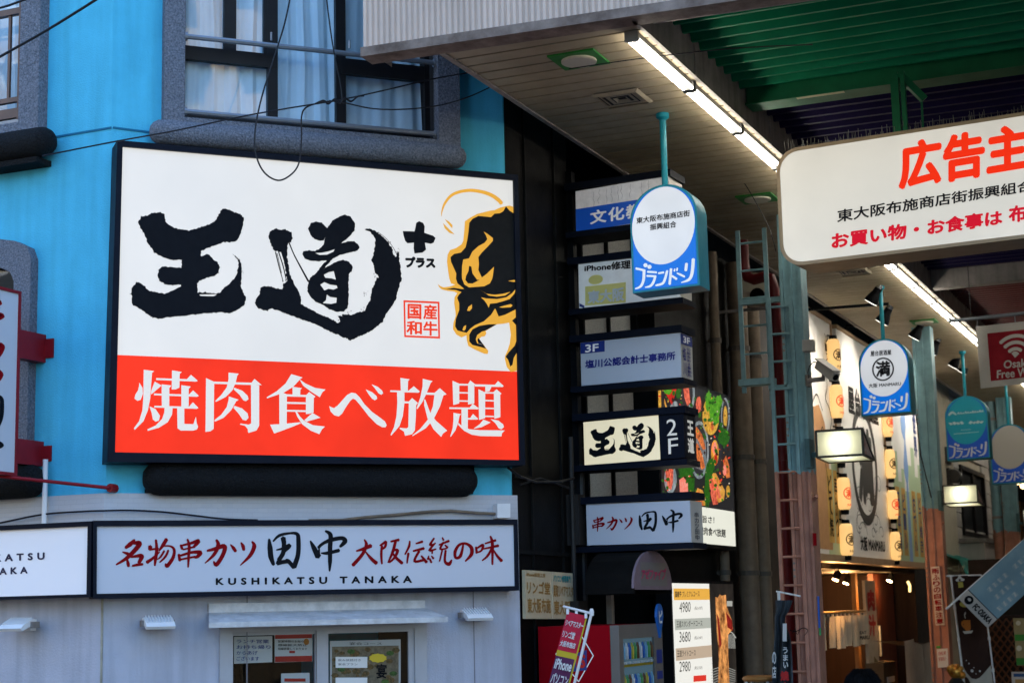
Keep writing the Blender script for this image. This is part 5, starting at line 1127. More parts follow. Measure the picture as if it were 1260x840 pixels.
for i in range(nn):
    j = (i+1) % nn; d = BN*.021
    b.hexa([fo[i]-d, fo[j]-d, fi[j]-d, fi[i]-d], [fo[i], fo[j], fi[j], fi[i]])
b.build('cabinet', mat('beige_frame', (.38, .27, .16), .5, var=.15), t)
b = MB(); b.slab(inn, BBL, -.019, -.006); b.build('panel', mat('lit_cream_acrylic', (.36, .34, .3), .45, spec=.15, emit=.54, evar=.16, ecol=(1, .95, .84)), t)
b = MB(); text(b, '広告主', [(1105.5, 176), (1266, 149.5), (1266, 208.5), (1105.5, 235)], PBB, .0, .042)
b.build('red_lettering', mat('lit_scarlet', (.25, .006, .003), .5, emit=.8, spec=.06, ecol=(1, .035, .006)), t, fix=False)
b = MB(); text(b, 'お買い物・お食事は', [(1023, 287), (1233.5, 257.5), (1233.5, 276.5), (1023, 307)], PBB, .0, .04); text(b, '布施', [(1241, 254), (1286, 248), (1286, 268.5), (1241, 275)], PBB, .0, .04)
b.build('crimson_lettering', mat('lit_crimson', (.25, .003, .01), .5, emit=.5, spec=.06, ecol=(1, .012, .04)), t, fix=False)
b = MB(); text(b, '東大阪布施商店街振興組合', [(1030, 258.5), (1271, 220.5), (1271, 235), (1030, 274)], PBB, .0, .022); b.build('black_lettering', INK, t, fix=False)
b = MB()
for i in range(240):
    x = .03+i*.0135+random.uniform(-.004, .004); h_ = random.uniform(.06, .1); p = BBL(x, zt+.002, -.18+random.uniform(-.1, .1)); q = p+Vector((random.uniform(-.006, .006), random.uniform(-.02, .02), h_)); b.tube([p, q], .002, 4, False)
b.build('bird_spikes', mat('spike_steel', (.12, .12, .11), .5), t)
for px in (1102, 1112):
    b = MB(); p = PBB(px, 120, -.12); b.bar((p.x, p.y, zt-.01), (p.x, p.y, ZR-.09), .055 if px == 1102 else .03, .05); b.build('hanger', GREENP, t)
b = MB(); p = PBB(1107, 120, -.12); q = PBB(1140, 120, -.3)
b.bar((p.x, p.y, ZR-.1), (q.x, q.y-.1, ZR-.3), .05, .05); b.bar((q.x-.02, q.y-.1, ZR-.3), (q.x-.04, q.y, zt-.01), .015, .015); b.build('brace', GREENP, t)
b = MB(); p = BBL(2.7, zt, -.18); b.bar((p.x, p.y, zt-.01), (p.x, p.y, ZR-.09), .055, .05)
b.build('hanger', GREENP, t)

# ================================================================== pillars, ladder, pipe
def twotone(name, zc, up, low):
    M = mat(name, up, .45, var=.28, vs=7, bump=.1, streak=.2); n = M.node_tree.nodes; l = M.node_tree.links; b = n['Principled BSDF']
    src = b.inputs['Base Color'].links[0].from_socket
    tc = n.new('ShaderNodeTexCoord'); sp = n.new('ShaderNodeSeparateXYZ'); l.new(tc.outputs['Object'], sp.inputs[0])
    ns = n.new('ShaderNodeTexNoise'); ns.inputs['Scale'].default_value = 9; l.new(tc.outputs['Object'], ns.inputs['Vector'])
    a = n.new('ShaderNodeMath'); a.operation = 'MULTIPLY_ADD'; a.inputs[1].default_value = .25; l.new(ns.outputs[0], a.inputs[0]); l.new(sp.outputs[2], a.inputs[2])
    gt = n.new('ShaderNodeMath'); gt.operation = 'GREATER_THAN'; gt.inputs[1].default_value = zc+.125; l.new(a.outputs[0], gt.inputs[0])
    n2 = n.new('ShaderNodeTexNoise'); n2.inputs['Scale'].default_value = 6; n2.inputs['Detail'].default_value = 6; l.new(tc.outputs['Object'], n2.inputs['Vector'])
    r = n.new('ShaderNodeValToRGB'); r.color_ramp.elements[0].position = .35; r.color_ramp.elements[1].position = .65; r.color_ramp.elements[0].color = (*[c*.72 for c in low], 1); r.color_ramp.elements[1].color = (*low, 1); l.new(n2.outputs[0], r.inputs[0])
    mx = n.new('ShaderNodeMix'); mx.data_type = 'RGBA'; l.new(gt.outputs[0], mx.inputs[0]); l.new(r.outputs[0], mx.inputs[6]); l.new(src, mx.inputs[7]); l.new(mx.outputs[2], b.inputs['Base Color'])
    return M
PB1 = YP(15.5)
zc = PB1(985, 578).z
TT = twotone('two_tone_pillar_paint', zc, (.24, .43, .48), (.48, .225, .16))
def pillar(x0, x1, y, label, d=.24):
    t = thing('arcade_pillar', label, 'pillar', ((x0+x1)/2, y, 0), 'arcade pillars painted blue over pink')
    b = MB(); b.box((x0+.03, y+.03, 0), (x1-.03, y+d-.03, 5.9)); b.box((x0, y, 0), (x0+.028, y+d, 5.9)); b.box((x1-.028, y, 0), (x1, y+d, 5.9))
    b.box(((x0+x1)/2-.012, y+.008, 0), ((x0+x1)/2+.012, y+.03, 5.9))
    b.build('shaft', TT, t)
    b = MB(); b.box((x0-.03, y-.03, .004), (x1+.03, y+d+.03, .12)); b.build('base_plate', CONC, t)
    b = MB()
    for z in (1.0, 2.3, 3.6, 4.4):
        for i in range(4): b.lathe((x0+.014+.0*(i % 2), y-.0, z+.06*i), (0, -1, 0), [(0, .012), (.01, .012)], 6)
    b.build('bolt', CONC, t)
    return t
xa = PB1(973, 640).x; xb = PB1(1000, 640).x
P1 = pillar(xa, xb, 15.5, 'nearest arcade pillar, blue above and pink below, beside the ladder')
P2B = YP(23.0); xc = P2B(1127, 500).x; xd = P2B(1150, 500).x
P2 = pillar(xc, xd, 23.0, 'second arcade pillar with a vertical red and white warning strip')
P3B = YP(32.0); xe_ = P3B(1232, 600).x; xf_ = P3B(1250, 600).x
pillar(xe_, xf_, 32.0, 'third arcade pillar, far at the right behind the grey blank sign')
b = MB(); b.tube([P2B(1126, 500, .02), P2B(1133, 560, .05), P2B(1146, 612, .03)], .008, 5); b.build('cable', CABLE, P2)
p = P3B(1224, 600); tt_ = thing('drain_pipe', 'round blue and pink pipe beside the third arcade pillar', 'pipe', (p.x, 32.1, 0)); b = MB(); b.tube([(p.x, 32.1, 0), (p.x, 32.1, 5.65)], .09, 12); b.sm = True; b.build('pipe', TT, tt_)
b = MB()
for z in (1.5, 3.5, 5.3): b.lathe((p.x, 32.1, z), (0, 0, 1), [(0, .1), (.05, .1)], 12)
b.build('clamp', CONC, tt_)
# warning strip, stickers
b = MB(); b.slab([(1145.3, 697), (1155.8, 696), (1162.4, 768.5), (1151.2, 769)], YP(23.0), .002, .005)
ws = b.build('warning_strip', mat('warning_white', (.6, .53, .47), .5, var=.1), P2)
b = MB(); vtext(b, '雨ふりの自転車注意', [(1146.2, 699), (1155, 698), (1161.2, 767), (1152.2, 767.5)], YP(23.0), .007, .03); b.build('lettering', RED, ws, fix=False)
b = MB(); b.slab([(1152.5, 798), (1166, 797), (1167, 820), (1154, 821)], YP(23.0), .003, .006); pp_ = b.build('paper', mat('paper', (.7, .69, .66), .8), P2)
b = MB(); text(b, '自転車', [(1155, 801), (1164, 800), (1164, 805), (1155, 806)], YP(23.0), .008); text(b, '駐輪禁止', [(1155, 808), (1164, 807), (1164, 812), (1155, 813)], YP(23.0), .008); b.build('lettering', REDINK, pp_, fix=False)
b = MB(); b.slab(rq(1152, 794, 1157, 797), YP(23.0), .006, .008); b.build('tape', mat('green_tape', (.05, .3, .06), .5), P2)
def hook(P, px, py, y):
    pl = YP(y); b = MB(); p = pl(px, py); b.tube([p, pl(px+7, py-8, .08)], .018, 6); b.lathe(pl(px, py), (1, 0, 0), [(0, .03), (.03, .03)], 8); b.build('flag_holder', PINK, P)
hook(P1, 998, 618, 15.6); hook(P2, 1154, 650, 23.1)
b = MB(); b.slab([(1005.5, 733), (1008, 733), (1009.5, 772), (1007, 772)], PB1, .03, .033); b.build('blue_sticker', mat('sticker_blue', (.03, .1, .4), .4), P1)
b = MB(); b.slab([(1007.5, 772), (1010, 772), (1010.4, 781), (1008, 781)], PB1, .03, .033); b.build('green_sticker', mat('sticker_green', (.05, .25, .08), .4), P1)
b = MB(); b.slab([(1000, 655.5), (1004.5, 655.5), (1005, 671), (1000.5, 671)], PB1, .031, .034); b.build('red_sticker', RED, P1)
b = MB(); b.stroke([(972, 775, 1), (980, 776, 1.2), (988, 772, 1.2), (994, 775, 1), (990, 781, .8)], PB1, .033); b.stroke([(975, 779, .8), (978, 774, .8), (981, 780, .8), (984, 775, .8)], PB1, .033); b.build('graffiti', INK, P1, fix=False)

t = thing('ladder', 'steel ladder bolted to the nearest pillar, blue above and pink below', 'ladder', (PB1(950, 500).x, 15.6, 0))
A1, A2, A3 = PB1(908, 390).x, PB1(943, 420).x, PB1(979, 480).x
zl = PB1(910, 482).z
b = MB()
for x, z0, z1 in ((A1, zl, 5.62), (A2, zl-.1, 5.62)): b.box((x-.02, 15.60, z0), (x+.02, 15.63, z1))
for x in (A2+.045, A3): b.box((x-.017, 15.47, .2), (x+.017, 15.50, PB1(960, 366).z))
b.build('rail', TT, t)
b = MB(); z = zl+.1
while z < 5.6: b.tube([(A1, 15.615, z), (A2, 15.615, z)], .011, 6); z += .27
z = .4
while z < PB1(960, 366).z: b.tube([(A2+.045, 15.485, z), (A3, 15.485, z)], .012, 6); z += .26
b.build('rung', TT, t)
b = MB(); z = PB1(925, 473).z; b.box((A1-.03, 15.52, z), (A2+.04, 15.66, z+.06)); z = PB1(925, 372).z; b.box((A1, 15.58, z), (A3, 15.64, z+.05)); b.box((A2, 15.50, zl), (A3, 15.54, zl+.04)); b.build('bracket', TT, t)
t = thing('red_pipe', 'dark red fire main running down behind the ladder', 'pipe', (PB1(951, 500, -.35).x, 15.9, 0))
PR = YP(15.9); xr_ = PR(961, 540).x
b = MB(); b.tube([PR(914, 296), PR(916, 330), PR(920, 341), PR(928, 344), PR(938, 341), (xr_-.03, 15.9, PR(947, 342).z), (xr_, 15.9, PR(950, 356).z), (xr_, 15.9, 2.5), (xr_, 15.9, 0)], .055, 12); b.sm = True; b.build('pipe', REDPIPE, t)
b = MB()
for z in (1.1, 2.2, 3.4, 4.6): b.lathe((xr_, 15.9, z), (0, 0, 1), [(0, .07), (.06, .07)], 12)
b.build('flange', REDPIPE, t)
t = thing('extractor_hood', 'beige wall extractor with a dark round fan behind the ladder', 'vent', (PR(928, 360).x, 16.9, PR(928, 360).z))
PV = YP(16.6); b = MB(); b.slab([(913, 346), (945, 342), (947, 371), (915, 373)], PV, -.25, 0); b.build('casing', mat('beige_casing', (.4, .36, .28), .5, var=.2), t)
p = PV(933, 364, .002); b = MB(); b.lathe(p, (0, -1, 0), [(0, .075), (.05, .075), (.05, .06), (.02, .055), (.02, .01)], 20); b.build('fan', BLACK, t)
b = MB(); q = PV(930, 366); b.bar((XF, 16.7, q.z-.1), (q.x+.1, 16.7, q.z-.1), .03, .03); b.build('bracket', CONC, t)

# camera and box on the pillar
t = thing('security_camera', 'grey bullet security camera on a bracket by the nearest pillar', 'camera', PB1(998, 467))
PC = YP(15.45)
b = MB(); b.box((xb-.01, 15.5, PC(992, 474).z), (xb+.03, 15.6, PC(992, 460).z)); b.tube([PC(994, 468), PC(1015, 466)], .022, 8); b.tube([PC(1013, 466), PC(1013, 458)], .014, 8); b.build('bracket', CONC, t)
b = MB(); p = PC(1008, 448); q = PC(1028, 464, .12); b.bar(p, q, .085, .08); b.bar(p+Vector((0, 0, .05)), q+Vector((.02, -.03, .05)), .1, .012); b.build('body', mat('camera_grey', (.42, .41, .38), .4), t)
b = MB(); d = (q-p).normalized(); b.lathe(q+d*.0005, d, [(0, .03), (.006, .03), (.007, .02)], 14); b.build('lens', BLACK, t)
b = MB(); b.tube([PC(1009, 447), PC(1001, 445), PC(996, 450), PC(994, 458), PC(995, 466)], .005, 5); b.build('cable', CABLE, t)
t = thing('control_box', 'small grey control box on the right side of the nearest pillar', 'box', PC(993, 425))
b = MB(); b.slab([(987, 418), (1000, 417.5), (1000.3, 431.5), (987.3, 432.5)], PC, -.1, 0); b.build('case', mat('camera_grey', (.42, .41, .38)), t)
b = MB(); b.slab([(988, 418.8), (999.4, 418.4), (999.6, 430.8), (988.2, 431.6)], PC, .001, .006); b.build('lid', mat('lid_grey', (.36, .35, .32), .4), t)

# ---- wedge shaped lamp boxes on the pillars
FROSTP = frosted('frosted_diffuser', (.95, .95, .8))
def wedge_lamp(x0, x1, y, z0, z1, xp, label):
    t = thing('floodlight_box', label, 'lamp', (x0, y, z0), 'wedge shaped lamp boxes on the arcade pillars')
    D = .3; L = .012
    b = MB(); b.poly([(x0, z0), (x1, z0), (x1, z1), (x0, z1)], lambda u, v, o=0: Vector((u, y, v)), 0)
    b.quad((x0, y, z0), (x1, y, z0), (x1+.03, y+D, z0-.03), (x0+.03, y+D, z0-.03)); b.build('diffuser', FROSTP, t, fix=False)
    b = MB()
    c = [(x0, y, z0), (x1, y, z0), (x1, y, z1), (x0, y, z1)]; e0, e1 = (x0+.03, y+D, z0-.03), (x1+.03, y+D, z0-.03)
    for p, q in ((c[0], c[1]), (c[1], c[2]), (c[2], c[3]), (c[3], c[0]), (c[1], e1), (c[0], e0), (e0, e1), (c[2], e1), (c[3], e0)): b.bar(p, q, .02, .02)
    b.build('frame', mat('lamp_frame', (.05, .048, .042), .5), t)
    b = MB(); b.quad((x0, y+.03, z1-.004), (x1, y+.03, z1-.004), e1, e0); b.build('reflector', mat('lamp_reflector', (.6, .58, .5), .4), t, fix=False)
    b = MB(); b.add([c[1], c[2], e1], [(0, 1, 2)]); b.add([c[0], c[3], e0], [(0, 1, 2)]); b.build('side_panel', mat('lamp_side', (.45, .38, .33), .5, var=.5, vs=14, col2=(.3, .08, .06)), t, fix=False)
    b = MB(); b.lathe(((x0+x1)/2-.05, y+.1, z0+.11), (1, 0, 0), [(0, .01), (.01, .028), (.09, .028), (.1, .01)], 12); b.build('bulb', mat('lamp_bulb', (.9, .9, .8), .3, emit=24, ecol=(1, 1, .8)), t)
    b = MB(); b.bar((xp, y+.2, (z0+z1)/2-.08), (x0+.02, y+.15, (z0+z1)/2-.08), .03, .05); b.box((xp-.02, y+.12, z0-.08), (xp+.025, y+.28, z1-.05)); b.build('bracket', TEAL if False else mat('lamp_bracket', (.08, .17, .19), .5, var=.3), t)
p = YP(15.3)(1004, 530.5); q = YP(15.3)(1062.5, 559)
wedge_lamp(p.x, q.x, 15.3, q.z, p.z, xb, 'lit wedge shaped lamp box on the nearest pillar')
p = YP(22.8)(1160, 597.5); q = YP(22.8)(1203.5, 617.5)
wedge_lamp(p.x, q.x, 22.8, q.z, p.z, xd, 'lit wedge shaped lamp box on the second pillar')
p = YP(31.8)(1258, 627); wedge_lamp(p.x, p.x+.5, 31.8, p.z-.3, p.z, xf_, 'lamp box on the third pillar, cut off by the right edge')

# ================================================================== restaurant front
ZM0, ZM1 = 2.585, 5.63
R0, R1 = 18.65, 28.9
RB = thing('restaurant_building', 'restaurant front with dark upper wall and warm wooden entrance under its lit panels', 'building', (XF, 23, 0))
b = MB(); x = XF-.06
b.quad((x, R0, ZM0-.1), (x, R1, ZM0-.1), (x, R1, 9), (x, R0, 9))
b.quad((x, R0, 0), (x, 20.2, 0), (x, 20.2, ZM0-.1), (x, R0, ZM0-.1)); b.quad((x, 27.6, 0), (x, R1, 0), (x, R1, ZM0-.1), (x, 27.6, ZM0-.1))
b.quad((x-1.6, 20.2, ZM0-.1), (x, 20.2, ZM0-.1), (x, 27.6, ZM0-.1), (x-1.6, 27.6, ZM0-.1)); b.quad((x-6, R0, 9), (x, R0, 9), (x, R1, 9), (x-6, R1, 9))
b.build('wall', mat('dark_brown_wall', (.022, .018, .016), .7, var=.4), RB, fix=False)
WOOD = mat('red_brown_wood', (.13, .03, .012), .45, var=.5, vs=3, bump=.1, stretch=(3, 3, .25)); DWOOD = mat('dark_wood', (.035, .013, .008), .5, var=.5, vs=3, stretch=(3, 3, .25))
b = MB(); xx = x-1.5
b.quad((xx, 20.2, 0), (xx, 27.6, 0), (xx, 27.6, ZM0-.1), (xx, 20.2, ZM0-.1)); b.quad((xx, 20.2, 0), (x, 20.2, 0), (x, 20.2, ZM0-.1), (xx, 20.2, ZM0-.1)); b.quad((xx, 27.6, 0), (x, 27.6, 0), (x, 27.6, ZM0-.1), (xx, 27.6, ZM0-.1)); b.build('inner_wall', DWOOD, RB, fix=False)
b = MB()
for y in (20.6, 21.5, 22.3, 23.3, 24.2): b.box((xx+.05, y, 0), (xx+.2, y+.32, ZM0-.12))
b.build('post', WOOD, RB)
PW = XP(XF-.25)
b = MB(); y0 = PW(1085, 760).y; y1 = PW(1109, 760).y; b.box((XF-.43, y0, 0), (XF-.35, y1, ZM0-.11)); dr = b.build('door', WOOD, RB)
b = MB(); yh = PW(1089, 805).y; b.box((XF-.35, yh, 1.25), (XF-.3, yh+.06, 1.7)); b.build('handle', STEEL, dr)
b = MB(); b.box((XF-.6, y1+.05, 0), (XF-.4, R1-1.35, ZM0-.12)); b.build('dark_post', DWOOD, RB)
b = MB(); ya = PW(1067, 760).y; b.box((XF-.4, ya-.25, 0), (XF-.34, ya-.1, ZM0-.12)); b.build('post', mat('pale_wood', (.42, .24, .1), .5, var=.2), RB)
# signboard
PMM = XP(XF+.12)
t = thing('restaurant_signboard', 'tall white illustrated restaurant signboard in three panels with a ringed character', 'signboard', (XF, 24, ZM0))
SL = Loc((XF+.12, 0, 0), (0, 1, 0), (0, 0, 1))
BOARD = mat('white_board', (.74, .73, .7), .45, var=.05)
gy = lambda px, py=560: PMM(px, py).y
p1a, p1b = 20.0, gy(1027, 520); p2a, p2b = gy(1034.5, 520), gy(1088, 540); p3a, p3b = gy(1096, 540), gy(1134, 620)
bt = {'a': []}
for a, c in ((p1a, p1b), (p2a, p2b), (p3a, p3b)):
    b = MB(); b.slab(fr(a, c, ZM0+.06, ZM1), SL, -.1, 0); b.build('panel', BOARD, t)
b = MB(); 
for a, c in ((p1a, p1b), (p2a, p2b), (p3a, p3b)): b.slab(fr(a-.03, c+.03, ZM1+.001, ZM1+.05), SL, -.1, .02); b.slab(fr(c+.001, c+.035, ZM0+.06, ZM1), SL, -.1, .02)
b.slab(fr(p1a, p3b+.05, ZM0-.03, ZM0+.058), SL, -.15, .06); b.build('frame', mat('tan_board_trim', (.36, .24, .14), .5, var=.15), t)
DGREY = mat('sign_dark_grey', (.045, .044, .042), .5)
cy = gy(1064, 572); cz = PMM(1064, 572).z; rv = (PMM(1064, 500).z-PMM(1064, 645).z)/2
b = MB(); n = 48
b.poly([(cy+rv*cos(2*pi*i/n), cz+rv*sin(2*pi*i/n)) for i in range(n)], SL, .003, [[(cy+rv*.83*cos(2*pi*i/n), cz+rv*.83*sin(2*pi*i/n)) for i in range(n)]])
text(b, '満', [(cy-rv*.62, cz+rv*.64), (cy+rv*.66, cz+rv*.64), (cy+rv*.66, cz-rv*.66), (cy-rv*.62, cz-rv*.66)], SL, .004, .05); b.build('ringed_character', DGREY, t, fix=False)
b = MB(); w2 = p2b-p2a
text(b, '屋台居酒屋', [(p2a+.5, 4.95), (p2b-.35, 4.95), (p2b-.35, 4.55), (p2a+.5, 4.55)], SL, .003, .04)
zt1, zt0 = PMM(1060, 659).z, PMM(1060, 677).z
text(b, '大阪 MANMARU', [(p2a+.8, zt1), (p2b-.4, zt1), (p2b-.4, zt0), (p2a+.8, zt0)], SL, .003, .035); b.build('lettering', INKSOFT, t, fix=False)
b = MB(); random.seed(3)
for i in range(16):
    y = p2a+.3+random.random()*(w2-.6); z = ZM0+.35+random.random()*.75; s_ = .1+.12*random.random(); d = random.choice((-1, 1))
    b.stroke([(y+d*s_*1.6*cos(k*.75)*(1-k*.1), z+s_*sin(k*.75)*(1-k*.1), .012) for k in range(8)], SL, .0025)
b.build('wave_drawing', GREYINK, t, fix=False)
# left panel drawing
SKIN = mat('drawn_tan', (.45, .24, .11), .5, var=.12); AMB = mat('drawn_amber', (.5, .3, .07), .5); GRN = mat('drawn_green', (.36, .47, .3), .5); BLU = mat('drawn_blue', (.18, .3, .55), .5)
b = MB(); w1 = p1b-p1a; Y1 = lambda u: p1a+w1*u; Zv = lambda v: ZM0+.06+(ZM1-ZM0-.06)*v
b.poly([(Y1(.6), Zv(0)), (Y1(1), Zv(0)), (Y1(1), Zv(.52)), (Y1(.93), Zv(.52)), (Y1(.93), Zv(.42)), (Y1(.8), Zv(.42)), (Y1(.8), Zv(.3)), (Y1(.6), Zv(.3))], SL, .002); b.build('skyline_drawing', GRN, t, fix=False)
b = MB(); b.poly([(Y1(.3), Zv(.02)), (Y1(.72), Zv(.02)), (Y1(.78), Zv(.2)), (Y1(.72), Zv(.4)), (Y1(.66), Zv(.55)), (Y1(.5), Zv(.62)), (Y1(.3), Zv(.6))], SL, .003); b.build('figure_drawing', SKIN, t, fix=False)
b = MB(); b.poly([(Y1(.62), Zv(.05)), (Y1(.8), Zv(.05)), (Y1(.8), Zv(.36)), (Y1(.62), Zv(.36))], SL, .004); b.build('placard_drawing', AMB, t, fix=False); b = MB(); b.poly([(Y1(.84), Zv(.05)), (Y1(.97), Zv(.05)), (Y1(.97), Zv(.36)), (Y1(.84), Zv(.36))], SL, .004); b.build('placard_drawing', AMB, t, fix=False)
b = MB(); vtext(b, 'どて焼', [(Y1(.65), Zv(.34)), (Y1(.77), Zv(.34)), (Y1(.77), Zv(.07)), (Y1(.65), Zv(.07))], SL, .006, .02); vtext(b, '串かつ', [(Y1(.86), Zv(.34)), (Y1(.95), Zv(.34)), (Y1(.95), Zv(.07)), (Y1(.86), Zv(.07))], SL, .006, .02)
vtext(b, 'ソースの', [(Y1(.8), Zv(.95)), (Y1(.93), Zv(.95)), (Y1(.93), Zv(.78)), (Y1(.8), Zv(.78))], SL, .003, .0)
for L in ([(.3,.62,.02),(.45,.66,.02),(.6,.6,.02)], [(.72,.8,.02),(.8,.72,.02),(.72,.66,.02),(.84,.62,.02),(.88,.57,.02),(.8,.52,.02)], [(.5,.5,.02),(.58,.53,.02),(.6,.48,.02),(.52,.46,.02)], [(.6,.4,.02),(.66,.3,.02),(.7,.12,.02)], [(.92,.9,.015),(.97,.84,.015),(.92,.76,.015)]): b.stroke([(Y1(u), Zv(v), w_) for u, v, w_ in L], SL, .005)
b.build('ink_drawing', INK, t, fix=False)
# right panel drawing
w3 = p3b-p3a; Y3 = lambda u: p3a+w3*u
b = MB(); prof = [(0, 0), (0, .42), (.1, .42), (.1, .55), (.18, .55), (.18, .4), (.3, .4), (.3, .47), (.4, .47), (.4, .36), (.55, .36), (.55, .5), (.68, .5), (.68, .6), (.8, .6), (.8, .45), (.92, .45), (.92, .52), (1, .52), (1, 0)]
b.poly([(Y3(u), Zv(v)) for u, v in prof], SL, .002); b.build('skyline_drawing', GRN, t, fix=False)
b = MB(); b.poly([(Y3(.47+(u-.5)*.5), Zv(v)) for u, v in ((.42, .0), (.48, .4), (.36, .46), (.36, .5), (.5, .62), (.34, .66), (.3, .72), (.36, .78), (.46, .8), (.5, .88), (.54, .8), (.66, .77), (.68, .7), (.6, .66), (.58, .62), (.68, .5), (.68, .46), (.6, .4), (.66, 0))], SL, .003); b.build('tower_drawing', BLU, t, fix=False)
for u in (.05, .25, .62, .83): b = MB(); b.poly([(Y3(u), Zv(.03)), (Y3(u+.14), Zv(.03)), (Y3(u+.14), Zv(.37)), (Y3(u), Zv(.37))], SL, .004); b.build('placard_drawing', AMB, t, fix=False)
b = MB()
for u, s_ in ((.07, '日本酒'), (.27, 'ビール'), (.64, 'おでん'), (.85, 'どて焼き')): vtext(b, s_, [(Y3(u), Zv(.35)), (Y3(u+.1), Zv(.35)), (Y3(u+.1), Zv(.05)), (Y3(u), Zv(.05))], SL, .006, .02)
vtext(b, '新世界', [(Y3(.82), Zv(.93)), (Y3(.95), Zv(.93)), (Y3(.95), Zv(.55)), (Y3(.82), Zv(.55))], SL, .003, .05); b.build('lettering', mat('navy_drawing', (.03, .05, .16), .5), t, fix=False)
b = MB(); text(b, '名物串かつ', [(Y3(.04), Zv(.87)), (Y3(.34), Zv(.91)), (Y3(.34), Zv(.83)), (Y3(.04), Zv(.78))], SL, .004, .04); b.stroke([(Y3(.02), Zv(.73), .03), (Y3(.5), Zv(.82), .03)], SL, .004); b.poly([(Y3(.44), Zv(.8)), (Y3(.56), Zv(.8)), (Y3(.52), Zv(.87)), (Y3(.48), Zv(.87))], SL, .0042); b.build('red_lettering', RED, t, fix=False)

# lanterns in the two gaps
LANT = mat('lit_paper_lantern', (.3, .22, .12), .6, emit=.95, evar=.12, ecol=(1, .58, .2)); random.seed(11)
def lantern(px, py0, py1, mt, label):
    pl = XP(XF+.2); p = pl(px, (py0+py1)/2); h_ = pl(px, py0).z-pl(px, py1).z; r_ = .082 if px < 1060 else .072
    t = thing('paper_lantern', label, 'lantern', (p.x, p.y, p.z), 'lanterns between the signboard panels')
    b = MB(); prof = []
    for i in range(19):
        u = i/18; z = -h_/2+h_*u; e_ = min(u, 1-u)
        prof.append((u*h_, r_*(.72+.28*min(1, (e_/.14))**.5)+(.003 if i % 2 else 0)))
    b.lathe((p.x, p.y, p.z-h_/2), (0, 0, 1), prof, 24); b.sm = True; b.build('shade', LANT, t)
    b = MB(); b.lathe((p.x, p.y, p.z-h_/2-.06), (0, 0, 1), [(0, r_*.6), (.06, r_*.68)], 20); b.lathe((p.x, p.y, p.z+h_/2), (0, 0, 1), [(0, r_*.68), (.05, r_*.6)], 20); b.bar((p.x, p.y, p.z+h_/2+.04), (XF, p.y, p.z+h_/2+.09), .02, .02); b.build('cap', BLACK, t)
    # the mark wraps round the side that faces down the arcade
    class Cyl:
        n = Vector((1, 0, 0))
        def __call__(s, u, v, o=0): a = -.55+u/(r_+.006); return Vector((p.x+(r_+.006+o)*cos(a), p.y+(r_+.006+o)*sin(a), p.z+v))
    k = MB(); C = Cyl(); n = 28; R_ = .078
    k.poly([(R_*cos(2*pi*i/n), R_*sin(2*pi*i/n)) for i in range(n)], C, .001, [[(R_*.84*cos(2*pi*i/n), R_*.84*sin(2*pi*i/n)) for i in range(n)]])
    text(k, '満', [(-.048, .052), (.048, .052), (.048, -.052), (-.048, -.052)], C, .001, .03); text(k, '大阪', [(-.04, -.13), (.04, -.13), (.04, -.165), (-.04, -.165)], C, .001, .02); k.build('mark', mt, t, fix=False)
for i, (x_, y0_, y1_, red) in enumerate(((1026, 418, 457, 0), (1029.5, 474, 514, 1), (1034, 530, 569, 0), (1038.5, 587.5, 626.5, 1), (1041.5, 644, 683, 0))):
    lantern(x_, y0_, y1_, SEAL if red else INK, ['topmost lit lantern in the left lantern column', 'lit lantern with red mark second from the top of the left column', 'lit lantern behind the lamp box in the left column', 'lit lantern with red mark second from the bottom of the left column', 'lowest lit lantern of the left column, black mark'][i])
for i, (x_, y0_, y1_, red) in enumerate(((1092, 502, 537, 1), (1095.5, 553, 588, 0), (1098.5, 603, 638, 1), (1102, 654, 689, 0))):
    lantern(x_, y0_, y1_, SEAL if red else INK, ['topmost lit lantern in the right lantern column, under the second hanging sign', 'lit lantern with black mark second from the top of the right column', 'lit lantern with red mark second from the bottom of the right column', 'lowest lit lantern of the right column'][i])
# spotlights on long arms
def spot(px, py, y, label):
    pl = YP(y); p = pl(px, py); t = thing('spotlight', label, 'spotlight', p, 'spotlights on arms above the restaurant signboard')
    b = MB(); top = p+Vector((.02, 0, .09)); b.tube([(XF+.0, y, 5.5), (XF+.12, y, top.z+.04), (top.x, y, top.z+.02)], .02, 6); b.build('arm', BLACK, t)
    d = Vector((-.55, .1, -.82)).normalized(); q = p+Vector((.03, 0, .06))
    b = MB(); b.lathe(q, d, [(0, .02), (.01, .045), (.07, .05), (.09, .06), (.17, .085), (.2, .088)], 16); b.sm = True; b.build('head', BLACK, t)
    b = MB(); b.lathe(q-d*.03, d, [(0, .04), (.055, .044)], 14); b.build('collar', mat('spot_chrome', (.5, .5, .5), .25, .9), t)
    b = MB(); b.lathe(q+d*.195, d, [(0, .08), (.01, .08)], 16); b.build('lens', mat('spot_lens', (.9, .9, .9), .3, emit=4, ecol=(1, .95, .85)), t)
    L = bpy.data.lights.new('spot_beam', 'SPOT'); L.energy = 24; L.spot_size = rad(120); L.spot_blend = .7; L.shadow_soft_size = .06; L.color = (1, .9, .76)
    lo = bpy.data.objects.new('spot_beam', L); COL.objects.link(lo); lo.parent = t; lo.location = q+d*.215-p; lo.rotation_euler = Vector((-.75, 0, -.66)).to_track_quat('-Z', 'Y').to_euler()
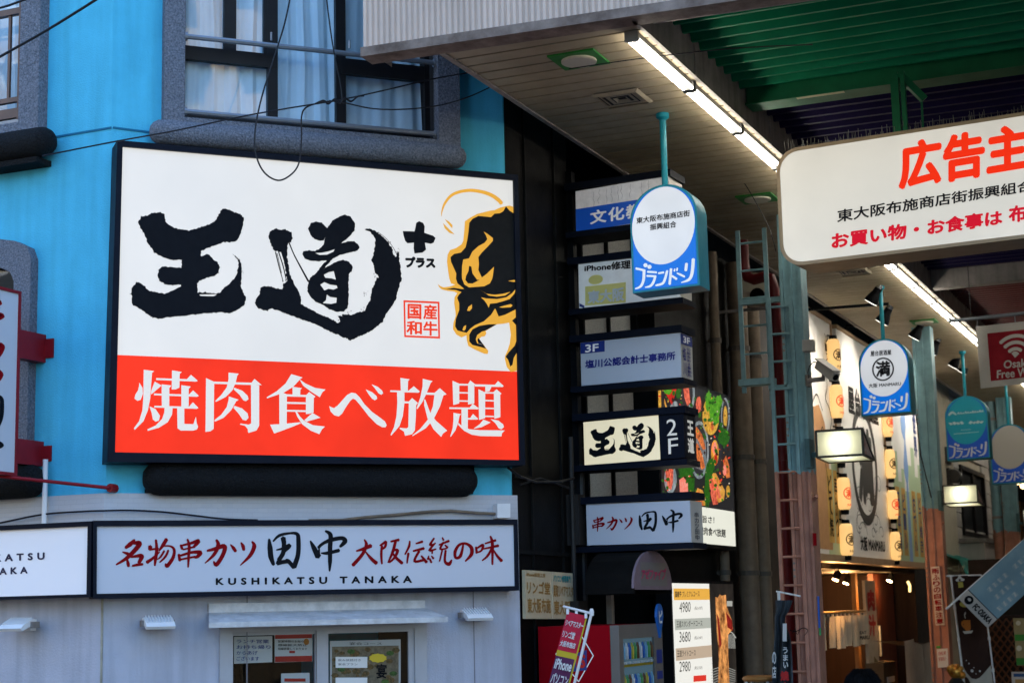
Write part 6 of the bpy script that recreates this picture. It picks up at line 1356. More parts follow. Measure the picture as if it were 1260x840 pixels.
for i, (x_, y_, d_) in enumerate(((1079, 360, 19.7), (1092, 385, 20.4), (1131, 405, 22.7), (1152, 424, 24.2), (1178, 442, 26.4), (1189, 449, 27.6))):
    spot(x_, y_, d_, ['black spotlight nearest the camera, beside the pole of the second hanging sign', 'black spotlight just right of the second hanging sign pole', 'black spotlight before the green downlight plate', 'black spotlight between the green downlight and the third hanging sign', 'black spotlight just left of the teal sign pole', 'black spotlight farthest right, on the teal sign pole'][i])
# entrance cloth, bar, posters, lamps
PN2 = XP(XF-.12)
t = thing('door_curtain', 'cream split cloth curtain hung on a bamboo rod in the wooden entrance', 'curtain', (XF-.12, 22.5, 1.9))
ya, yb = PN2(1006, 765).y, PN2(1066, 765).y; zt = PN2(1040, 757).z; zl_ = PN2(1040, 796.5).z
b = MB(); b.tube([(XF-.12, ya-.2, zt+.05), (XF-.12, yb+.3, zt+.05)], .018, 8); b.build('rod', mat('bamboo', (.45, .27, .08), .5), t)
NL = Loc((XF-.12, 0, 0), (0, 1, 0), (0, 0, 1)); CREAM = mat('cream_cloth', (.6, .5, .36), .85, var=.12, vs=6)
for i in range(6):
    a = ya+(yb-ya)*i/6; c = a+(yb-ya)/6-.05; b = MB(); wavy(b, NL, a, c, zl_+.02*(i % 2), zt, .01*i % .03, .035, (c-a)/1.5, i*1.3); b.build('strip', CREAM, t, fix=False)
b = MB()
for i in range(12): y = ya+(yb-ya)*(i+.5)/12; b.bar((XF-.12, y, zt-.01), (XF-.12, y, zt+.07), .03, .02)
b.build('loop', CREAM, t)
b = MB(); text(b, 'EAT', [(1058, 776), (1066, 775.5), (1066, 779.5), (1058, 780)], XP(XF-.05), .0, .03); text(b, 'MARU', [(1058, 781.5), (1070, 781), (1070, 786), (1058, 786.5)], XP(XF-.05), .0, .05); b.build('lettering', INK, t, fix=False)
PPX = XP(XF-.1)
t = thing('standing_poster', 'tall cream poster with red brush writing beside the door curtain', 'poster', (XF-.1, PPX(1074, 760).y, 0))
ya, yb = PPX(1066.5, 760).y, PPX(1079, 760).y; z1 = PPX(1073, 714).z
b = MB(); b.box((XF-.14, ya, .05), (XF-.1, yb, z1)); b.build('board', mat('poster_cream', (.55, .45, .32), .6, var=.2), t)
PL_ = Loc((XF-.1, 0, 0), (0, 1, 0), (0, 0, 1))
b = MB(); vtext(b, '肉汁', [(ya+.1, z1-.1), (yb-.1, z1-.1), (yb-.1, z1-.8), (ya+.1, z1-.8)], PL_, .003, .06); vtext(b, '名物鍋', [(ya+.05, z1-1.35), (yb-.1, z1-1.35), (yb-.1, .3), (ya+.05, .3)], PL_, .003, .06); b.build('red_lettering', REDINK, t, fix=False)
b = MB(); b.poly([(ya+.3*(yb-ya), .3), (yb-.04, .4), (yb-.04, 1.2), (ya+.5*(yb-ya), 1.3)], PL_, .002); b.build('picture', FOODB, t, fix=False)
def bulb(x, y, z, label, e_, r_=.035):
    t = thing('spot_lamp', label, 'lamp', (x, y, z), 'small warm lamps in the entrance')
    b = MB(); d = Vector((-.3, -.25, -.9)).normalized(); b.lathe(Vector((x, y, z+.1)), d, [(0, .02), (.02, .045), (.12, .05)], 12); b.build('housing', BLACK, t)
    b = MB(); b.lathe(Vector((x, y, z+.1))+d*.121, d, [(0, .042), (.012, .04)], 12); b.build('bulb', mat('warm_bulb_%d' % e_, (.9, .8, .6), .4, emit=e_, ecol=(1, .62, .26)), t)
    L = bpy.data.lights.new('lamp_glow', 'POINT'); L.energy = 1.6 if 'signboard' in label else (9 if 'curtain' in label else 45); L.shadow_soft_size = .04; L.color = (1, .5, .17)
    lo = bpy.data.objects.new('lamp_glow', L); COL.objects.link(lo); lo.parent = t; lo.location = Vector((0, 0, .1))+d*.2
    b = MB(); b.tube([(x, y, z+.1), (x, y, ZM0-.1)], .008, 5); b.build('stem', BLACK, t)
p = XP(XF-.1)(1098, 713); bulb(XF-.1, p.y, p.z, 'small bright spot lamp under the right end of the signboard', 60)
p = XP(XF-.4)(1074, 711); bulb(XF-.55, p.y-1, p.z-.06, 'warm lamp over the standing poster', 22)
bulb(XF+.02, 21.9, 2.36, 'warm lamp over the door curtain', 22)
p = XP(XF-.1)(1118, 722)
t = thing('wall_sconce', 'curved glowing lamp tube on the dark wall right of the entrance', 'lamp', p); b = MB(); b.tube([XP(XF-.02)(1117, 715), XP(XF-.0)(1119.5, 720), XP(XF-.02)(1119.5, 727)], .02, 8); b.build('tube', mat('warm_tube', (.9, .7, .3), .4, emit=2.5, ecol=(1, .7, .25)), t); b = MB(); b.box((XF-.06, p.y-.06, p.z-.06), (XF-.03, p.y+.06, p.z+.06)); b.build('back_plate', BLACK, t)
PC2 = XP(XF+.1)
b = MB(); t = thing('cardboard_box', 'dark brown box beside the wooden door', 'box', (XF+.2, PC2(1095, 820).y, 0)); q0, q1 = PC2(1087, 820).y, PC2(1102, 820).y; z = PC2(1094, 814).z
b.box((XF-.15, q0, 0), (XF+.1, q1, z)); b.build('body', mat('brown_card', (.1, .075, .045), .8, var=.2), t); b = MB(); b.box((XF+.1, q0+.2, z-.28), (XF+.11, q1-.15, z-.2)); b.box((XF+.1, q0+.3, z-.75), (XF+.11, q1-.25, z-.4)); b.build('label', mat('paper', (.7, .69, .66)), t)
PS2 = YP(22.9); 
t = thing('cloth_cover', 'pale grey cloth draped over a stall by the second pillar', 'cover', (XP(XF+.4)(1130, 815).x, XP(XF+.4)(1130, 815).y, 0))
pa, pb = XP(XF+.45)(1113, 790), XP(XF+.45)(1150, 800); z = pa.z
b = MB(); n = 28; vs = []; fs = []
for j in range(8):
    for i in range(n+1):
        u = i/n; vv = j/7; vs.append((XF+.45+(.05+.05*vv)*sin(u*17)+.04*sin(u*7), pa.y+(pb.y-pa.y)*u, z*(1-vv)+.02-.12*u*(1-vv)+.04*sin(u*9)*(1-vv)))
for j in range(7):
    for i in range(n): a = j*(n+1)+i; fs.append((a, a+1, a+n+2, a+n+1))
b.add(vs, fs); b.add([(XF, pa.y, z+.03), (XF, pb.y, z-.1), vs[n], vs[0]], [(0, 1, 2, 3)]); b.sm = True; b.build('cloth', mat('grey_cloth', (.36, .31, .26), .9, var=.2, vs=3), t, fix=False)

# folded dark banner by the ladder
PK = YP(15.2)
t = thing('folded_banner', 'folded dark banner with white characters on a white pole by the ladder', 'banner', (PK(960, 800).x, 15.2, 0))
b = MB(); p = PK(958, 728); q = PK(960, 785); b.tube([(p.x, 15.2, 0.05), (p.x-.0, 15.2, p.z)], .014, 8); b.tube([PK(955, 727), PK(985, 733)], .009, 6); b.lathe((p.x, 15.2, 0), (0, 0, 1), [(0, .2), (.06, .18), (.1, .04)], 18); b.build('pole', WHITEP, t)
b = MB(); vs = []; fs = []; n = 30
for j in range(n+1):
    v = j/n; y = 738+v*200; xl_ = 949+(5-1.5*v if v < .1 else 3.5-5*v*.6); w_ = 22-8*math.exp(-((v-.12)/.08)**2)+4*v
    for i in range(17):
        u = i/16; vs.append(PK(xl_+w_*u+1.0*sin(v*9+u*3), y, .05+.05*sin(u*13+v*4)*min(1, .3+v*2)))
for j in range(n):
    for i in range(16): a = j*17+i; fs.append((a, a+1, a+18, a+17))
b.add(vs, fs); b.sm = True; b.build('cloth', mat('charcoal_cloth', (.022, .025, .03), .8, var=.5, vs=5, col2=(.06, .08, .1)), t, fix=False)
b = MB(); vtext(b, 'うまい', [(963, 795), (969, 795), (970, 822), (964, 822)], PK, .13, .03); vtext(b, '一', [(963, 765), (968, 765), (968, 790), (963, 790)], PK, .13, .0); vtext(b, 'の店', [(950, 800), (955, 800), (955, 835), (950, 835)], PK, .13, .03); b.build('lettering', mat('white_cloth_print', (.65, .65, .65)), t, fix=False)
b = MB(); vtext(b, '焼肉', [(960, 824), (970.5, 824), (971.5, 852), (961, 852)], PK, .13, .06); b.build('red_lettering', mat('red_cloth_print', (.5, .03, .03), .8), t, fix=False)
# brown end of a round stool by the drain pipes
t = thing('round_stool', 'round tan stool top by the drain pipes at the bottom edge', 'stool', (PK(931, 850).x, 15.3, 0)); p = PK(931, 831)
b = MB(); b.lathe((p.x, 15.3, p.z-.05), (0, 0, 1), [(0, .14), (.02, .16), (.04, .15), (.05, .12)], 20); b.sm = True; b.build('seat', mat('tan_leather', (.3, .14, .04), .5), t)
b = MB()
for sx_, sy_ in ((1, 1), (1, -1), (-1, 1), (-1, -1)): b.tube([(p.x+.1*sx_, 15.3+.1*sy_, p.z-.05), (p.x+.16*sx_, 15.3+.16*sy_, 0)], .015, 6)
b.build('leg_frame', STEEL, t)

# ================================================================== grey sided building
GB = thing('grey_sided_building', 'grey building with horizontal siding and a tall dark window down the arcade', 'building', (XF, 33, 0))
G0, G1 = R1+.05, 36.2
SID = mat('grey_siding', (.52, .5, .47), .6, var=.15, vs=3, streak=.15)
wy0, wy1, wz0, wz1 = FX(1180, 600).y, FX(1209, 600).y, FX(1195, 660).z, FX(1185, 574).z
b = MB(); z = 2.3
ysp = FX(1171, 560).y
while z < 8.8:
    for (a, c) in ((ysp, wy0), (wy1, G1)) if wz0-.05 < z < wz1+.0 else ((ysp, G1),):
        b.hexa([(XF-.05, a, z), (XF+.02, a, z), (XF+.02, c, z), (XF-.05, c, z)], [(XF-.05, a, z+.255), (XF+.008, a, z+.255), (XF+.008, c, z+.255), (XF-.05, c, z+.255)])
    z += .27
b.build('wall', SID, GB)
b = MB(); y = G0
while y < ysp-.05: b.box((XF-.05, y, 3.9), (XF+.012, y+.16, 9)); b.box((XF-.05, y+.165, 3.9), (XF, y+.195, 9)); y += .2
b.box((XF-.06, G0, 0), (XF-.03, G1, 9)); b.box((XF-.05, G0, 2.2), (XF+.0, ysp-.01, 3.88)); b.box((XF-6, G1, 0), (XF, G1+.02, 9)); b.build('ribbed_wall', mat('beige_ribbed_wall', (.6, .54, .42), .6, var=.15), GB)
b = MB(); b.frame(fr(wy0, wy1, wz0, wz1), fr(wy0+.12, wy1-.12, wz0+.08, wz1-.08), Loc((XF, 0, 0), (0, 1, 0), (0, 0, 1)), -.04, .06); ym = (wy0+wy1)/2; b.box((XF, ym-.04, wz0), (XF+.05, ym+.04, wz1)); gw = b.build('window', BROWN, GB)
b = MB(); b.box((XF-.02, wy0+.1, wz0+.06), (XF-.01, wy1-.1, wz1-.06)); b.build('pane', mat('dark_pane', (.02, .023, .025), .45, spec=.15), gw)
b = MB(); b.box((XF, wy0-.5, wz0-.16), (XF+.5, G1-.1, wz0-.08)); b.build('sill', CONC, gw)
b = MB(); b.box((XF, ysp+.2, 2.3), (XF+.45, G1-.1, wz0-.17)); b.build('porch_roof', SID, GB)
for k_, (px, py) in enumerate(((1164, 560), (1166, 586))):
    p = FX(px, py); b = MB(); b.lathe((XF+.12, p.y-.18, p.z), (0, 1, 0), [(0, .02), (.01, .12), (.35, .12), (.36, .02)], 14); b.sm = True; b.box((XF, p.y-.2, p.z-.16), (XF+.06, p.y+.2, p.z+.14)); b.build('vent_hood', mat('dark_hood', (.05, .045, .04), .4), GB)
p = FX(1151, 590); b = MB(); b.box((XF+.013, p.y-.35, p.z-1.0), (XF+.03, p.y+.35, p.z+.9))
for i in range(26): b.box((XF+.031, p.y-.3, p.z-.95+i*.07), (XF+.06, p.y+.3, p.z-.92+i*.07))
b.build('louvre', CONC, GB)
b = MB(); y0, y1 = FX(1158, 670).y, FX(1176, 670).y; b.box((XF+.002, y0, FX(1165, 688).z), (XF+.05, y1, FX(1165, 622).z)); b.build('blank_panel', mat('beige_board', (.6, .55, .43), .6, var=.1), GB)
# teal awning
t = thing('teal_awning', 'short bright teal awning beyond the second pillar', 'awning', (XF, 31, 2.4))
a, c = FX(1159, 700).y, FX(1190, 700).y-.3; z1 = XP(XF+.3)(1170, 687).z; z0 = XP(XF+.3)(1170, 709).z
b = MB(); n = 20; vs = []; fs = []
for j, (xo_, zz) in enumerate(((0, z1+.12), (.3, z1), (.42, z0))):
    for i in range(n+1): u = i/n; vs.append((XF+xo_+.03*sin(u*25)*(j == 2), a+(c-a)*u, zz+.02*sin(u*14)))
for j in range(2):
    for i in range(n): k_ = j*(n+1)+i; fs.append((k_, k_+1, k_+n+2, k_+n+1))
b.add(vs, fs); b.build('cloth', mat('teal_vinyl', (.01, .3, .26), .3, var=.3), t, fix=False)
b = MB(); PT = XP(XF+.46); text(b, 'モーニング', [(1163, 693), (1187, 695), (1187, 703), (1163, 704)], PT, 0, .03); b.build('lettering', mat('pale_yellow_print', (.6, .6, .4), .5), t, fix=False)
b = MB(); 
for y in (a, c): b.bar((XF, y, z0), (XF+.42, y, z0), .02, .02)
b.build('arm', STEEL, t)

# far end: dark gap building with string bulbs and the back of the arcade
t = thing('far_shop', 'dark far shop with small warm bulbs behind the third pillar', 'building', (XF, 42, 0))
b = MB(); b.box((XF-4, G1+.05, 0), (XF-.3, 46, 9)); b.build('wall', mat('far_dark_wall', (.03, .022, .018), .7, var=.4), t)
b = MB()
for y in (37, 39, 41, 43): b.box((XF-.3, y, 2.6), (XF-.22, y+1.1, 4.4))
b.build('lattice_panel', mat('amber_lattice', (.25, .12, .03), .6, var=.7, vs=20, col2=(.05, .02, .01)), t)
def sbulb(px, py, label):
    p = XP(XF+.2)(px, py); tt = thing('string_bulb', label, 'bulb', p, 'warm bulbs strung along the far shop'); b = MB(); b.lathe(p, (0, 0, 1), [(0, .01), (.03, .06), (.09, .06), (.13, .02)], 10); b.sm = True; b.build('globe', mat('string_globe', (.9, .7, .4), .4, emit=8, ecol=(1, .66, .3)), tt)
    b = MB(); b.lathe(p+Vector((0, 0, .125)), (0, 0, 1), [(0, .025), (.06, .02)], 8); b.bar(p+Vector((0, 0, .17)), (XF-.3, p.y, p.z+.2), .012, .012); b.build('holder', BLACK, tt)
for px, py, l_ in ((1234.5, 589, 'dimmer warm bulb left of the third pillar'), (1253, 596, 'brightest warm bulb right of the third pillar'), (1259, 601, 'warm bulb cut by the right edge of the photo')): sbulb(px, py, l_)

# ================================================================== flags and banners on the right
t = thing('wireless_flag', 'white bordered red flag with a wireless symbol hanging from a steel rod', 'flag', YP(20)(1250, 395))
PFg = YP(20.0)
b = MB(); p = PFg(1167.5, 395); q = PFg(1310, 380); b.tube([p, q], .022, 10); b.sm = True; b.build('rod', STEEL, t)
b = MB(); b.tube([PFg(1195, 392), (PFg(1195, 392).x, 20, ZR)], .004, 4); b.tube([PFg(1290, 382), (PFg(1290, 382).x, 20, ZR)], .004, 4); b.build('wire', CABLE, t)
def fl(u, v): return (1200.8+97*u+5.9*v, 401.7-10.5*u+76*v)
def flagm(u0, u1, v0, v1, o, nx=24, ny=12):
    b = MB(); vs = []; fs = []
    for j in range(ny+1):
        for i in range(nx+1):
            u = u0+(u1-u0)*i/nx; v = v0+(v1-v0)*j/ny; vs.append(PFg(*fl(u, v), o+.03*sin(u*9+1)+.02*sin(u*17+v*3)*v))
    for j in range(ny):
        for i in range(nx): a = j*(nx+1)+i; fs.append((a, a+1, a+nx+2, a+nx+1))
    b.add(vs, fs); b.sm = True; return b
cl = flagm(0, 1, 0, 1, 0).build('cloth', mat('white_flag_cloth', (.55, .52, .47), .9, var=.1), t, fix=False)
flagm(.135, .865, .13, .9, .003, 18, 10).build('red_field', mat('red_flag_cloth', (.3, .012, .022), .9, var=.15), cl, fix=False)
b = MB()
class FP:
    n = PFg.n
    def __call__(s, x, y, o=0):
        u = (x-1200.8-5.9*((y-401.7)/76))/97; v = (y-401.7+10.5*u)/76
        return PFg(x, y, .008+.03*sin(u*9+1)+.02*sin(u*17+v*3)*v)
FPP = FP()
for r_ in (27, 19, 11): b.stroke([(1249+r_*sin(rad(a)), 440-r_*cos(rad(a))-.1*r_*sin(rad(a)), 4.2) for a in range(-42, 43, 12)], FPP)
b.poly([(1249, 440), (1244.5, 434.5), (1247, 432.5), (1250, 432), (1253, 433.5), (1254, 435)], FPP)
text(b, 'Osaka', [(1235, 443.5), (1268, 440), (1268, 450.5), (1235, 453.5)], FPP, 0, .02); text(b, 'Free Wi-Fi', [(1226.7, 455.5), (1280, 450), (1280, 462), (1226.7, 465.5)], FPP, 0, .02); b.build('lettering', mat('white_flag_print', (.6, .57, .53), .9), cl, fix=False)
b = MB()
for u in (.02, .5, .98): p = PFg(*fl(u, 0), .03*sin(u*9+1)); b.tube([p, (p.x, 20, p.z+.07)], .006, 5)
b.build('ring', STEEL, t)

PT2 = YP(20.0)
t = thing('tilted_banner', 'pale blue banner with a white end strip tilted on a white pole at the right', 'banner', PT2(1200, 740))
b = MB(); b.tube([PT2(1164, 749), PT2(1300, 629)], .013, 8); b.build('pole', WHITEP, t)
def tb(u, v): return (1179+121*u+36*v, 736-109*u+36*v)       # u along the pole, v across
def tcloth(u0, u1, o):
    b = MB(); vs = []; fs = []; nx, ny = 20, 10
    for j in range(ny+1):
        for i in range(nx+1):
            u = u0+(u1-u0)*i/nx; v = j/ny; vs.append(PT2(*tb(u, v), o+.05*sin(v*5+u*3)+.02*sin(u*16)))
    for j in range(ny):
        for i in range(nx): a = j*(nx+1)+i; fs.append((a, a+1, a+nx+2, a+nx+1))
    b.add(vs, fs); b.sm = True; return b
tcloth(0, .098, 0).build('white_end', mat('white_banner_cloth', (.5, .47, .44), .8), t, fix=False)
tcloth(.102, 1, 0).build('blue_cloth', mat('sky_blue_cloth', (.17, .3, .38), .8, var=.25, vs=3, col2=(.24, .36, .42)), t, fix=False)
tcloth(.098, .104, .004).build('stripe', INK, t, fix=False)
class TBF:
    n = PT2.n
    def __call__(s, u, v, o=0): return PT2(*tb(u, v), .008+.05*sin(v*5+u*3)+.02*sin(u*16))
TF = TBF()
b = MB(); text(b, 'FC OSAKA', [(.075, .38), (.075, .95), (.025, .95), (.025, .38)], TF, 0, .05); b.poly([(.05+.035*cos(i*pi/8), .2+.11*sin(i*pi/8)) for i in range(16)], TF, 0, [[(.055+.012*cos(i*pi/4), .2+.05*sin(i*pi/4)) for i in range(8)]]); b.build('black_lettering', INK, t, fix=False)
b = MB(); random.seed(5)
for v0, u0, n_ in ((.3, .2, 10), (.55, .2, 9), (.8, .15, 10)):
    for i in range(n_):
        u = u0+i*.052; 
        if i % 5 == 4: continue
        for k_ in range(3): b.stroke([(u+.004, v0+.03*k_*1.5, .012), (u+.036, v0+.03*k_*1.5+.01*random.random(), .012)], TF)
        b.stroke([(u+.01+.02*random.random(), v0-.01, .009), (u+.015, v0+.1, .009)], TF)
b.build('white_lettering', mat('white_banner_print', (.55, .55, .52), .8), t, fix=False)

PG = YP(21.0)
t = thing('coffee_banner', 'dark brown upright banner with an orange coffee cup and cream wavy foot', 'banner', (PG(1200, 900).x, 21.0, 0))
def gb(u, v): return (1171.5+34*u+16*v, 708-1*u+130*v)
class GBF:
    n = PG.n
    def __call__(s, u, v, o=0): return PG(*gb(u, v), o+.03*sin(u*5+v*6))
GF = GBF()
def gcloth(pts_u, v0, v1, o):
    b = MB(); vs = []; fs = []; nx, ny = 8, 24
    for j in range(ny+1):
        for i in range(nx+1): u = i/nx; v = v0+(v1-v0)*j/ny; vs.append(GF(u, v, o))
    for j in range(ny):
        for i in range(nx): a = j*(nx+1)+i; fs.append((a, a+1, a+nx+2, a+nx+1))
    b.add(vs, fs); b.sm = True; return b
gcl = gcloth(0, 0, 1.55, 0).build('cloth', mat('dark_brown_cloth', (.04, .018, .013), .85, var=.3, vs=4), t, fix=False)
b = MB(); b.poly([(0, .86), (.1, .92), (.25, .97), (.4, .98), (.55, .965), (.7, .93), (.85, .89), (1, .85), (1, 1.55), (0, 1.55)], GF, .006); b.build('cream_foot', mat('cream_banner_cloth', (.42, .39, .33), .85), gcl, fix=False)
b = MB(); b.poly([(.2, .42), (.46, .42), (.44, .5), (.38, .525), (.27, .525), (.21, .5)], GF, .006); b.stroke([(.2, .44, .03), (.13, .455, .03), (.2, .485, .03)], GF, .006); b.build('cup_print', mat('orange_cup', (.5, .17, .03), .8), gcl, fix=False)
b = MB(); b.poly([(.13, .525), (.52, .52), (.45, .545), (.2, .55)], GF, .006); b.stroke([(.3, .4, .02), (.27, .375, .03), (.33, .35, .02)], GF, .006)
for u, v, r_ in ((.3, .9, .055), (.58, .905, .035), (.38, .87, .02), (.14, .8, .02), (.22, .83, .025), (.43, .93, .02)): b.poly([(u+r_*cos(i*pi/5), v+r_*.28*sin(i*pi/5)) for i in range(10)], GF, .006)
b.poly([(.1, .04), (.2, .02), (.27, -.02), (.34, .02), (.44, .035), (.4, .05), (.14, .055)], GF, .006); b.build('white_print', mat('white_banner_print', (.55, .55, .52)), gcl, fix=False)
b = MB(); b.poly([(.18, .06), (.36, .06), (.36, .11), (.18, .115)], GF, .006); b.poly([(.22+.2*cos(i*pi/6)+.12, .27+.03*sin(i*pi/6)) for i in range(12)], GF, .006); b.build('yellow_print', mat('yellow_print', (.45, .4, .08), .8), gcl, fix=False)
b = MB(); p = PG(*gb(-.05, 0)); q = PG(*gb(-.05, 1.6)); b.tube([(q.x+.12, 21, 0), q, p], .012, 8); p2 = PG(*gb(1.06, 0)); q2 = PG(*gb(1.06, 1.6)); b.tube([q2, p2], .01, 8); b.tube([p-Vector((.05, 0, 0)), p2], .01, 6)
for v in (.3, .6, .9, 1.2): 
    for u in (-.05, 1.06): b.lathe(PG(*gb(u, v)), (0, 0, 1), [(-.02, .018), (.02, .018)], 6)
b.lathe((q.x+.12, 21, 0), (0, 0, 1), [(0, .22), (.06, .2), (.1, .04)], 18); b.build('pole', WHITEP, t)
# lattice screen, posters, figurine
PLt = YP(24.0)
t = thing('lattice_screen', 'dark wooden diamond lattice screen behind the coffee banner', 'screen', (PLt(1228, 800).x, 24, 0))
x0, x1 = PLt(1212, 800).x, PLt(1262, 800).x; z1 = PLt(1230, 760).z
b = MB(); h_ = z1-.05
for i in range(-12, 10):
    for s_ in (-1, 1):
        xa_ = x0+i*.1; pts = []
        A = (xa_, .05) if s_ > 0 else (xa_, z1); d_ = h_
        xa2 = xa_+h_*.75
        ca, cb = max(x0, xa_), min(x1, xa2)
        if cb <= ca: continue
        f_ = lambda x: .05+(x-xa_)/.75 if s_ > 0 else z1-(x-xa_)/.75
        b.bar((ca, 24+.008*s_, f_(ca)), (cb, 24+.008*s_, f_(cb)), .022, .014, (0, 1, 0))
b.build('lattice', mat('lattice_wood', (.14, .05, .02), .6, var=.3), t)
b = MB(); b.box((x0-.04, 23.96, 0), (x0, 24.04, z1+.04)); b.box((x1, 23.96, 0), (x1+.04, 24.04, z1+.04)); b.box((x0, 23.97, z1), (x1, 24.03, z1+.04)); b.build('frame', DWOOD, t)
b = MB(); b.box((x0-.2, 24.3, 0), (x1+.6, 24.35, 2.6)); t = tag(b.build('dark_partition', mat('dark_partition', (.02, .013, .01), .7, var=.4)), 'very dark panel wall behind the lattice screen', 'wall')
def post(name, label, q, pl, base_c, bits):
    b = MB(); b.slab(q, pl, -.02, 0); r = b.build(name, mat('poster_%d' % int(q[0][1]), base_c, .6, var=.25, vs=8)); tag(r, label, 'poster')
    for nm, c, polys in bits:
        b = MB(); [b.poly(p, pl, .003) for p in polys]; b.build(nm, mat('pbit_%s_%d' % (nm, int(q[0][1])), c, .6), r, fix=False)
PQ = YP(22.5)
post('menu_poster', 'faded yellow and green poster on the lattice at the right edge', [(1246.5, 760), (1275, 760), (1276, 818), (1251, 818)], PQ, (.28, .25, .13), [('green_band', (.03, .2, .03), [[(1248.5, 780), (1275, 780), (1275.2, 787), (1249, 788)], [(1250.5, 809), (1275.8, 809), (1276, 817.5), (1251, 817.5)]]), ('white_patch', (.5, .5, .42), [[(1253+3*cos(i*pi/5), 766+3*sin(i*pi/5)) for i in range(10)], [(1254+3.5*cos(i*pi/5), 797+3.5*sin(i*pi/5)) for i in range(10)]])])
post('framed_notice', 'white framed notice with a blue head at the bottom right corner', [(1244.5, 826), (1272, 826), (1273, 862), (1246, 862)], PQ, (.5, .5, .48), [('blue_head', (.02, .07, .2), [[(1247, 828), (1271, 828), (1271, 832), (1247.3, 832)]]), ('picture', (.35, .22, .08), [[(1249, 835), (1271, 835), (1271, 858), (1250, 858)]])])
t = thing('golden_figurine', 'gold painted figurine with dark clothes below the second pillar', 'figurine', (YP(20.6)(1176, 830).x, 20.6, 0))
PZ = YP(20.6); p = PZ(1176, 826)
GOLDP = mat('gold_paint', (.55, .33, .06), .3, .6, var=.4, vs=14, col2=(.5, .12, .01))
b = MB(); random.seed(9)
def ball(mb, c, r_, n=10):
    c = Vector(c); mb.lathe(c-Vector((0, 0, r_)), (0, 0, 1), [(r_*(1-cos(pi*i/8)), r_*sin(pi*i/8)) for i in range(9)], n)
ball(b, p, .085, 16); ball(b, p+Vector((.075, -.04, -.035)), .045, 12); ball(b, p+Vector((-.05, -.02, .03)), .05, 12)
for i in range(22):
    a = random.uniform(0, 2*pi); e_ = random.uniform(-.1, 1.3); ball(b, p+Vector((cos(a)*cos(e_), sin(a)*cos(e_), sin(e_)))*.078, .022, 8)
b.sm = True; b.build('head', GOLDP, t)
b = MB(); b.lathe((p.x, 20.6, 0), (0, 0, 1), [(0, .16), (.4, .15), (.9, .17), (p.z-.25, .15), (p.z-.12, .09), (p.z-.07, .05)], 18); b.sm = True; b.build('clothing', mat('black_cloth', (.012, .012, .014), .85), t)

# ================================================================== person passing (only the hair reaches into the picture)
PH = YP(9.8); hp = PH(1060.5, 823.5); hx, hz = hp.x, hp.z
t = thing('person', 'person with short black hair walking by, only the top of the head showing', 'person', (hx, 9.8, 0))
sk = [(0, 0, .92, .13), (0, 0, 1.08, .12), (0, 0, 1.25, .14), (0, 0, hz-.30, .09), (0, 0, hz-.22, .055), (0, -.015, hz-.14, .075), (0, -.01, hz-.07, .08)]
E_ = [(i, i+1) for i in range(6)]; V_ = list(sk)
for s_ in (-1, 1):
    k0 = len(V_); V_ += [(.1*s_, 0, .86, .09), (.11*s_, .02 if s_ > 0 else -.05, .48, .06), (.11*s_, .1 if s_ > 0 else -.02, .09, .04), (.12*s_, (.1 if s_ > 0 else -.02)-.14, .04, .035)]; E_ += [(0, k0), (k0, k0+1), (k0+1, k0+2), (k0+2, k0+3)]
    k0 = len(V_); V_ += [(.19*s_, 0, hz-.34, .06), (.24*s_, .03*s_, hz-.6, .045), (.25*s_, -.06, hz-.84, .034), (.25*s_, -.09, hz-.92, .035)]; E_ += [(3, k0), (k0, k0+1), (k0+1, k0+2), (k0+2, k0+3)]
me = bpy.data.meshes.new('body'); me.from_pydata([v[:3] for v in V_], E_, []); o = bpy.data.objects.new('body_tmp', me); COL.objects.link(o)
md = o.modifiers.new('s', 'SKIN'); o.modifiers.new('u', 'SUBSURF').levels = 2
for i, v in enumerate(V_): me.skin_vertices[0].data[i].radius = (v[3], v[3])
me.skin_vertices[0].data[0].use_root = True
bpy.context.view_layer.update(); bm_ = bpy.data.meshes.new_from_object(o.evaluated_get(bpy.context.evaluated_depsgraph_get()))
bpy.data.objects.remove(o); bm_.materials.clear(); bm_.materials.append(mat('skin', (.4, .24, .17), .5)); bo_ = bpy.data.objects.new('body', bm_); COL.objects.link(bo_); bo_.parent = t
b = MB(); vs = []; fs = []; nu, nv = 40, 14; random.seed(2)
for j in range(nv+1):
    th = j/nv*pi*.62
    for i in range(nu):
        a = 2*pi*i/nu; r_ = .098*(1+.035*sin(9*a+j)+.03*random.uniform(-1, 1)); vs.append((hx+r_*.93*sin(th)*cos(a), 9.8+r_*1.12*sin(th)*sin(a)+.01, hz-.098+r_*cos(th)))
for j in range(nv):
    for i in range(nu): fs.append((j*nu+i, j*nu+(i+1) % nu, (j+1)*nu+(i+1) % nu, (j+1)*nu+i))
b.add(vs, fs)
for i in range(420):   # strands
    a = random.uniform(0, 2*pi); th = random.uniform(.05, 1.5); c = Vector((sin(th)*cos(a)*.93, sin(th)*sin(a)*1.12, cos(th)))
    p0 = Vector((hx, 9.81, hz-.098))+c*.097; tt2 = Vector((cos(a)*cos(th), sin(a)*cos(th), -sin(th))); p1 = p0+tt2*.05+c*.012*random.random()
    b.tube([p0, p0+tt2*.025+c*.008, p1], [.0025, .002, .0006], 4, False)
b.sm = True; b.build('hair', mat('black_hair', (.003, .0027, .0026), .6, spec=.05), t, fix=False)
b = MB(); b.lathe((hx, 9.8, .85), (0, 0, 1), [(0, .17), (.1, .16), (.3, .17), (hz-.32-.85, .2), (hz-.25-.85, .09)], 18); b.sm = True; b.build('jacket', mat('dark_jacket', (.02, .022, .03), .8), t)

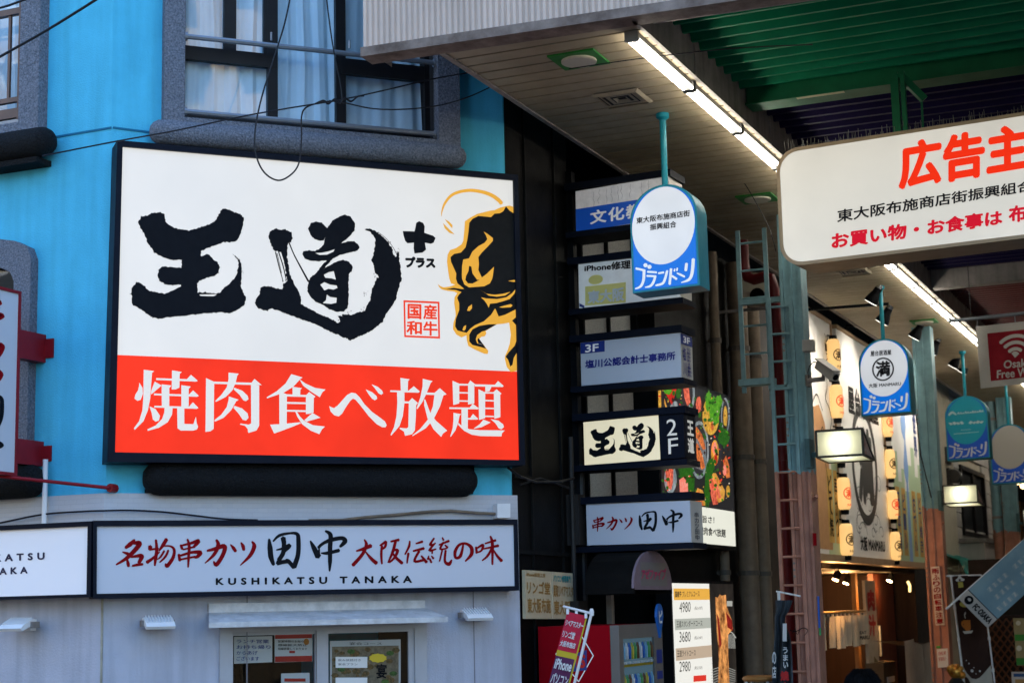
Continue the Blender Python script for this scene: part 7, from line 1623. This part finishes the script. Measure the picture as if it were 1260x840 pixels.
# ================================================================== overhead wires
def wire(label, pts, r_=.006, pf=None):
    pf = pf or (lambda x, y: CH(x, y, .55)); b = MB(); P = [Vector(pf(*p)) if len(p) == 2 else Vector(p) for p in pts]
    out = []
    for i in range(len(P)-1):
        p0, p1, p2, p3 = P[max(i-1, 0)], P[i], P[i+1], P[min(i+2, len(P)-1)]
        for j in range(6):
            t_ = j/6; out.append(.5*((2*p1)+(p2-p0)*t_+(2*p0-5*p1+4*p2-p3)*t_*t_+(3*p1-p0-3*p2+p3)*t_**3))
    out.append(P[-1]); b.tube(out, r_, 6); b.sm = True; tag(b.build('overhead_wire', CABLE), label, 'wire', 'wires across the corner')
wl = lambda x, y: LF(x, y, .9)
wire('thick dark wire slanting up across the top left corner', [(-120, 138), (0, 70), (60, 36), (118, 0), (170, -33)], .009, wl)
wire('second dark wire crossing the balcony railing at the top left', [(-60, 24), (0, 10), (30, 0), (90, -22)], .008, wl)
wire('thin wire running from the side wall across the window to the fascia', [(52, 192), (138, 175), (215, 161), (290, 145), (345, 135), (395, 127), (420, 123), (470, 112), (530, 98), (585, 88), (640, 78), (700, 68), (780, 62)], .0055)
wire('slack wire sagging below the first one to the soffit edge', [(405, 124), (425, 127), (460, 134), (500, 134.5), (540, 130), (575, 120), (602, 108)], .005)
wire('hanging black cable loop in front of the billboard', [(358, -8), (350, 30), (336, 75), (322, 120), (314, 160), (315, 190), (325, 212), (342, 222), (358, 215), (368, 200), (371, 170), (371, 145), (376, 133), (392, 127), (412, 124)], .0058)
wire('thin vertical cable hanging over the window', [(401, -8), (407, 40), (413, 75), (419, 105), (421, 122)], .005)
wire('twisted knot of cable ends before the window', [(388, 128), (398, 124), (404, 128), (412, 122), (418, 127), (424, 121), (432, 125), (440, 119), (448, 118)], .007)
wire('black cable drooping round the corner along the white tile band', [tuple(LF(x, y, .09)) for x, y in ((-20, 646), (0, 643), (53, 632.5), (100, 629))]+[tuple(CH(x, y, .09)) for x, y in ((126, 628), (160, 627.5), (200, 629.5), (240, 634), (275, 638), (317, 639.5))], .007)
wire('thin wire drooping across the soffit past the vent', [(700, 85), (790, 72), (900, 60), (1000, 55)], .004, lambda x, y: ZP(5.66)(x, y))
wire('thin chain hanging beside the overhead billboard', [(872, 128), (898, 195), (925, 240), (946, 280), (955, 310)], .004, lambda x, y: YP(14.2)(x, y))

# ================================================================== buildings across the side street (seen in the window reflections)
def block(label, x0, x1, y, depth, h_, wallm, seed):
    random.seed(seed); t = thing('street_building', label, 'building', ((x0+x1)/2, y, 0))
    b = MB(); b.box((x0, y-depth, 0), (x1, y, h_)); b.box((x0-.1, y-depth, h_), (x1+.1, y+.12, h_+.35)); b.build('wall', wallm, t)
    z = 3.4
    while z < h_-2:
        x = x0+.8
        while x < x1-1.8:
            b = MB(); b.box((x, y+.002, z), (x+1.3, y+.06, z+1.5)); wn = b.build('window', STEEL, t)
            b = MB(); b.box((x+.06, y+.061, z+.06), (x+1.24, y+.07, z+1.44)); b.build('pane', mat('street_pane', (.05, .06, .07), .1), wn)
            x += 2.3
        z += 2.9
block('cream apartment block across the side street, catching low sun', -22, -6.5, -13, 6, 9.8, mat('cream_render', (.6, .46, .3), .8, var=.15, vs=2), 1)
block('tan office block across the side street', -6.0, 7, -14, 6, 8.5, mat('grey_render', (.24, .2, .16), .8, var=.15, vs=2), 2)
t = thing('end_sky_block', 'unseen dim block added to close the far arcade end against the sky', 'building', (0, 47, 0)); b = MB(); b.box((-9, 47, 0), (9, 50, 10)); b.build('wall', mat('end_wall', (.06, .05, .04), .8, var=.3), t)  # added out of view to keep bright sky out of grazing reflections
b = MB(); [b.box((-4.5+i*1.6, 46.95, .2), (-3.3+i*1.6, 46.99, 2.6)) for i in range(5)]; b.build('shop_opening', mat('end_opening', (.02, .017, .014), .7), t)
block('tall cream tower down the side street, its upper floors in the sun', -46, -21, -15, 8, 22, mat('cream_render', (.6, .46, .3)), 3)
random.seed(6); t = thing('street_building', 'tall ochre tower across the crossing to the right', 'building', (34, -8, 0))
b = MB(); b.box((29, -15, 0), (40, 1, 25)); b.box((28.9, -15.1, 25), (40.1, 1.1, 25.4)); b.build('wall', mat('ochre_render', (.62, .44, .25), .8, var=.15, vs=2), t)
for iz in range(7):
    for iy in range(5):
        y_, z_ = -14.2+iy*3, 3.4+iz*3
        b = MB(); b.box((28.93, y_, z_), (29, y_+1.7, z_+1.6)); wn = b.build('window', STEEL, t); b = MB(); b.box((28.92, y_+.08, z_+.08), (28.93, y_+1.62, z_+1.52)); b.build('pane', mat('street_pane', (.05, .06, .07)), wn)
# unseen strip lights added on the opposite side to brighten the arcade
for i in range(13): copy_tree(fx0, loc=(3.30, 10.2+2.5*i, ZR-.02), label='unseen strip light added along the opposite side to brighten the arcade')
t = thing('arcade_shop_row', 'plain shuttered shop row on the opposite side of the arcade', 'building', (3.8, 28, 0))
b = MB(); b.box((3.62, 9.9, 0), (8, 46, 7.9)); b.build('wall', mat('shop_row_wall', (.3, .27, .23), .7, var=.2), t)
b = MB(); 
for i in range(8):
    for k_ in range(14): b.box((3.58, 10.6+i*4.4, .1+k_*.19), (3.61, 14.2+i*4.4, .27+k_*.19))
b.build('shutter', mat('shutter_grey', (.35, .36, .36), .5, .3), t)
bpy.data.objects.remove(_to); bpy.data.curves.remove(_tc)
